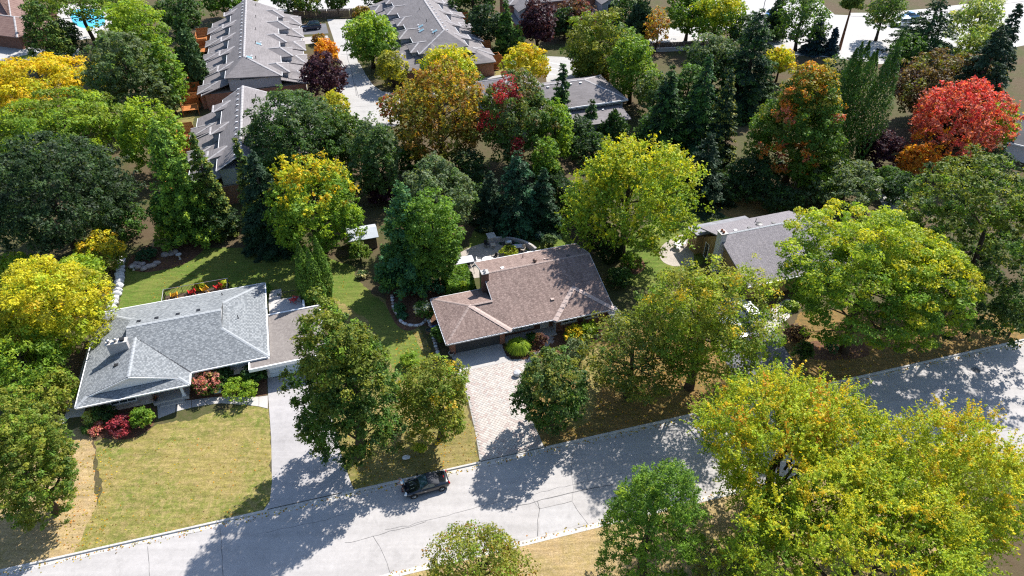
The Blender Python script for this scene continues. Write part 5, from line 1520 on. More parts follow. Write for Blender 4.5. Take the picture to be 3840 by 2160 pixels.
broad('crabapple_tree', 'loose olive crabapple between linden and paver driveway', 1098, 1005, 108, 112, [('olive', 3), ('khaki', 2.2), ('bright', 1.6), ('mid', 1.6), ('gold', .25)], 1.6, clump=.6, dens=.72, lobes=.4, nl=26)
broad('round_tree', 'compact dark green street tree at the paver driveway', 1388, 985, 92, 112, [('mid', 3.5), ('sage', 2.5), ('dark', 2), ('green', 1.5)], .7, clump=.72, dens=1.25, lobes=.12, spike=.4, top=[('khaki', 1.2), ('sage', 2), ('olive', 1.4)], top_at=.5)
broad('crabapple_tree', 'thin grey-olive tree in front of the two brick-wall windows', 1590, 905, 112, 108, [('olive', 3), ('khaki', 2.2), ('sage', 2), ('mid', 1.4)], 1.5, clump=.6, dens=.58, lobes=.45, nl=30)
broad('locust_tree', 'airy olive tree hiding the parked car in the right driveway', 1768, 815, 168, 168, [('olive', 2.4), ('bright', 2.6), ('mid', 2), ('khaki', 2), ('lime', 1)], 3.0, top=[('khaki', 2), ('lime', 2), ('gold', .5)], top_at=.55, clump=.62, dens=.74, lobes=.35, nl=34)
broad('locust_tree', 'wide bright lime honey locust over the right house', 2200, 690, 238, 200, [('bright', 3), ('green', 2.5), ('lime', 2), ('mid', 1.6)], 4.0, top=[('lime', 4), ('yel', 2.4), ('bright', 1)], top_at=.42, style='dome', clump=.62, flat=.38, dens=.95, lobes=.3, nl=34, bottom=-.6)
broad('maple_tree', 'dense dark green maple at the right edge above the shaded bend', 2450, 615, 205, 225, [('mid', 3), ('dark', 3), ('olive', 2.2), ('sage', 2)], 1.0, top=[('olive', 2), ('bright', 1.4), ('khaki', 1), ('sage', 1)], top_at=.45, clump=.62, dens=1.1, lobes=.22, spike=.3)
broad('maple_tree', 'yellow-green maple with a clear trunk behind the brown roof', 1580, 488, 152, 158, [('lime', 3.5), ('bright', 3), ('green', 2.2), ('yel', 1)], 2.6, top=[('lime', 3), ('yel', 3)], top_at=.4, style='dome', clump=.56, spike=1.5, dens=.95, lobes=.4, nl=24)
spindle('arborvitae', 'tall clipped arborvitae at the corner of the grey house', (762, 598, 762, 46, 7), [('bright', 2.5), ('cedar', 3), ('green', 2)], seed=5, lp=2.2, dens=1.5)
conifer('white_pine', 'soft blue-green white pine left of the brown house', 1005, 458, 720, 88, [('teal', 4), ('green', 1.5), ('mid', 1.5)], 'pine', 1.25, power=.62, droop=-.1, tips=[('bright', 1), ('teal', 2)])
broad('young_maple', 'round green maple with thin trunk over the mulch bed', 1092, 605, 76, 108, [('green', 3), ('mid', 3), ('bright', 1.5)], 2.2, clump=.7, dens=1.1, top=[('bright', 2), ('green', 2)], top_at=.5)
broad('maple_tree', 'green maple turning gold on top, behind the arborvitae', 792, 522, 112, 132, [('bright', 3), ('green', 3), ('lime', 1.6)], .8, top=[('gold', 2), ('yel', 3), ('lime', 2)], top_at=.6, clump=.66, spike=.8, dens=1.15, lobes=.25)
broad('silver_maple', 'silvery sage tree behind the white pine', 1108, 488, 92, 102, [('silver', 4), ('sage', 3), ('mid', 1)], 1.2, clump=.62, dens=1.05, lobes=.25)
broad('maple_tree', 'bronze and gold maple at the end of the lane', 1105, 302, 122, 128, [('olive', 2.4), ('rust', 2), ('khaki', 2.5), ('brown', 1.6), ('mid', 1)], 1.6, top=[('rust', 2.2), ('khaki', 2.5), ('gold', 1.4)], top_at=.4, clump=.6, spike=.9, dens=.95, lobes=.3, nl=22)
broad('maple_tree', 'dense dark maple in front of the nearer townhouse block', 735, 350, 130, 122, [('mid', 3), ('dark', 3), ('sage', 2.5), ('deep', 1)], 1.0, top=[('sage', 3), ('silver', 1), ('mid', 2)], top_at=.5, clump=.7, dens=1.15)
broad('elm_tree', 'mid green elm beside the dark maple near the lane', 868, 352, 64, 82, [('sage', 3), ('mid', 2.5), ('olive', 2), ('bright', 1)], 1.0, clump=.7, dens=1.0)
broad('ash_tree', 'upright grey-green ash at the end of the lane', 950, 402, 68, 105, [('sage', 3.5), ('silver', 2), ('mid', 2.5)], 1.0, clump=.65, dens=1.05)
broad('purple_shrub', 'dark purple-leaved bush under the grey-green ash', 962, 480, 40, 36, [('purple', 3), ('plum', 1)], .1, group='garden shrubs', cat='shrub')
conifer('spruce_tree', 'black-green spruce left of the gold-topped maple', 628, 372, 622, 78, [('spruce', 4), ('dark', 2)], 'spruce', 1.25, power=.7)
conifer('spruce_tree', 'olive spruce in front of the townhouse roof end', 588, 340, 600, 42, [('dark', 2), ('olive', 1.4), ('spruce', 2)], 'spruce', 1.15, tips=[('khaki', 1), ('mid', 1)])
conifer('spruce_tree', 'big dark spruce behind the curved patio wall', 1302, 372, 568, 92, [('spruce', 4), ('deep', 2), ('teal', 1)], 'spruce', 1.25, power=.75, tips=[('teal', 1)])
conifer('spruce_tree', 'second dark spruce right of the patio wall spruce', 1368, 420, 575, 55, [('spruce', 4), ('dark', 2), ('teal', 1)], 'spruce', 1.2, power=.75)
conifer('spruce_tree', 'dark spruce squeezed between the silvery tree and the patio spruce', 1232, 430, 565, 52, [('spruce', 4), ('deep', 3)], 'spruce', 1.2, power=.7)
broad('maple_tree', 'green maple with a crimson tip in front of the skylight house', 1302, 300, 102, 122, [('mid', 3), ('green', 2.2), ('sage', 2), ('brown', 1)], 1.0, top=[('sage', 2), ('olive', 2), ('brown', 1.2)], top_at=.5, patch=[('rose', 3), ('red', 1)], patch_at=[((-.35, -.35, .9), .92), ((.1, -.8, -.3), .95), ((-.95, -.3, .1), .95)], clump=.66, dens=1.1)
broad('birch_tree', 'slender bright green tree right of the crimson-tipped maple', 1398, 330, 42, 92, [('bright', 3), ('lime', 1.6), ('green', 2)], 1.0, clump=.8, dens=.9)
broad('birch_tree', 'small bright green tree at the far end of the cedar hedge', 1372, 412, 36, 60, [('bright', 3), ('green', 2), ('olive', 1)], .8, clump=.8, dens=.8)
conifer('narrow_spruce', 'needle-thin spruce in front of the skylight roof', 1416, 155, 322, 27, [('dark', 3), ('spruce', 2), ('mid', 1.4)], 'spruce', 1.2, power=.45, tips=[('mid', 1)])
conifer('narrow_spruce', 'short pointed spruce before the low grey house windows', 1489, 247, 330, 22, [('dark', 3), ('mid', 1.5)], 'spruce', 1.3, power=.5)
conifer('cedar_tree', 'dark rounded cedar before the low grey house corner', 1548, 282, 352, 42, [('dark', 3), ('mid', 2)], 'cedar', 1.2, power=.55)
conifer('cedar_tree', 'dark green cedar left of the pointed spruce', 1432, 305, 372, 34, [('dark', 3), ('spruce', 2), ('mid', 1)], 'cedar', 1.2, power=.6)

# ---- belt of conifers and maples right of centre
conifer('spruce_tree', 'tall spruce with greener bough tips in the centre-right belt', 1787, 128, 400, 68, [('spruce', 3), ('mid', 1.5), ('teal', 1)], 'spruce', 1.25, tips=[('green', 1), ('mid', 2)], power=.75)  # bough tips take greener colours on every side
conifer('spruce_tree', 'olive-tipped spruce right of the tall belt spruce', 1843, 168, 420, 55, [('spruce', 3), ('dark', 2)], 'spruce', 1.25, tips=[('olive', 1), ('khaki', 1)], power=.75)
conifer('spruce_tree', 'leftmost spruce of the centre-right belt', 1692, 160, 400, 70, [('spruce', 3), ('dark', 2), ('mid', 1)], 'spruce', 1.2, tips=[('mid', 1)], power=.7)
conifer('spruce_tree', 'low dark spruce at the foot of the belt above the slate roof', 1790, 330, 505, 80, [('deep', 3), ('spruce', 3)], 'spruce', 1.2, power=.7)
conifer('fir_tree', 'tall black-green fir in front of the far junction', 1918, 18, 275, 92, [('spruce', 4), ('dark', 2)], 'spruce', 1.1, tips=[('cedar', 1), ('mid', 1)], power=.6, droop=.15)
broad('poplar_tree', 'dark glossy broadleaf tree behind the belt spruces', 1795, 165, 72, 75, [('dark', 3), ('mid', 2), ('silver', 1)], 1.5, top=[('silver', 2), ('sage', 2)], top_at=.6, clump=.7)
broad('maple_tree', 'green and orange maple with red patches, right of the belt', 2012, 318, 128, 158, [('mid', 3), ('olive', 2.2), ('green', 2)], .6, top=[('orange', 2), ('khaki', 2), ('gold', 1), ('olive', 1.6)], top_at=.66, patch=[('orange', 2), ('rust', 1.5), ('coral', 1.0)], patch_at=[((-.75, -.5, .45), .955), ((-.8, -.6, -.25), .965), ((-.2, -.95, -.1), .985), ((0.1, -.9, -.45), .985), ((-.5, -.8, -.6), .98), ((.7, -.6, .3), .985)], clump=.62, dens=1.15, style='cone')
conifer('larch_tree', 'russet feathery conifer behind the orange maple', 2040, 150, 290, 62, [('brown', 3), ('rust', 2)], 'spruce', .8, power=.6)
broad('small_maple', 'yellow-topped small tree behind the orange maple', 1965, 150, 38, 34, [('yel', 2), ('lime', 2), ('gold', 1)], 2.0)
broad('boxelder_tree', 'lime tree at the foot of the orange maple', 2062, 432, 78, 56, [('lime', 2), ('bright', 3), ('green', 2)], .8, clump=.8)
broad('dogwood_tree', 'silvery broadleaf shrub tree before the narrow paved lane', 2125, 468, 88, 62, [('silver', 3), ('sage', 3), ('mid', 2)], .6, top=[('silver', 3), ('sage', 1)], top_at=.5, clump=.8)
spindle('columnar_oak', 'narrow upright dark green tree leaning beside the copper tree', (2222, 78, 405, 70, 9), [('mid', 3), ('cedar', 2), ('dark', 2), ('green', 1)], 'trees around the gardens', 2.6, .8, 8)
broad('copper_beech', 'dusky copper-brown tree behind the red maple', 2372, 222, 120, 92, [('brown', 3), ('purple', 2), ('olive', 1.4), ((.07, .045, .03), 3)], 1.0, clump=.66, dens=1.15, top=[('brown', 3), ('olive', 1.6)], top_at=.55)
broad('plum_tree', 'dark purple plum in the shade under the columnar tree', 2215, 375, 52, 50, [('purple', 4), ('plum', 2)], .5, clump=.8)
broad('maple_tree', 'scarlet maple near the right edge', 2408, 306, 112, 112, [('coral', 3), ('red', 1.2), ((.36, .12, .08), 2), ('rust', 1)], 1.0, top=[('red', 4), ('coral', 2)], top_at=.62, patch=[('orange', 3), ('gold', 1)], patch_at=[((-.6, -.7, -.45), .93), ((-.9, -.3, -.4), .95), ((.1, -.9, -.4), .96)], clump=.55, spike=.9, dens=.8, lobes=.45, bottom=-.85, nl=30)
broad('maple_tree', 'orange low branches of a small maple under the scarlet maple', 2300, 400, 42, 42, [('orange', 3), ('gold', 1.4), ('rust', 1)], .8, clump=.9)
broad('small_tree', 'lime-yellow tree right of the scarlet maple', 2512, 320, 42, 62, [('lime', 2), ('yel', 1), ('bright', 2)], 1.0)
conifer('spruce_tree', 'black spruce filling the upper right edge', 2530, 60, 330, 92, [('deep', 4), ('spruce', 3)], 'spruce', 1.25, power=.55, low=.02)
conifer('spruce_tree', 'dark spruce tip at the very top right corner', 2570, 5, 260, 60, [('spruce', 4), ('deep', 2)], 'spruce', 1.2, power=.7)
broad('small_maple', 'yellow bush-like tree in front of the black spruce', 2492, 212, 30, 42, [('yel', 3), ('khaki', 2), ('lime', 1)], 1.0)
conifer('spruce_tree', 'open spruce with long horizontal boughs before the main road', 2372, -18, 145, 102, [('spruce', 3), ('dark', 2), ('mid', 1)], 'spruce', .55, power=.75, droop=.25)
broad('willow_tree', 'pale willow beside the main road at the top right', 2462, 52, 58, 62, [('silver', 2), ('pale', 2), ('bright', 2)], 1.5, dens=.8)
broad('willow_tree', 'yellow-green tree below the pale willow', 2455, 130, 52, 62, [('bright', 2), ('olive', 2), ('pale', 1)], 1.0, dens=.8)
conifer('blue_spruce', 'blue spruce beside the main road, taller of two', 2068, 38, 132, 34, [('blue', 4), ('spruce', 1)], 'spruce', 1.3)
conifer('blue_spruce', 'short blue spruce right of the taller one', 2106, 66, 135, 22, [('blue', 4), ('spruce', 1)], 'spruce', 1.3)
broad('locust_tree', 'airy green tree left of the blue spruces at the junction', 2020, 48, 58, 62, [('sage', 2), ('mid', 2), ('bright', 1)], 2.0, dens=.7)
broad('locust_tree', 'airy tree right of the leaning pine by the main road', 2225, 32, 48, 52, [('sage', 2), ('mid', 2), ('olive', 1)], 2.0, dens=.65)
conifer('dark_pine', 'dark upright evergreen at the top edge left of the blue spruces', 1965, -5, 100, 30, [('spruce', 3), ('dark', 2)], 'cedar', 1.1, power=.5)
broad('locust_tree', 'bright yellow-green tree at the top edge by the junction', 1805, 42, 78, 62, [('bright', 2), ('green', 2), ('lime', 2)], 2.0, top=[('lime', 2), ('yel', 2)], top_at=.5)
broad('maple_tree', 'green tree at the top edge right of the far townhouse', 1735, 30, 52, 60, [('green', 3), ('mid', 2), ('lime', 1)], 1.5)
broad('maple_tree', 'thin orange-brown young tree by the far parking', 1655, 70, 30, 42, [('rust', 2), ('khaki', 2), ('orange', 1)], 2.0, dens=.45)
conifer('spruce_tree', 'dark drooping conifer behind the round olive tree', 1617, -10, 105, 45, [('spruce', 3), ('dark', 3)], 'cedar', 1.15, power=.5)
broad('round_tree', 'round olive maple above the low grey house', 1508, 118, 84, 78, [('olive', 3), ('mid', 3), ('khaki', 1.4)], 1.2, top=[('khaki', 2), ('olive', 2), ('bright', 1)], top_at=.5, dens=1.1)
conifer('cedar_tree', 'yellow-green cedar leaning against the round olive maple', 1482, 78, 192, 36, [('bright', 2), ('lime', 1.4), ('cedar', 2)], 'cedar', 1.2, power=.5)
broad('small_tree', 'rusty little bush between the cedar and the bright elm', 1512, 190, 24, 26, [('khaki', 2), ('rust', 1), ('olive', 1)], .4)
broad('elm_tree', 'bright green elm right of the low grey house', 1592, 172, 58, 84, [('bright', 3), ('lime', 1.4), ('green', 2.4), ('cedar', 2)], 1.0, dens=1.1)
broad('viburnum', 'pale green bushy tree between the bright elm and the belt', 1650, 235, 46, 60, [('sage', 3), ('silver', 1), ('olive', 1.4), ('bright', 1)], .8)

# ---- around the townhouses
broad('purple_maple', 'dark purple maple right of the cedar decks', 1355, 52, 48, 58, [('purple', 4), ('plum', 2)], 1.5, dens=1.1)
broad('crabapple_tree', 'brown-red tree in front of the far gabled house', 1450, 38, 46, 40, [('brown', 3), ('plum', 2), ('sage', 1), ('rose', .6)], 1.5)
conifer('spruce_tree', 'tall spruce right of the lane-side terrace', 1272, -5, 132, 36, [('mid', 3), ('dark', 2), ('cedar', 1)], 'spruce', 1.2, tips=[('bright', 1), ('mid', 1)])
conifer('weeping_spruce', 'shorter weeping evergreen beside the tall spruce', 1302, 68, 150, 27, [('dark', 3), ('mid', 2)], 'cedar', 1.2, power=.45)
broad('small_maple', 'clear yellow young maple beyond the cedar steps', 1325, 160, 56, 48, [('yel', 4), ('gold', 2), ('lime', 2)], 1.2, dens=1.05)
broad('locust_tree', 'yellow and green tree hiding the end garage', 1135, 172, 74, 52, [('lime', 3), ('bright', 2.5), ('yel', 2)], 1.0, top=[('yel', 3), ('lime', 1)], top_at=.5)
broad('small_maple', 'small khaki-yellow tree at the lane bend', 985, 172, 42, 42, [('khaki', 3), ('yel', 1.4), ('olive', 2)], .8, dens=.9)
broad('round_maple', 'round leafy green maple in the lane island', 930, 98, 64, 68, [('green', 4), ('bright', 3), ('lime', 1)], 1.0, top=[('bright', 2), ('lime', 2)], top_at=.5, dens=1.2)
broad('shrub', 'bronze shrub behind the round lane maple', 912, 32, 26, 16, [('brown', 2), ('khaki', 2), ('rust', 1)], .1, group='garden shrubs', cat='shrub')
broad('plum_tree', 'purple plum tree in front of the left terrace', 812, 190, 50, 56, [('purple', 4), ('plum', 2)], 1.0, dens=1.2)
broad('burning_bush', 'vivid orange bush above the purple plum', 822, 128, 30, 28, [('orange', 4), ('gold', 2)], .2, group='garden shrubs', cat='shrub')
broad('shrub', 'clipped reddish dome shrub beside the parking pads', 803, 98, 20, 13, [('rust', 2), ('brown', 2), ('olive', 1)], .1, group='garden shrubs', cat='shrub')
broad('small_maple', 'yellow birch below the purple plum', 842, 268, 36, 36, [('yel', 3), ('khaki', 2), ('lime', 1)], .8)
broad('small_tree', 'pink and red tipped shrub tree beside the bronze maple', 978, 272, 26, 36, [('khaki', 2), ('sage', 1), ('rose', 1.4)], .6, dens=.6)
for i, (x, y, w, h) in enumerate(((720, -8, 40, 30), (770, 2, 34, 34), (845, -4, 30, 32), (560, 2, 42, 40), (620, -8, 30, 22), (950, -6, 40, 24))):
    broad('park_tree', ['dark green tree at the top edge behind the left terrace', 'green tree at the top edge before the fence', 'dark tree at the top edge above the parked SUV', 'green tree at the top edge left of the left terrace', 'small yellow-green tree touching the top of the left terrace', 'shrubby tree between the terraces at the top edge'][i], x, y, w, h,
          [[('dark', 3), ('mid', 2)], [('mid', 3), ('khaki', 1)], [('dark', 2), ('mid', 2), ('olive', 1)], [('mid', 2), ('green', 2)], [('olive', 2), ('khaki', 2)], [('dark', 2), ('sage', 1)]][i], .8)
broad('maple_tree', 'deep green tree at the top edge between the terrace and the spruce', 1190, -5, 55, 40, [('dark', 3), ('mid', 3)], 1.0)
broad('maple_tree', 'dark shaded tree beside the farthest right-hand cedar screen', 1222, 62, 44, 52, [('dark', 3), ('deep', 2)], .8)

# ---- left side wood
broad('locust_tree', 'spreading tree above the turquoise pool', 205, 12, 120, 52, [('mid', 2), ('olive', 2.4), ('bright', 2)], 4.5, flat=.4, dens=.8, bottom=-.35, nl=20)
broad('hemlock_tree', 'feathery olive evergreen in front of the tiled house', 108, 92, 52, 82, [('olive', 2), ('mid', 3), ('dark', 2)], .6, style='cone', spike=.6, aspect=.4, mat='needle')
broad('oak_tree', 'dark tree at the top edge right of the pool', 452, 30, 55, 48, [('dark', 3), ('mid', 2), ('sage', 1)], 1.0)
conifer('cedar_tree', 'dark cedar beside the left terrace decks, farther one', 445, 40, 172, 34, [('dark', 3), ('mid', 1.4), ('sage', 1)], 'cedar', 1.25, power=.45)
conifer('cedar_tree', 'dark cedar beside the left terrace decks, nearer one', 458, 75, 232, 32, [('dark', 3), ('sage', 1.6)], 'cedar', 1.25, power=.4)
broad('dark_tree', 'black-green shaded tree between pool and locust', 160, 95, 42, 45, [('deep', 3), ('dark', 2)], .5)
broad('locust_tree', 'bright lime locust right of the pool', 335, 82, 82, 82, [('bright', 3), ('lime', 2), ('green', 2)], 2.0, flat=.42, top=[('lime', 3), ('bright', 2)], top_at=.5, dens=1.0)
broad('locust_tree', 'bright green locust along the decks below the lime one', 412, 195, 48, 92, [('bright', 3), ('green', 2.5), ('lime', 1)], 1.5, flat=.45)
broad('silver_maple', 'large grey-green maple in the left wood', 322, 195, 98, 118, [('sage', 4), ('silver', 3), ('olive', 1.4), ('mid', 1)], 1.4, clump=.66, dens=1.1)
broad('locust_tree', 'golden yellow locust at the left edge', 105, 212, 142, 76, [('yel', 4), ('gold', 2.6), ('khaki', 1.6), ('lime', 1.4)], 2.6, flat=.45, dens=1.0, lobes=.3, top=[('yel', 3), ('gold', 2)], top_at=.5)
broad('locust_tree', 'broad green locust below the golden one', 168, 318, 165, 92, [('bright', 3), ('olive', 2.4), ('green', 2.4), ('lime', 1)], 2.4, flat=.42, dens=1.0, lobes=.3, top=[('bright', 2), ('lime', 1.2), ('olive', 1)], top_at=.5)
broad('scots_pine', 'small round sage pine at the left edge', 42, 335, 52, 44, [('sage', 3), ('silver', 1), ('olive', 2)], 2.5, aspect=.3, mat='needle')
broad('larch_tree', 'yellow-green tree behind the big dark maple', 372, 345, 82, 96, [('lime', 2.4), ('bright', 3), ('green', 1.6)], 1.2, spike=.8, clump=.7, top=[('lime', 3), ('bright', 1)], top_at=.5)
conifer('white_pine', 'tall bright and dark green pine right of the big dark maple', 385, 300, 600, 80, [('green', 3), ('bright', 2), ('mid', 2)], 'pine', 1.15, power=.6, droop=-.05, tips=[('bright', 2), ('lime', 1)])
broad('norway_maple', 'huge black-green maple at the left edge', 128, 498, 178, 165, [('dark', 4), ('deep', 2), ('sage', 1.6), ((.07, .09, .06), 2)], .8, clump=.66, dens=1.15, spike=.3, lobes=.2)
conifer('spruce_tree', 'thin olive spruce between pine and black spruce', 478, 330, 590, 44, [('dark', 2), ('olive', 1.6), ('mid', 1.6)], 'spruce', 1.05, power=.6, tips=[('olive', 1), ('khaki', 1)])
broad('understory_tree', 'shaded green tree with several stems behind the back lawn', 445, 520, 78, 60, [('mid', 3), ('green', 2), ('dark', 2)], 2.6, dens=.8, nl=22)
broad('small_maple', 'small yellow-topped maple beside the boulder row', 252, 638, 52, 52, [('olive', 2), ('bright', 2), ('khaki', 2)], .5, top=[('yel', 2), ('gold', 1.4), ('khaki', 1)], top_at=.45)
broad('linden_tree', 'big golden-yellow tree left of the grey house', 112, 778, 148, 142, [('yel', 2.4), ('khaki', 2.4), ('lime', 3), ('bright', 1)], 1.0, top=[('yel', 4), ('lime', 1.5), ('gold', .5)], top_at=.4, clump=.6, dens=1.05, lobes=.25)
broad('linden_tree', 'lime-green tree at the left edge under the golden one', 60, 905, 105, 95, [('bright', 3), ('lime', 2.4), ('green', 2)], 1.0, clump=.7)
broad('linden_tree', 'lime tree top between the golden tree and the dark maple', 190, 682, 62, 42, [('lime', 3), ('bright', 2)], 3.0, clump=.8)
broad('linden_tree', 'large olive-green tree at the lower left edge beside the lawn', 58, 1165, 108, 198, [('mid', 2.4), ('olive', 3), ('green', 2), ('khaki', 1.6)], .8, clump=.6, dens=1.1, top=[('khaki', 2), ('olive', 2), ('bright', 1.6)], top_at=.5, lobes=.25)
broad('linden_tree', 'pale lime shrub-tree between the left trees by the gravel strip', 120, 985, 72, 62, [('bright', 2), ('khaki', 2), ('olive', 2)], .4, clump=.8)

# ---- shaded understory that closes the gaps between the big trees
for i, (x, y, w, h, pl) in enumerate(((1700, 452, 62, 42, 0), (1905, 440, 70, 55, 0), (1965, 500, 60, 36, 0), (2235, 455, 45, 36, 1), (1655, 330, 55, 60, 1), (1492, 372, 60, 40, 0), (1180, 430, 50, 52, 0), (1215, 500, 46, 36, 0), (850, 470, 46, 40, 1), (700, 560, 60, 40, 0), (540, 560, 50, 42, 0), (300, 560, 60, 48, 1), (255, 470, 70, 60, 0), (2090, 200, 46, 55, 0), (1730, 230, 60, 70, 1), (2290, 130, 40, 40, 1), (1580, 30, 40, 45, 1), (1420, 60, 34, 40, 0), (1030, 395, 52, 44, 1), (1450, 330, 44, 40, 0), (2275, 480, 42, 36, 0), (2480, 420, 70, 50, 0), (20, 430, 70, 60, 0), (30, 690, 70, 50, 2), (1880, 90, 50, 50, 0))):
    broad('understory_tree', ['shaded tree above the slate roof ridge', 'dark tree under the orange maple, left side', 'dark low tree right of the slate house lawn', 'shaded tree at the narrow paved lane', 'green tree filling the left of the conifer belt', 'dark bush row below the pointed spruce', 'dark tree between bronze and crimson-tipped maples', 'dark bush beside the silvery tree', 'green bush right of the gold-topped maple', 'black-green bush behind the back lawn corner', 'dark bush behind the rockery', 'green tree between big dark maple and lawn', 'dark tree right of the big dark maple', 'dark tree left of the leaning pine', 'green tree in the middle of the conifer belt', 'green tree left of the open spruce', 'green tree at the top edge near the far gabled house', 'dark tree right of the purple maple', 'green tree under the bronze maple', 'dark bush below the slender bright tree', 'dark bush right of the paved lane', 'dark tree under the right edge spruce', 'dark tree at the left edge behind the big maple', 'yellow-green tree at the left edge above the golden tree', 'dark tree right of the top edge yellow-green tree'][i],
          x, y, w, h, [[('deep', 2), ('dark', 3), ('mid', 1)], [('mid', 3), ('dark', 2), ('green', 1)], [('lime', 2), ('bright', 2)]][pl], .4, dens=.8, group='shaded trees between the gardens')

# ---- hedges and garden shrubs
def shrub(label, x, y, w, h, pal, name='shrub', **k):
    k.setdefault('clear', .05); k.setdefault('lp', 2.3); k.setdefault('bottom', -.35)
    return broad(name, label, x, y, w, h, pal, group='garden shrubs', cat='shrub', nl=6, **k)
shrub('round viburnum with pinkish heads beside the porch', 524, 962, 36, 33, [('mid', 2), ('olive', 1)], top=[('pink', 3), ('khaki', 1)], top_at=.3)
shrub('spreading lime juniper by the front walk', 605, 980, 42, 22, [('bright', 3), ('lime', 2)], flat=.4)
shrub('dark green bush under the garage fascia', 640, 940, 30, 28, [('dark', 3), ('mid', 2)])
shrub('dark bush behind the viburnum at the white wall', 558, 945, 26, 28, [('dark', 3), ('mid', 1)])
shrub('pale green hydrangea at the left house corner', 237, 1048, 23, 17, [('pale', 3), ('lime', 1)])
shrub('dark green bush against the stone front', 262, 1040, 25, 22, [('dark', 3), ('mid', 2)])
shrub('dark red dome barberry in the front bed', 302, 1072, 29, 24, [('rose', 3), ('plum', 2)])
shrub('clipped bright green ball in the front bed', 356, 1052, 25, 27, [('bright', 3), ('green', 2), ('lime', 1)], dens=1.4, lobes=.05)
shrub('small pink shrub at the corner of the front bed', 244, 1080, 17, 11, [('pink', 3), ('rose', 1), ('khaki', 1)])
shrub('dark green ground bush beside the pink shrub', 222, 1078, 11, 10, [('mid', 2), ('dark', 1)])
shrub('yellow potted shrub on the back deck, left one', 503, 722, 9, 14, [('yel', 2), ('lime', 2)])
shrub('yellow potted shrub on the back deck, right one', 561, 718, 9, 9, [('yel', 2), ('lime', 2)])
shrub('round green potted plant at the terrace rail', 672, 728, 9, 12, [('bright', 2), ('green', 2)])
shrub('spiky potted plant on the terrace', 698, 757, 9, 9, [('silver', 2), ('sage', 2)], spike=1.0)
shrub('low green planting in the white-edged planter', 730, 768, 16, 8, [('mid', 2), ('sage', 2)])
shrub('white hydrangea beside the garage wall', 1068, 780, 22, 26, [('mid', 2), ('green', 1)], patch=[('cream', 2), ('white', 1)], npatch=12, psize=.93)
shrub('dark green fern clump at the bed corner', 1003, 775, 14, 12, [('teal', 2), ('mid', 2)])
shrub('blue-green hosta below the ferns', 1012, 793, 10, 8, [('teal', 3)])
shrub('ivy-green bushes along the garage side', 1105, 842, 16, 42, [('mid', 3), ('dark', 2), ('bright', 1)])
shrub('yellow ornamental bush by the right front windows', 1446, 842, 26, 22, [('lime', 3), ('bright', 2)], top=[('gold', 2), ('yel', 2)], top_at=.4)
shrub('lime grass tuft right of the yellow ornamental bush', 1482, 832, 22, 20, [('lime', 3), ('bright', 2)], spike=1.2)
shrub('silvery little tree shrub between porch and street tree', 1450, 880, 30, 26, [('silver', 3), ('sage', 2)], dens=.8)
shrub('wine-coloured shrub with dead stems by the porch step', 1362, 862, 15, 24, [('plum', 2), ('brown', 3)], dens=.8)
shrub('low green groundcover beside the grass clump', 1340, 852, 16, 12, [('green', 2), ('mid', 2)], flat=.4)
shrub('yellow-green hosta on the upper patio bed', 1313, 578, 17, 17, [('lime', 2), ('pale', 2)])
shrub('round grey-green shrub right of the patio wall', 1383, 605, 18, 18, [('sage', 3), ('silver', 1)])
shrub('pale hydrangea in the shade above the patio', 1228, 578, 14, 12, [('silver', 2), ('sage', 2), ('cream', 1)])
shrub('golden low shrub in the patio island', 1280, 632, 20, 11, [('khaki', 2), ('lime', 2)], flat=.5)
shrub('blue prostrate conifer at the patio bed', 1357, 598, 8, 14, [('blue', 2), ('teal', 2)])
shrub('variegated bush at the mulch path left of the pine', 905, 632, 24, 28, [('olive', 2), ('bright', 2), ('mid', 2)])
shrub('white-flowered clump left of the pine', 912, 690, 12, 9, [('sage', 2)], patch=[('cream', 3)], npatch=8, psize=.9)
shrub('lime clump in front of the linden on the side lawn', 1030, 905, 20, 18, [('bright', 3), ('lime', 1)])
shrub('small lime sapling by the kerb under the linden', 1055, 1128, 11, 10, [('lime', 2), ('bright', 1), ('yel', .5)], clear=.5)
shrub('dark juniper on the shaded front lawn', 2090, 872, 14, 14, [('teal', 2), ('dark', 2)])
shrub('dark red leaf clump near the parking in the right front yard', 2005, 838, 30, 20, [('plum', 2), ('brown', 3), ('dark', 1)])
shrub('bright fern at the end of the concrete walk', 1992, 768, 16, 12, [('bright', 2), ('pale', 1)])
shrub('yellow shrub behind the cedar hedge', 1640, 590, 24, 22, [('pale', 2), ('khaki', 2), ('lime', 1)])
shrub('shaded bushes right of the brown house', 1560, 700, 30, 26, [('mid', 2), ('dark', 2)])
shrub('lit bushes behind the olive tree right of the brown house', 1590, 660, 26, 22, [('bright', 2), ('olive', 2)])
shrub('dark bushes at the back corner of the right yard', 1840, 470, 60, 34, [('deep', 2), ('dark', 2), ('mid', 1)])
shrub('blue-green spreading shrub above the terrace rockery', 800, 660, 30, 20, [('olive', 2), ('bright', 1), ('mid', 2)])
shrub('shaded shrub behind the back lawn rockery', 370, 640, 24, 14, [('teal', 2), ('dark', 2)])
shrub('round shrub at the far terrace end bed', 1145, 305 - 60, 14, 12, [('sage', 2), ('mid', 1)])
shrub('round bush at the right terrace corner by the lawn', 1198, 196, 20, 13, [('sage', 2), ('mid', 2), ('silver', 1)])
shrub('bright small tree at the right frame edge by the kerb', 2560, 805, 34, 45, [('lime', 2), ('bright', 2)], clear=.6)
shrub('cypress-shaped dark bush by the right driveway', 2022, 890, 20, 42, [('cedar', 3), ('dark', 2)], spike=1.0)

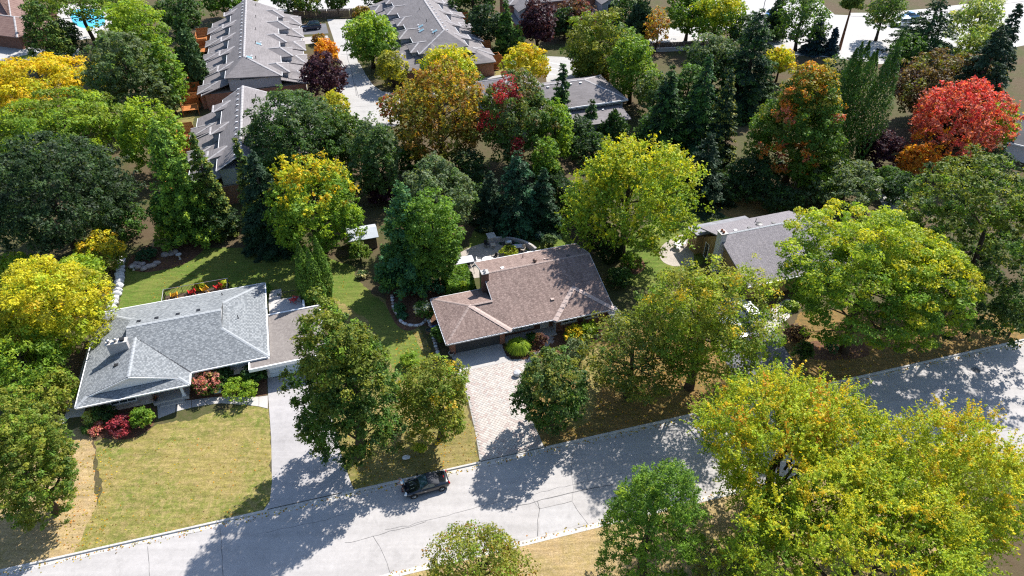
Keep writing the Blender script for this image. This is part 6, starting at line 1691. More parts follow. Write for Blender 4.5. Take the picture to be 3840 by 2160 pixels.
def hedge_box(label, frame, u0, u1, v0, v1, H, pal, n, size, seed, wob=.10):
    """clipped hedge: leaves over a soft box"""
    rng = np.random.default_rng(seed)
    a = np.array([(v1 - v0) * (u1 - u0), (u1 - u0) * H, (u1 - u0) * H, (v1 - v0) * H, (v1 - v0) * H]); a /= a.sum()
    f = rng.choice(5, n, p=a); s, t = rng.random(n), rng.random(n)
    P = np.zeros((n, 3)); N = np.zeros((n, 3))
    du, dv = u1 - u0, v1 - v0
    for k, (px, py, pz, nn) in enumerate(((s * du, t * dv, np.full(n, H), (0, 0, 1)), (s * du, np.zeros(n), t * H, (0, -1, 0)), (s * du, np.full(n, dv), t * H, (0, 1, 0)), (np.zeros(n), s * dv, t * H, (-1, 0, 0)), (np.full(n, du), s * dv, t * H, (1, 0, 0)))):
        i = f == k; P[i] = np.stack([px, py, pz], 1)[i]; N[i] = nn
    wave = np.sin(P[:, 0] * 2.1 + P[:, 2] * 1.7) * np.sin(P[:, 1] * 1.9 + 1) * wob
    P = P + N * (wave + rng.normal(0, .05, n))[:, None]
    c = np.array([du / 2, dv / 2, 0]); P[:, :2] = c[:2] + (P[:, :2] - c[:2]) * (1 - .10 * (P[:, 2:3] / H) ** 4)
    P[:, 2] = np.maximum(P[:, 2], .04)
    Nn = unit(N + .65 * rng.normal(size=(n, 3)))
    ids = ((P[:, 0] * 1.4).astype(int) * 37 + (P[:, 1] * 1.4).astype(int) * 7 + (P[:, 2] * 1.4).astype(int)) % 211
    col = pick_colors(pal, ids, 211, rng)
    V = leaf_geo(P, Nn, unit(rng.normal(size=(n, 3))), size * rng.uniform(.6, 1.4, n), .65, rng)
    w = frame.w(u0, v0); t_ = empty('hedge', w, frame.a, label, 'hedge', 'hedges')
    mesh_np('crown', V, 3, col, MT['leaf'], t_); LEAF_TOTAL[0] += n
    m = MB()
    for k in range(max(2, int(max(du, dv) / 1.2))):
        x, y = rng.uniform(.3, max(.31, du - .3)), rng.uniform(.3, max(.31, dv - .3))
        m.tube([(x, y, -.05), (x + rng.normal() * .1, y + rng.normal() * .1, H * .8)], [.04, .015], 5)
    m.build('stems', MT['bark'], t_)
    return t_
hedge_box('clipped box-shaped green hedge beside the brown house chimney', FB, 2.35, 5.55, 8.9, 13.1, 2.6, [('green', 3), ('bright', 2), ('mid', 2), ('lime', .6)], 9000, .26, 3)
cdr = Frame(tuple(at(2300, 985)[:2]), 17 + 4)
hedge_box('long dark cedar hedge between the two back gardens', cdr, -1.0, 1.0, 0, 24, 3.4, [('dark', 3), ('deep', 3), ('mid', .6)], 15000, .34, 5, .2)

def grass_clump(label, c, r, h, pal, n, seed):
    rng = np.random.default_rng(seed)
    th = rng.uniform(0, 2 * math.pi, n); lean = rng.uniform(.15, 1.0, n) ** .7; hh = h * rng.uniform(.65, 1.1, n)
    d = np.stack([np.cos(th), np.sin(th), np.zeros(n)], 1)
    b = d * (rng.uniform(0, .3, n) * r)[:, None]
    p1 = b + d * (lean * r * .45)[:, None] + np.array([0, 0, 1]) * (hh * .8)[:, None]
    p2 = b + d * (lean * r)[:, None] + np.array([0, 0, 1]) * (hh * (1.05 - .75 * lean))[:, None]
    s = np.stack([-np.sin(th), np.cos(th), np.zeros(n)], 1) * .03
    V = np.concatenate([np.stack([b - s, b + s, p1 + s, p1 - s], 1), np.stack([p1 - s, p1 + s, p2 + s * .2, p2 - s * .2], 1)]).reshape(-1, 3)
    ids = rng.integers(0, 40, n); col = pick_colors(pal, ids, 40, rng)
    t = empty('ornamental_grass', c, 0, label, 'grass clump', 'garden shrubs')
    mesh_np('blades', V, 4, np.vstack([col, col]), MT['leaf'], t)
grass_clump('fountain of bright green ornamental grass beside the garage', FB.w(7.6, -.55, .05), 1.25, 1.35, [('bright', 3), ('lime', 3)], 2600, 4)
# ================================================================== vehicles, people, furniture, small things
import bmesh
conifer('scots_pine', 'tall pine with bare reddish trunk leaning by the main road', 2160, -45, 126, 46, [('olive', 2), ('mid', 2), ('khaki', 1)], 'pine', .8, low=.66, power=.5, droop=-.1, bark='bark_red')

def m_car(name, c, metal=0.5):
    t = NT(name); n = t.noise(t.obj(), 2.0, 3)
    m = t.set(t.ramp(n, [(.3, [x * .92 for x in c]), (.7, [x * 1.08 for x in c])]), .18, .6, metal)
    t.b.inputs['Coat Weight'].default_value = 0.8; t.b.inputs['Coat Roughness'].default_value = .05
    return m
MT['car_glass'] = m_glass('car_glass', (.015, .035, .035))
MT['chrome'] = m_plain('chrome', (.7, .7, .72), .15, .6, .9)
MT['lamp_red'] = m_plain('tail_lamp', (.35, .01, .01), .2, .6)
MT['lamp_clear'] = m_plain('head_lamp', (.75, .77, .8), .1, .7)
MT['soft_top'] = m_plain('soft_top', (.055, .057, .066), .9, .2)

def loft(m, secs):
    """secs: list of rings (same length) -> skin with end caps"""
    n = len(secs[0]); b = len(m.v)
    for s in secs:
        for p in s: m.vert(p)
    for i in range(len(secs) - 1):
        for k in range(n):
            k2 = (k + 1) % n
            m.f.append((b + i * n + k, b + i * n + k2, b + (i + 1) * n + k2, b + (i + 1) * n + k))
    m.f.append(tuple(b + k for k in reversed(range(n)))); e = b + (len(secs) - 1) * n
    m.f.append(tuple(e + k for k in range(n)))

def body_ring(x, w, zb, zt, crown=.03, sh=.72):
    h = [(w * .90, zb), (w * .985, zb + .10), (w, zb + (zt - zb) * .45), (w * .975, zb + (zt - zb) * .78), (w * .90, zt - .035), (w * sh, zt), (w * .35, zt + crown * .8), (0, zt + crown)]
    return [(x, y, z) for y, z in h] + [(x, -y, z) for y, z in h[-2::-1]]

def car(loc, heading, label, paint, L=4.0, W=1.72, H=1.25, kind='convertible', group=None, clear=.17):
    t = empty('car', loc, heading, label, 'car', group)
    hw = W / 2; a = L / 2; belt = .80 if kind == 'convertible' else (.98 if kind == 'sedan' else 1.08)
    hood = belt - (.06 if kind == 'convertible' else .05); tail = belt + (.06 if kind == 'convertible' else .02)
    m = MB()
    S = [(-a, .72, .30, tail - .22), (-a + .06, .86, clear + .06, tail - .08), (-a + .35, .96, clear, tail), (-a * .45, 1.0, clear, belt + .03), (0, 1.0, clear, belt), (a * .38, 1.0, clear, belt - .01), (a * .55, .99, clear, hood), (a - .35, .94, clear, hood - .10), (a - .08, .82, clear + .04, hood - .20), (a, .62, .28, hood - .30)]
    loft(m, [body_ring(x, hw * k, zb, zt) for x, k, zb, zt in S])
    b = m.build('body', paint, t, True)
    mod = b.modifiers.new('s', 'SUBSURF'); mod.levels = 1; mod.render_levels = 1
    # cabin
    if kind == 'convertible':
        ca, cb = -a * .50, a * .30
        g = MB(); zt = H
        def ring(x, w, z0, z1): return [(x, w, z0), (x, w * .93, (z0 + z1) / 2), (x, w * .80, z1), (x, 0, z1 + .02), (x, -w * .80, z1), (x, -w * .93, (z0 + z1) / 2), (x, -w, z0)]
        loft(g, [ring(ca - .12, hw * .72, belt - .02, belt + .05), ring(ca + .18, hw * .80, belt - .02, zt - .14), ring(ca + .45, hw * .84, belt - .02, zt), ring(cb - .72, hw * .84, belt - .02, zt)])
        g.build('soft_top', MT['soft_top'], t, True)
        MB().hexa([(cb - .03, -hw * .80, belt - .01), (cb - .03, hw * .80, belt - .01), (cb - .0, hw * .80, belt - .01), (cb - .0, -hw * .80, belt - .01), (cb - .70, -hw * .66, zt - .02), (cb - .70, hw * .66, zt - .02), (cb - .67, hw * .66, zt - .01), (cb - .67, -hw * .66, zt - .01)]).build('windscreen', MT['car_glass'], t)
        for s in (-1, 1):
            MB().poly([(cb - .05, s * hw * .83, belt), (cb - .72, s * hw * .835, belt), (cb - 1.25, s * hw * .835, belt), (cb - 1.2, s * hw * .78, zt - .12), (cb - .74, s * hw * .72, zt - .05)]).build('side_window', MT['car_glass'], t)
            MB().tube([(cb - .01, s * hw * .81, belt), (cb - .70, s * hw * .67, zt)], .025, 5).build('pillar', paint, t)
        MB().box(ca - .62, ca - .58, -hw * .12, hw * .12, belt + .05, belt + .075).build('third_lamp', MT['lamp_red'], t)
        for y, x1 in ((.25, .5), (-.05, .42), (-.32, .48)):
            MB().obox((a * .62, y * 1.2, hood + .035), (x1 * .35, .016, .004), .15).build('bonnet_strip', MT['chrome'], t)  # thin bright chrome strips lying on the bonnet
    else:
        ca, cb = (-a * .62, a * .34) if kind == 'sedan' else (-a * .93, a * .36)
        rs_, re = (-a * .28, a * .05) if kind == 'sedan' else (-a * .80, a * .08)
        def ring(x, w, z0, z1): return [(x, w, z0), (x, w * .94, (z0 + z1) / 2), (x, w * .82, z1), (x, 0, z1 + .02), (x, -w * .82, z1), (x, -w * .94, (z0 + z1) / 2), (x, -w, z0)]
        g = MB(); loft(g, [ring(ca, hw * .80, belt - .03, belt + .04), ring(rs_, hw * .90, belt - .03, H - .05), ring((rs_ + re) / 2, hw * .91, belt - .03, H - .02), ring(re, hw * .90, belt - .03, H - .05), ring(cb, hw * .84, belt - .03, belt + .02)])
        g.build('windows', MT['car_glass'], t, True)
        MB().hexa([(rs_ - .05, -hw * .74, H - .07), (re + .05, -hw * .74, H - .07), (re + .05, hw * .74, H - .07), (rs_ - .05, hw * .74, H - .07), (rs_, -hw * .70, H + .02), (re, -hw * .70, H + .02), (re, hw * .70, H + .02), (rs_, hw * .70, H + .02)]).build('roof_panel', paint, t)
        for s in (-1, 1):
            for x0, x1 in ((ca, rs_), (cb, re), ((rs_ + re) / 2, (rs_ + re) / 2 + .02)):
                MB().tube([(x0, s * hw * .87 if abs(x0 - x1) > .1 else s * hw * .905, belt), (x1, s * hw * .74, H - .03)], .045, 5).build('pillar', paint, t)
    for s in (-1, 1):
        for x in (-a * .62, a * .62):
            w = MB().lathe((x, s * (hw - .09), .31), [(.20, -.11), (.31, -.10), (.32, 0), (.31, .10), (.20, .11)], 18, 'Y').build('wheel', MT['rubber'], t)
            MB().lathe((x, s * (hw - .085), .31), [(.02, s * .135), (.20, s * .125), (.21, s * .10), (.02, s * .09)], 10, 'Y').build('rim', MT['steel'] if kind != 'convertible' else MT['dark_metal'], w)
            for k in range(5):
                q = 2 * math.pi * k / 5
                MB().tube([(x, s * (hw + .045), .31), (x + .19 * math.cos(q), s * (hw + .04), .31 + .19 * math.sin(q))], .022, 4).build('spoke', MT['steel'], w)
        MB().obox((a * .28, s * (hw + .06), belt + .06), (.06, .10, .06)).build('mirror', paint, t)
        MB().obox((a - .12, s * hw * .62, hood - .22), (.10, .14, .07), s * -.45).build('headlight', MT['lamp_clear'], t)
        MB().obox((-a + .05, s * hw * .70, tail - .20), (.05, .14, .07), s * .3).build('tail_light', MT['lamp_red'], t)
        MB().box(.10, .30, s * hw * 1.0 - .01, s * hw * 1.0 + .012, belt - .16, belt - .13).build('door_handle', MT['chrome'], t)
    MB().box(a - .10, a - .02, -.26, .26, clear + .14, clear + .26).build('number_plate', MT['white_paint'], t)
    MB().box(-a + .01, -a + .06, -.26, .26, clear + .26, clear + .38).build('number_plate', MT['white_paint'], t)
    return t

black = m_car('black_paint', (.008, .010, .016), .3); navy = m_car('navy_paint', (.012, .018, .05), .4); whitep = m_car('white_car_paint', (.7, .71, .73), .0); bluep = m_car('blue_paint', (.04, .16, .34), .3); silverp = m_car('silver_paint', (.4, .41, .43), .7)
cw = (at(1518, 1822, .35) + at(1684, 1782, .35)) / 2; hd = math.atan2(*(at(1518, 1832, .3) - at(1680, 1788, .3))[[1, 0]])
cxy = at(1597, 1812, .45)
car((cxy[0], cxy[1], ROAD_Z), hd, 'black soft-top convertible parked at the kerb', black, 3.98, 1.72, 1.24)
p = at(1167, 105, .3); car((p[0], p[1], .008), FT.a + math.pi + .05, 'dark navy SUV parked on the pad beside the left terrace', navy, 4.6, 1.85, 1.72, 'suv', 'parked cars')
p = at(1556, 298, .3); car((p[0], p[1], .0), FT.a - math.pi / 2, 'dark car nosed up to the white garage door', black, 4.5, 1.8, 1.45, 'sedan', 'parked cars')
p = at(2795, 1172, .4); car((p[0], p[1], .012), FR.a + math.pi / 2 + .1, 'white car half hidden under the olive tree in the right driveway', whitep, 4.6, 1.82, 1.5, 'suv', 'parked cars')
p = at(2745, 1235, .4); car((p[0], p[1], .012), FR.a + math.pi / 2 + .1, 'silver car behind the white car under the olive tree', silverp, 4.6, 1.82, 1.42, 'sedan', 'parked cars')
p = at(3378, 88, .5); car((p[0], p[1], .008), math.pi + .12, 'white SUV driving on the main road', whitep, 4.9, 1.95, 1.75, 'suv', 'cars on the main road')
p = at(3410, 76, .5); car((p[0] + 1.2, p[1] + 2.8, .008), math.pi + .12, 'pale blue car just behind the white SUV on the main road', bluep, 4.5, 1.85, 1.5, 'sedan', 'cars on the main road')
p = at(2892, 52, .5); car((p[0], p[1], .008), .9, 'blue car waiting under the signals, mostly behind the fir', bluep, 4.5, 1.8, 1.5, 'sedan', 'cars on the main road')
p = at(2990, 128, .5); car((p[0], p[1], .008), .7, 'dark car on the main road behind the green tree', black, 4.5, 1.8, 1.5, 'sedan', 'cars on the main road')

# ---- person at the front of the convertible
def skin_mesh(name, verts, edges, radii, mat, parent, sub=1, root=0):
    me = bpy.data.meshes.new(name); me.from_pydata(verts, edges, []); me.update()
    o = link(name, me, mat, parent)
    sk = o.modifiers.new('skin', 'SKIN'); sk.use_smooth_shade = True
    if not me.skin_vertices: 
        pass
    lay = me.skin_vertices[0] if len(me.skin_vertices) else None
    if lay is None:
        bm = bmesh.new(); bm.from_mesh(me); bm.verts.layers.skin.verify(); bm.to_mesh(me); bm.free(); lay = me.skin_vertices[0]
    for i, r in enumerate(radii):
        lay.data[i].radius = (r, r) if not hasattr(r, '__len__') else r
        lay.data[i].use_root = (i == root)
    s = o.modifiers.new('sub', 'SUBSURF'); s.levels = sub; s.render_levels = sub
    return o
skin_m = m_plain('skin', (.48, .27, .19), .55, .35); hair_m = m_plain('grey_hair', (.16, .12, .10), .8, .2)
shirt_m = m_plain('white_shirt', (.72, .76, .80), .85, .2); stripe_m = m_plain('blue_print', (.08, .32, .60), .85, .2); shorts_m = m_plain('dark_shorts', (.03, .03, .045), .85, .2); shoe_m = m_plain('shoes', (.12, .035, .035), .7, .3)
pf = at(1513, 1838, ROAD_Z)
person = empty('person', (pf[0], pf[1], ROAD_Z), math.radians(200), 'person in white shirt and dark shorts standing at the front of the convertible', 'person')
# x forward, y left
V = [(0, 0, .94), (.02, 0, 1.12), (.05, 0, 1.34), (.09, 0, 1.47), (.13, 0, 1.56), (.17, 0, 1.66), (.18, 0, 1.75),
     (.04, .18, 1.40), (.08, .25, 1.14), (.30, .13, 1.08), (.38, .09, 1.09),
     (.04, -.18, 1.40), (.08, -.25, 1.14), (.30, -.13, 1.08), (.38, -.09, 1.09),
     (0, .10, .88), (.03, .11, .50), (0, .12, .09), (.14, .13, .04),
     (0, -.10, .88), (.02, -.12, .50), (-.03, -.13, .09), (.11, -.14, .04)]
Ed = [(0, 1), (1, 2), (2, 3), (3, 4), (4, 5), (5, 6), (2, 7), (7, 8), (8, 9), (9, 10), (2, 11), (11, 12), (12, 13), (13, 14), (0, 15), (15, 16), (16, 17), (17, 18), (0, 19), (19, 20), (20, 21), (21, 22)]
Rr = [.13, .12, .135, .055, .075, .095, .06, .06, .048, .036, .03, .06, .048, .036, .03, .085, .06, .042, .035, .085, .06, .042, .035]
def hand(sgn, base):
    b0 = len(V)
    for k, (dy, ln) in enumerate(((.030, .075), (.010, .085), (-.010, .08), (-.030, .06))):
        y = base[1] + dy * 1.0
        V.append((base[0] + .05, y, base[2] + .005)); V.append((base[0] + .05 + ln * .55, y, base[2] + .015)); V.append((base[0] + .05 + ln * .8, y, base[2] - .02))
        Rr.extend([.011, .009, .008]); i = len(V) - 3
        Ed.extend([(10 if sgn > 0 else 14, i), (i, i + 1), (i + 1, i + 2)])
    V.append((base[0] + .02, base[1] - sgn * .045, base[2] + .02)); V.append((base[0] + .055, base[1] - sgn * .05, base[2] + .03)); Rr.extend([.011, .009]); i = len(V) - 2
    Ed.extend([(10 if sgn > 0 else 14, i), (i, i + 1)])
hand(1, V[10]); hand(-1, V[14])
skin_mesh('body', V, Ed, Rr, skin_m, person, 1)
skin_mesh('shirt', [(0, 0, .90), (.02, 0, 1.12), (.05, 0, 1.34), (.075, 0, 1.44), (.04, .19, 1.40), (.065, .235, 1.24), (.04, -.19, 1.40), (.065, -.235, 1.24)], [(0, 1), (1, 2), (2, 3), (2, 4), (4, 5), (2, 6), (6, 7)], [.165, .15, .165, .08, .082, .072, .082, .072], shirt_m, person, 1)
skin_mesh('shorts', [(0, 0, .93), (0, .105, .86), (.025, .115, .54), (0, -.105, .86), (.015, -.12, .54)], [(0, 1), (1, 2), (0, 3), (3, 4)], [.15, .105, .085, .105, .085], shorts_m, person, 1)
MB().lathe((.155, 0, 1.66), [(.098, 0), (.108, .06), (.09, .12), (.03, .155)], 12).build('hair', hair_m, person, True)
MB().obox((-.115, 0, 1.25), (.03, .05, .15), 0, ('Y', .08)).build('shirt_print', stripe_m, person)
for s in (1, -1):
    MB().obox((.255, s * .035, 1.665), (.006, .014, .008)).build('eye', MT['black_plastic'], person)
    MB().lathe((.17, s * .10, 1.64), [(.012, -.02), (.025, 0), (.012, .02)], 8, 'X').build('ear', skin_m, person, True)
    MB().obox((.06 if s > 0 else .03, s * .13, .045), (.14, .05, .045)).build('shoe', shoe_m, person)
MB().obox((.275, 0, 1.63), (.022, .014, .025)).build('nose', skin_m, person)
MB().obox((.258, 0, 1.595), (.006, .028, .006)).build('mouth', m_plain('lips', (.32, .12, .10), .6), person)
rcp = person.matrix_basis @ Vector((.46, 0, 1.09))
rc = MB().obox((0, 0, 0), (.05, .085, .02)).obox((.045, 0, .05), (.012, .07, .05), 0, ('Y', .4)).build('remote_controller', MT['black_plastic'])
rc.location = rcp; rc.rotation_euler = (0, 0, math.radians(200)); tag(rc, 'black handheld remote controller in the hands of the standing person', 'controller')

# ---- garden furniture
def mfab(name, c): return m_plain(name, c, .45, .35, var=.08)
chair_y, chair_r = mfab('yellow_paint', (.60, .30, .02)), mfab('red_paint', (.48, .02, .02))
def adirondack(loc, rz, mat, label):
    t = empty('garden_chair', loc, rz, label, 'chair', 'adirondack chairs')
    for k in range(5):
        y = -.24 + k * .12; h = .98 - abs(k - 2) * .06
        MB().hexa([(-.10, y - .052, .30), (-.08, y - .052, .30), (-.08, y + .052, .30), (-.10, y + .052, .30), (-.40, y * 1.18 - .055, h), (-.38, y * 1.18 - .055, h), (-.38, y * 1.18 + .055, h), (-.40, y * 1.18 + .055, h)]).build('back_slat', mat, t)
    for k in range(5):
        x = -.08 + k * .12
        MB().box(x, x + .10, -.27, .27, .30 + k * .018, .322 + k * .018).build('seat_slat', mat, t)
    for s in (-1, 1):
        MB().box(-.28, .52, s * .36 - .06, s * .36 + .06, .53, .555).build('arm', mat, t)
        MB().box(.42, .50, s * .30 - .02, s * .30 + .02, 0, .53).build('leg', mat, t)
        MB().hexa([(-.38, s * .25 - .02, 0), (-.30, s * .25 - .02, 0), (-.30, s * .25 + .02, 0), (-.38, s * .25 + .02, 0), (.36, s * .25 - .02, .28), (.46, s * .25 - .02, .28), (.46, s * .25 + .02, .28), (.36, s * .25 + .02, .28)]).build('leg', mat, t)
    return t
for i, (u, v, mt, lb) in enumerate(((7.0, 17.6, chair_y, 'yellow adirondack chair at the left end of the back deck'), (8.95, 17.6, chair_r, 'red adirondack chair beside the left yellow one on the deck'), (10.35, 17.7, chair_y, 'yellow adirondack chair between the two potted shrubs'), (11.9, 17.7, chair_r, 'red adirondack chair at the right end of the back deck'))):
    adirondack(FG.w(u, v, .5), FG.a + math.radians(100 + i * 8), mt, lb)
adirondack(FG.w(20.5, 11.0, 1.6), FG.a + 2.4, chair_r, 'small red adirondack chair on the side terrace by the arborvitae')

def plain_chair(loc, rz, mat, label, group):
    t = empty('patio_chair', loc, rz, label, 'chair', group)
    MB().box(-.24, .24, -.25, .25, .42, .46).build('seat', mat, t)
    MB().hexa([(-.26, -.25, .46), (-.22, -.25, .46), (-.22, .25, .46), (-.26, .25, .46), (-.36, -.20, .92), (-.32, -.20, .92), (-.32, .20, .92), (-.36, .20, .92)]).build('backrest', mat, t)
    for x in (-.22, .2):
        for y in (-.22, .22): MB().tube([(x, y, .42), (x * 1.15, y * 1.15, 0)], .02, 5).build('leg', mat, t)
    for s in (-1, 1): MB().tube([(-.27, s * .27, .66), (.2, s * .27, .66), (.24, s * .26, .42)], .02, 5).build('armrest', mat, t)
    return t
def round_table(loc, r, h, mat, label):
    t = empty('patio_table', loc, 0, label, 'table')
    MB().lathe((0, 0, h - .04), [(r, 0), (r + .01, .02), (r - .01, .04)], 24).build('table_top', mat, t)
    MB().tube([(0, 0, .03), (0, 0, h - .04)], [.05, .04], 8).build('pedestal', mat, t)
    MB().lathe((0, 0, 0), [(.3, 0), (.28, .03), (.06, .05)], 16).build('base', mat, t)
    return t
whitem = mfab('white_plastic', (.78, .78, .78)); tanm = mfab('tan_wicker', (.42, .36, .29)); ironm = MT['dark_metal']
patio_base = FB
sheet('patio', [(1700, 1040), (1705, 985), (1730, 945), (1790, 918), (1850, 905), (1890, 915), (1960, 935), (2000, 950), (1960, 1000), (1800, 1040)], m_ground('patio_pavers', (.36, .32, .28), (.31, .275, .24), (.42, .375, .33), .5, 3.2, 12, .9, .3, .02, .5), .016, 3)
round_table(FB.w(8.7, 15.4, .02), .75, .74, whitem, 'round white patio table behind the brown roof')
plain_chair(FB.w(9.8, 16.1, .02), FB.a + 3.6, ironm, 'thin dark chair beside the round white patio table', 'patio chairs')
plain_chair(FB.w(7.7, 15.9, .02), FB.a - .4, whitem, 'white chair left of the round white patio table', 'patio chairs')
plain_chair(FB.w(13.7, 16.6, .02), FB.a - 2.2, tanm, 'tan chair against the curved wall end', 'patio chairs')
plain_chair(FB.w(9.6, 19.1, .02), FB.a - 1.2, ironm, 'shaded dark chair at the far patio edge', 'patio chairs')
t = empty('side_table', FB.w(10.3, 18.6, .02), FB.a, 'small square table at the far patio edge', 'table')
MB().box(-.3, .3, -.3, .3, .56, .6).build('table_top', tanm, t)
for a_ in (0.6, -0.6): MB().tube([(-.22, .2 * a_, .56), (.22, -.2 * a_, 0)], .02, 4).build('leg', tanm, t)
for a_ in (0.6, -0.6): MB().tube([(.22, .2 * a_, .56), (-.22, -.2 * a_, 0)], .02, 4).build('leg', tanm, t)
t = empty('low_table', FB.w(14.4, 15.7, .02), FB.a, 'low pale table tucked at the rear eaves', 'table')
MB().box(-.4, .4, -.25, .25, .38, .42).build('table_top', whitem, t)
for x in (-.35, .35):
    for y in (-.2, .2): MB().box(x - .025, x + .025, y - .025, y + .025, 0, .38).build('leg', whitem, t)
t = empty('barbecue', FB.w(12.15, 18.0, .02), FB.a, 'black barbecue against the curved stone wall', 'barbecue')
MB().box(-.55, .55, -.28, .28, .2, .85).build('cabinet', MT['black_plastic'], t)
MB().lathe((-.4, 0, .9), [(.30, 0), (.30, .8), (.29, .82)], 14, 'X').build('lid', MT['steel'], t, True)
for s in (-1, 1): MB().box(s * .55 if s > 0 else -.85, .85 if s > 0 else -.55, -.25, .25, .82, .86).build('side_shelf', MT['black_plastic'], t)
for x in (-.5, .5):
    for y in (-.22, .22): MB().tube([(x, y, 0), (x, y, .2)], .03, 6).build('leg', MT['black_plastic'], t)
t = empty('storage_box', FB.w(13.1, 17.3, .02), FB.a - .25, 'black storage box with pale lid on the patio', 'storage box')
MB().box(-.8, .8, -.35, .35, 0, .55).build('box_body', MT['black_plastic'], t); MB().box(-.83, .83, -.38, .38, .552, .62).build('lid', MT['grey_trim'], t)
t = empty('garden_swing', FB.w(5.6, 14.9, .02), FB.a, 'garden swing with pale striped canopy behind the hedge', 'swing')
MB().slab([(-1.1, -.7, 1.75), (1.1, -.7, 1.75), (1.1, 0, 1.95), (-1.1, 0, 1.95)], .04).build('canopy', MT['grey_trim'], t); MB().slab([(-1.1, .02, 1.95), (1.1, .02, 1.95), (1.1, .7, 1.75), (-1.1, .7, 1.75)], .04).build('canopy', MT['grey_trim'], t)
for x in (-1, 1):
    for y in (-.8, .8): MB().tube([(x, y, 0), (x, 0, 1.9)], .03, 6).build('leg', MT['dark_metal'], t)
MB().box(-.8, .8, -.3, .3, .45, .53).build('seat', MT['dark_metal'], t); MB().box(-.8, .8, .3, .36, .54, 1.0).build('backrest', MT['dark_metal'], t)
# curved stone wall with planting on top
wl = empty('retaining_wall', FB.w(12.5, 18.5), FB.a, 'curved low stone retaining wall around the patio', 'wall')
arc = smooth_loop([(-2.1, 1.1), (-1.0, .9), (.2, .4), (1.4, -.6), (2.2, -1.8), (2.5, -2.8)], 5, False)
rs = random.Random(3)
for a_, b_ in zip(arc[:-1], arc[1:]):
    d = b_ - a_; n = np.array([-d[1], d[0]]) / np.hypot(*d)
    for r_ in range(4):
        q0, q1 = a_ + d * .02, b_ - d * .02
        MB().hexa([(*q0, r_ * .22), (*q1, r_ * .22), (*(q1 + n * .32), r_ * .22), (*(q0 + n * .32), r_ * .22), (*(q0 + n * .01), r_ * .22 + .21), (*(q1 + n * .01), r_ * .22 + .21), (*(q1 + n * .31), r_ * .22 + .21), (*(q0 + n * .31), r_ * .22 + .21)]).build('stone', rs.choice(stone_m), wl)
MB().box(-2.5, -1.6, .95, 2.0, 0, 1.05).build('pier', MT['chimney_stone'], wl); MB().box(-2.6, -1.5, .85, 2.1, 1.052, 1.12).build('pier_cap', MT['kerb'], wl)
for i, (u, v) in enumerate(((17.0, 21.8), (17.3, 21.1), (17.5, 20.4))):
    p = FB.w(u, v); o = MB().lathe((0, 0, 0), [(.32, 0), (.30, .05), (.1, .06)], 9).build('stepping_stone', MT['white_gravel']); o.location = (p[0], p[1], .008)
    tag(o, ['farthest pale stepping stone on the bright back lawn', 'middle pale stepping stone on the bright back lawn', 'nearest pale stepping stone on the bright back lawn'][i], 'stepping stone', 'stepping stones')
# right neighbour's patio
pt = [FR.l(at(x, y)) for x, y in ((2590, 905), (2565, 880), (2520, 895), (2480, 925), (2472, 955), (2490, 985), (2540, 1000), (2600, 990))]
o = MB().poly([(u, v, .02) for u, v in smooth_loop(pt, 3)]).build('patio', bpy.data.materials['patio_pavers']); o.location = FR.o; o.rotation_euler = (0, 0, FR.a); o['kind'] = 'structure'
if o.data.polygons[0].normal.z < 0: o.data.flip_normals()
q = at(2546, 914, .7); round_table((q[0], q[1], .02), .5, .72, whitem, 'white round table on the curved patio of the right house')
for i, (x, y, a_) in enumerate(((2536, 918, 0), (2566, 912, 2.8), (2542, 903, -1.2))):
    q = at(x, y, .4); plain_chair((q[0], q[1], .02), a_, whitem, ['white chair left of the round table at the right house', 'white chair between round table and tan wall', 'white chair behind the round table at the right house'][i], 'white chairs at the right house')
# porch things of the grey house
t = empty('flower_pot', FG.w(6.25, 1.15, .345), 0, 'dark pot with red flowers on the stone porch', 'flower pot', 'flower pots')
MB().lathe((0, 0, 0), [(.14, 0), (.2, .35), (.21, .37), (.17, .37), (.16, .30)], 12).build('pot', MT['black_plastic'], t)
rng = np.random.default_rng(2); n = 160; P = rng.normal(size=(n, 3)) * np.array([.16, .16, .1]) + np.array([0, 0, .48]); ids = rng.integers(0, 20, n)
mesh_np('flowers', leaf_geo(P, unit(rng.normal(size=(n, 3)) + np.array([0, 0, 1])), unit(rng.normal(size=(n, 3))), np.full(n, .09), .7, rng), 3, pick_colors([('red', 2), ('green', 3)], ids, 20, rng), MT['leaf'], t)
t = empty('basement_vent_box', FG.w(12.0, .9), FG.a, 'grey utility box in the mulch by the front walk', 'utility box')
MB().box(-.35, .35, -.25, .25, 0, .3).build('box_body', MT['grey_trim'], t); MB().box(-.38, .38, -.28, .28, .302, .34).build('lid', MT['kerb'], t)
p = at(1725, 1322, .3); t = empty('flower_pot', (p[0] - .9, p[1] - .1, .0), 0, 'round pale empty pot at the garage corner', 'flower pot', 'flower pots')
MB().lathe((0, 0, 0), [(.2, 0), (.3, .4), (.33, .42), (.28, .42), (.25, .2)], 14).build('pot', MT['concrete'], t)
MB().lathe((0, 0, .2), [(.25, 0), (.1, .02)], 12).build('soil', MT['mulch'], t)
p = FB.w(-.9, 5.1); t = empty('water_barrel', p, 0, 'dark round tub in the side bed', 'tub')
MB().lathe((0, 0, 0), [(.38, 0), (.42, .45), (.44, .47), (.38, .47), (.36, .12)], 16).build('barrel', MT['wood_dark'], t); MB().lathe((0, 0, .36), [(.37, 0), (.01, .005)], 16).build('water', MT['glass'], t)
p = FB.w(-.1, 5.4); t = empty('plastic_bin', p, .3, 'blue plastic bin in the side bed', 'bin')
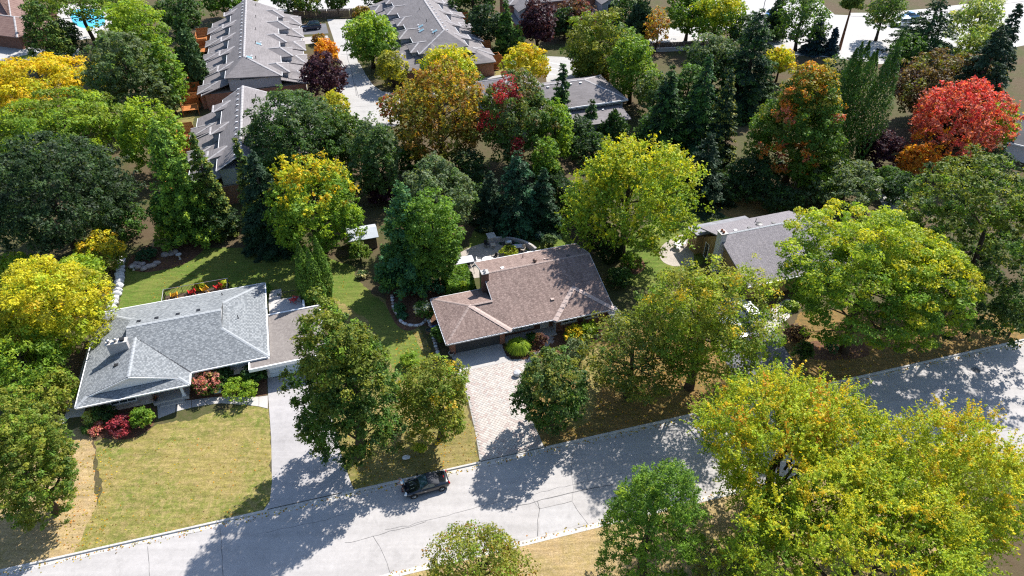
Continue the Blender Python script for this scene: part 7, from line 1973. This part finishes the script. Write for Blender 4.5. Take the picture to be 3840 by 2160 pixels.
MB().hexa([(-.35, -.22, 0), (.35, -.22, 0), (.35, .22, 0), (-.35, .22, 0), (-.4, -.27, .4), (.4, -.27, .4), (.4, .27, .4), (-.4, .27, .4)]).build('bin_body', mfab('blue_plastic', (.02, .06, .22)), t); MB().box(-.42, .42, -.29, .29, .402, .44).build('lid', mfab('blue_lid', (.03, .08, .28)), t)
# boulders
def boulder(name, c, r, seed, mat, parent=None):
    bm = bmesh.new(); bmesh.ops.create_icosphere(bm, subdivisions=2, radius=1.0); rg = np.random.default_rng(seed)
    D = unit(rg.normal(size=(7, 3))); lim = rg.uniform(.62, .95, 7)
    for v in bm.verts:
        co = np.array(v.co)
        for d_, l_ in zip(D, lim):
            k = co @ d_
            if k > l_: co = co - d_ * (k - l_) * .9
        co = co * (1 + rg.normal() * .03)
        v.co = Vector((co[0] * r[0], co[1] * r[1], co[2] * r[2]))
    me = bpy.data.meshes.new(name); bm.to_mesh(me); bm.free()
    o = link(name, me, mat, parent); o.location = c
    return o
pale_rock = m_plain('pale_limestone', (.50, .50, .52), .85, .2, var=.2, scale=2.5); grey_rock = m_plain('garden_rock', (.30, .26, .25), .9, .2, var=.25, scale=2.5)
br = empty('boulder_row', FG.w(-.1, 18), FG.a, 'row of pale limestone blocks edging the back lawn', 'stone edging')
for k in range(13):
    v = k * .84 + .2; u = math.sin(k * .35) * .25 + .1
    boulder('stone', (u, v, .3), (.62, .46, .45), 40 + k, pale_rock, br)
rk = empty('rockery', at(590, 985), FG.a, 'rockery of brown-grey stones round the mulch bed', 'rockery')
rg = random.Random(6); r0 = np.array(FG.l(at(590, 985)))
for k, (x, y) in enumerate(((500, 1003), (520, 1008), (540, 1012), (558, 1004), (575, 1000), (590, 990), (620, 960), (645, 955), (660, 948), (515, 990), (535, 996))):
    q = np.array(FG.l(at(x, y))) - r0; boulder('stone', (q[0], q[1], .2), (rg.uniform(.35, .6), rg.uniform(.3, .5), rg.uniform(.25, .4)), 70 + k, grey_rock, rk)
ed = empty('stone_edging', at(1540, 1215), FB.a, 'curved edging of small pale stones around the side bed', 'stone edging')
r0 = np.array(FB.l(at(1540, 1215)))
for k, (x, y) in enumerate(smooth_loop([(1470, 1110), (1478, 1160), (1500, 1190), (1508, 1210), (1545, 1222), (1580, 1218), (1605, 1200), (1618, 1240), (1632, 1290), (1645, 1335)], 5, False)):
    q = np.array(FB.l(at(x, y))) - r0; boulder('stone', (q[0], q[1], .08), (.24, .2, .16), 90 + k, pale_rock if k % 3 else grey_rock, ed)
# bird bath & statue on the mulch bed
t = empty('bird_bath', at(676, 972), 0, 'pale stone bird bath on the mulch bed', 'bird bath')
MB().lathe((0, 0, 0), [(.2, 0), (.1, .1), (.09, .55), (.12, .62)], 12).build('pedestal', MT['kerb'], t, True); MB().lathe((0, 0, .62), [(.12, 0), (.36, .12), (.38, .15), (.33, .13), (.05, .06)], 16).build('basin', MT['kerb'], t, True)
t = empty('stone_urn', at(502, 1012), 0, 'small pale stone urn at the end of the boulder row', 'urn')
MB().lathe((0, 0, 0), [(.2, 0), (.2, .06), (.09, .14), (.1, .26), (.27, .5), (.3, .58), (.24, .58), (.2, .45)], 14).build('urn_body', MT['kerb'], t, True)
# single pale stones on the lawn and at the paver driveway
boulder('garden_stone', at(1522, 1715, .12), (.42, .28, .22), 301, pale_rock); tag(bpy.data.objects['garden_stone'], 'single pale stone on the lawn above the convertible', 'stone')
boulder('garden_stone', at(1940, 1400, .3), (.45, .4, .4), 302, pale_rock); tag(bpy.data.objects['garden_stone.001'], 'pale rock at the edge of the paver driveway', 'stone')

# ---- fences, poles, signals
def board_fence(label, a, b, h, mat, step=.16):
    a, b = np.array(a), np.array(b); L = np.hypot(*(b - a)[:2]); t = empty('board_fence', (a[0], a[1], 0), math.atan2(b[1] - a[1], b[0] - a[0]), label, 'fence')
    rg = random.Random(int(L * 10)); np_ = max(1, int(L / 2.4))
    for k in range(np_ + 1): x = L * k / np_; MB().box(x - .06, x + .06, -.06, .06, 0, h + .1).build('post', mat, t)
    for k in range(np_):
        x0 = L * k / np_ + .07; n = int((L / np_ - .14) / step); m = MB()
        for i in range(n): m.box(x0 + i * step, x0 + i * step + step * .9, -.03 + rg.random() * .02, .0 + rg.random() * .02, .05, h + rg.uniform(-.05, .05))
        m.build('board_panel', mat, t)
    return t
board_fence('dark wooden board fence behind the parked navy SUV', at(1105, 70), at(1400, 62), 2.0, MT['wood_dark'])
board_fence('dark board fence along the back of the far parking', at(2425, 190), at(2660, 180), 1.6, MT['wood_dark'])
t = empty('retaining_wall', at(2430, 197), math.atan2(*(at(2640, 187) - at(2430, 197))[[1, 0]]), 'pale concrete retaining wall below the far parking', 'wall')
for k in range(6): MB().box(k * 2.2, k * 2.2 + 2.17, 0, .4, 0, .7).build('wall_panel', MT['concrete'], t)
MB().box(0, 13.2, -.05, .45, .702, .78).build('coping', MT['kerb'], t)
def signal(base, arm, label):
    t = empty('traffic_light', base, 0, label, 'traffic light', 'signals at the junction')
    MB().tube([(0, 0, 0), (0, 0, 6.6)], [.13, .09], 8).build('pole', MT['steel'], t)
    MB().tube([(0, 0, 6.0), (arm[0], arm[1], 6.4)], [.07, .05], 6).build('mast_arm', MT['steel'], t)
    h = MB().box(arm[0] - .28, arm[0] + .28, arm[1] - .2, arm[1] + .2, 5.1, 6.5).build('signal_head', mfab('signal_yellow', (.48, .22, .02)), t)
    for k in range(3): MB().lathe((arm[0], arm[1] - .22, 5.35 + k * .44), [(.13, 0), (.13, .05), (.02, .05)], 10, 'Y').build('lens', MT['black_plastic'], h)
    MB().box(arm[0] - 1.6, arm[0] - .5, arm[1] - .03, arm[1] + .03, 5.7, 6.1).build('street_sign', mfab('sign_green', (.02, .12, .06)), t)
signal(at(2852, 85), (3.4, -2.2), 'yellow traffic signal on a mast at the left of the junction')
signal(at(3672, 150), (-3.4, -1.5), 'yellow traffic signal on a mast over the main road on the right')
t = empty('utility_pole', at(2614, 178), 0, 'dark post with white upper half by the far parking', 'post')
MB().tube([(0, 0, 0), (0, 0, 1.6)], .16, 8).build('lower_post', MT['dark_metal'], t); MB().tube([(0, 0, 1.6), (0, 0, 3.4)], .16, 8).build('upper_post', MT['white_paint'], t)
t = empty('street_lamp', at(3598, 60), 0, 'slim street lamp at the far side of the main road', 'street lamp')
MB().tube([(0, 0, 0), (0, 0, 7)], [.11, .07], 8).build('pole', MT['steel'], t); MB().tube([(0, 0, 7), (-.5, -.8, 7.3), (-.9, -1.6, 7.3)], .04, 6).build('arm', MT['steel'], t); MB().obox((-.95, -1.8, 7.28), (.14, .32, .06)).build('lamp_head', MT['grey_trim'], t)

# ---- fallen leaves on lawns and along the kerb
rng = np.random.default_rng(77)
pts = []
def scat(n, region, z):
    xs = rng.uniform(region[0], region[2], n); ys = rng.uniform(region[1], region[3], n)
    for x, y in zip(xs, ys):
        q = at(x, y, z)
        if q[1] < KU(q[0]) + .1: continue
        pts.append((q[0], q[1], z + .01))
scat(260, (330, 1640, 1010, 2000), .02); scat(380, (180, 1650, 420, 2060), .02); scat(700, (1300, 1560, 1800, 1830), .02); scat(1500, (2120, 1300, 2790, 1640), .02); scat(700, (2980, 1280, 3800, 1420), .02); scat(500, (560, 960, 1300, 1120), .02); scat(300, (1480, 1240, 1640, 1400), .02)
for _ in range(900):
    x = rng.uniform(-42, 58); pts.append((x, KU(x) - abs(rng.normal()) * .28 - .22, ROAD_Z + .03))
for _ in range(200):
    x = rng.uniform(-10, 20); pts.append((x, KL(x) + abs(rng.normal()) * .25 + .2, ROAD_Z + .03))
P = np.array(pts); n = len(P); ids = rng.integers(0, 60, n)
col = pick_colors([('gold', 2), ('orange', 1.5), ('khaki', 3), ('brown', 2), ('yel', 1)], ids, 60, rng)
lv = mesh_np('fallen_leaves', leaf_geo(P, unit(np.array([0, 0, 1.0]) + .3 * rng.normal(size=(n, 3))), unit(rng.normal(size=(n, 3))), rng.uniform(.09, .20, n), .9, rng), 3, col, MT['leaf'], None)
tag(lv, 'fallen yellow and brown leaves on lawns and along the kerb', 'leaves', kind='stuff')
print('LEAF TRIS', LEAF_TOTAL[0])
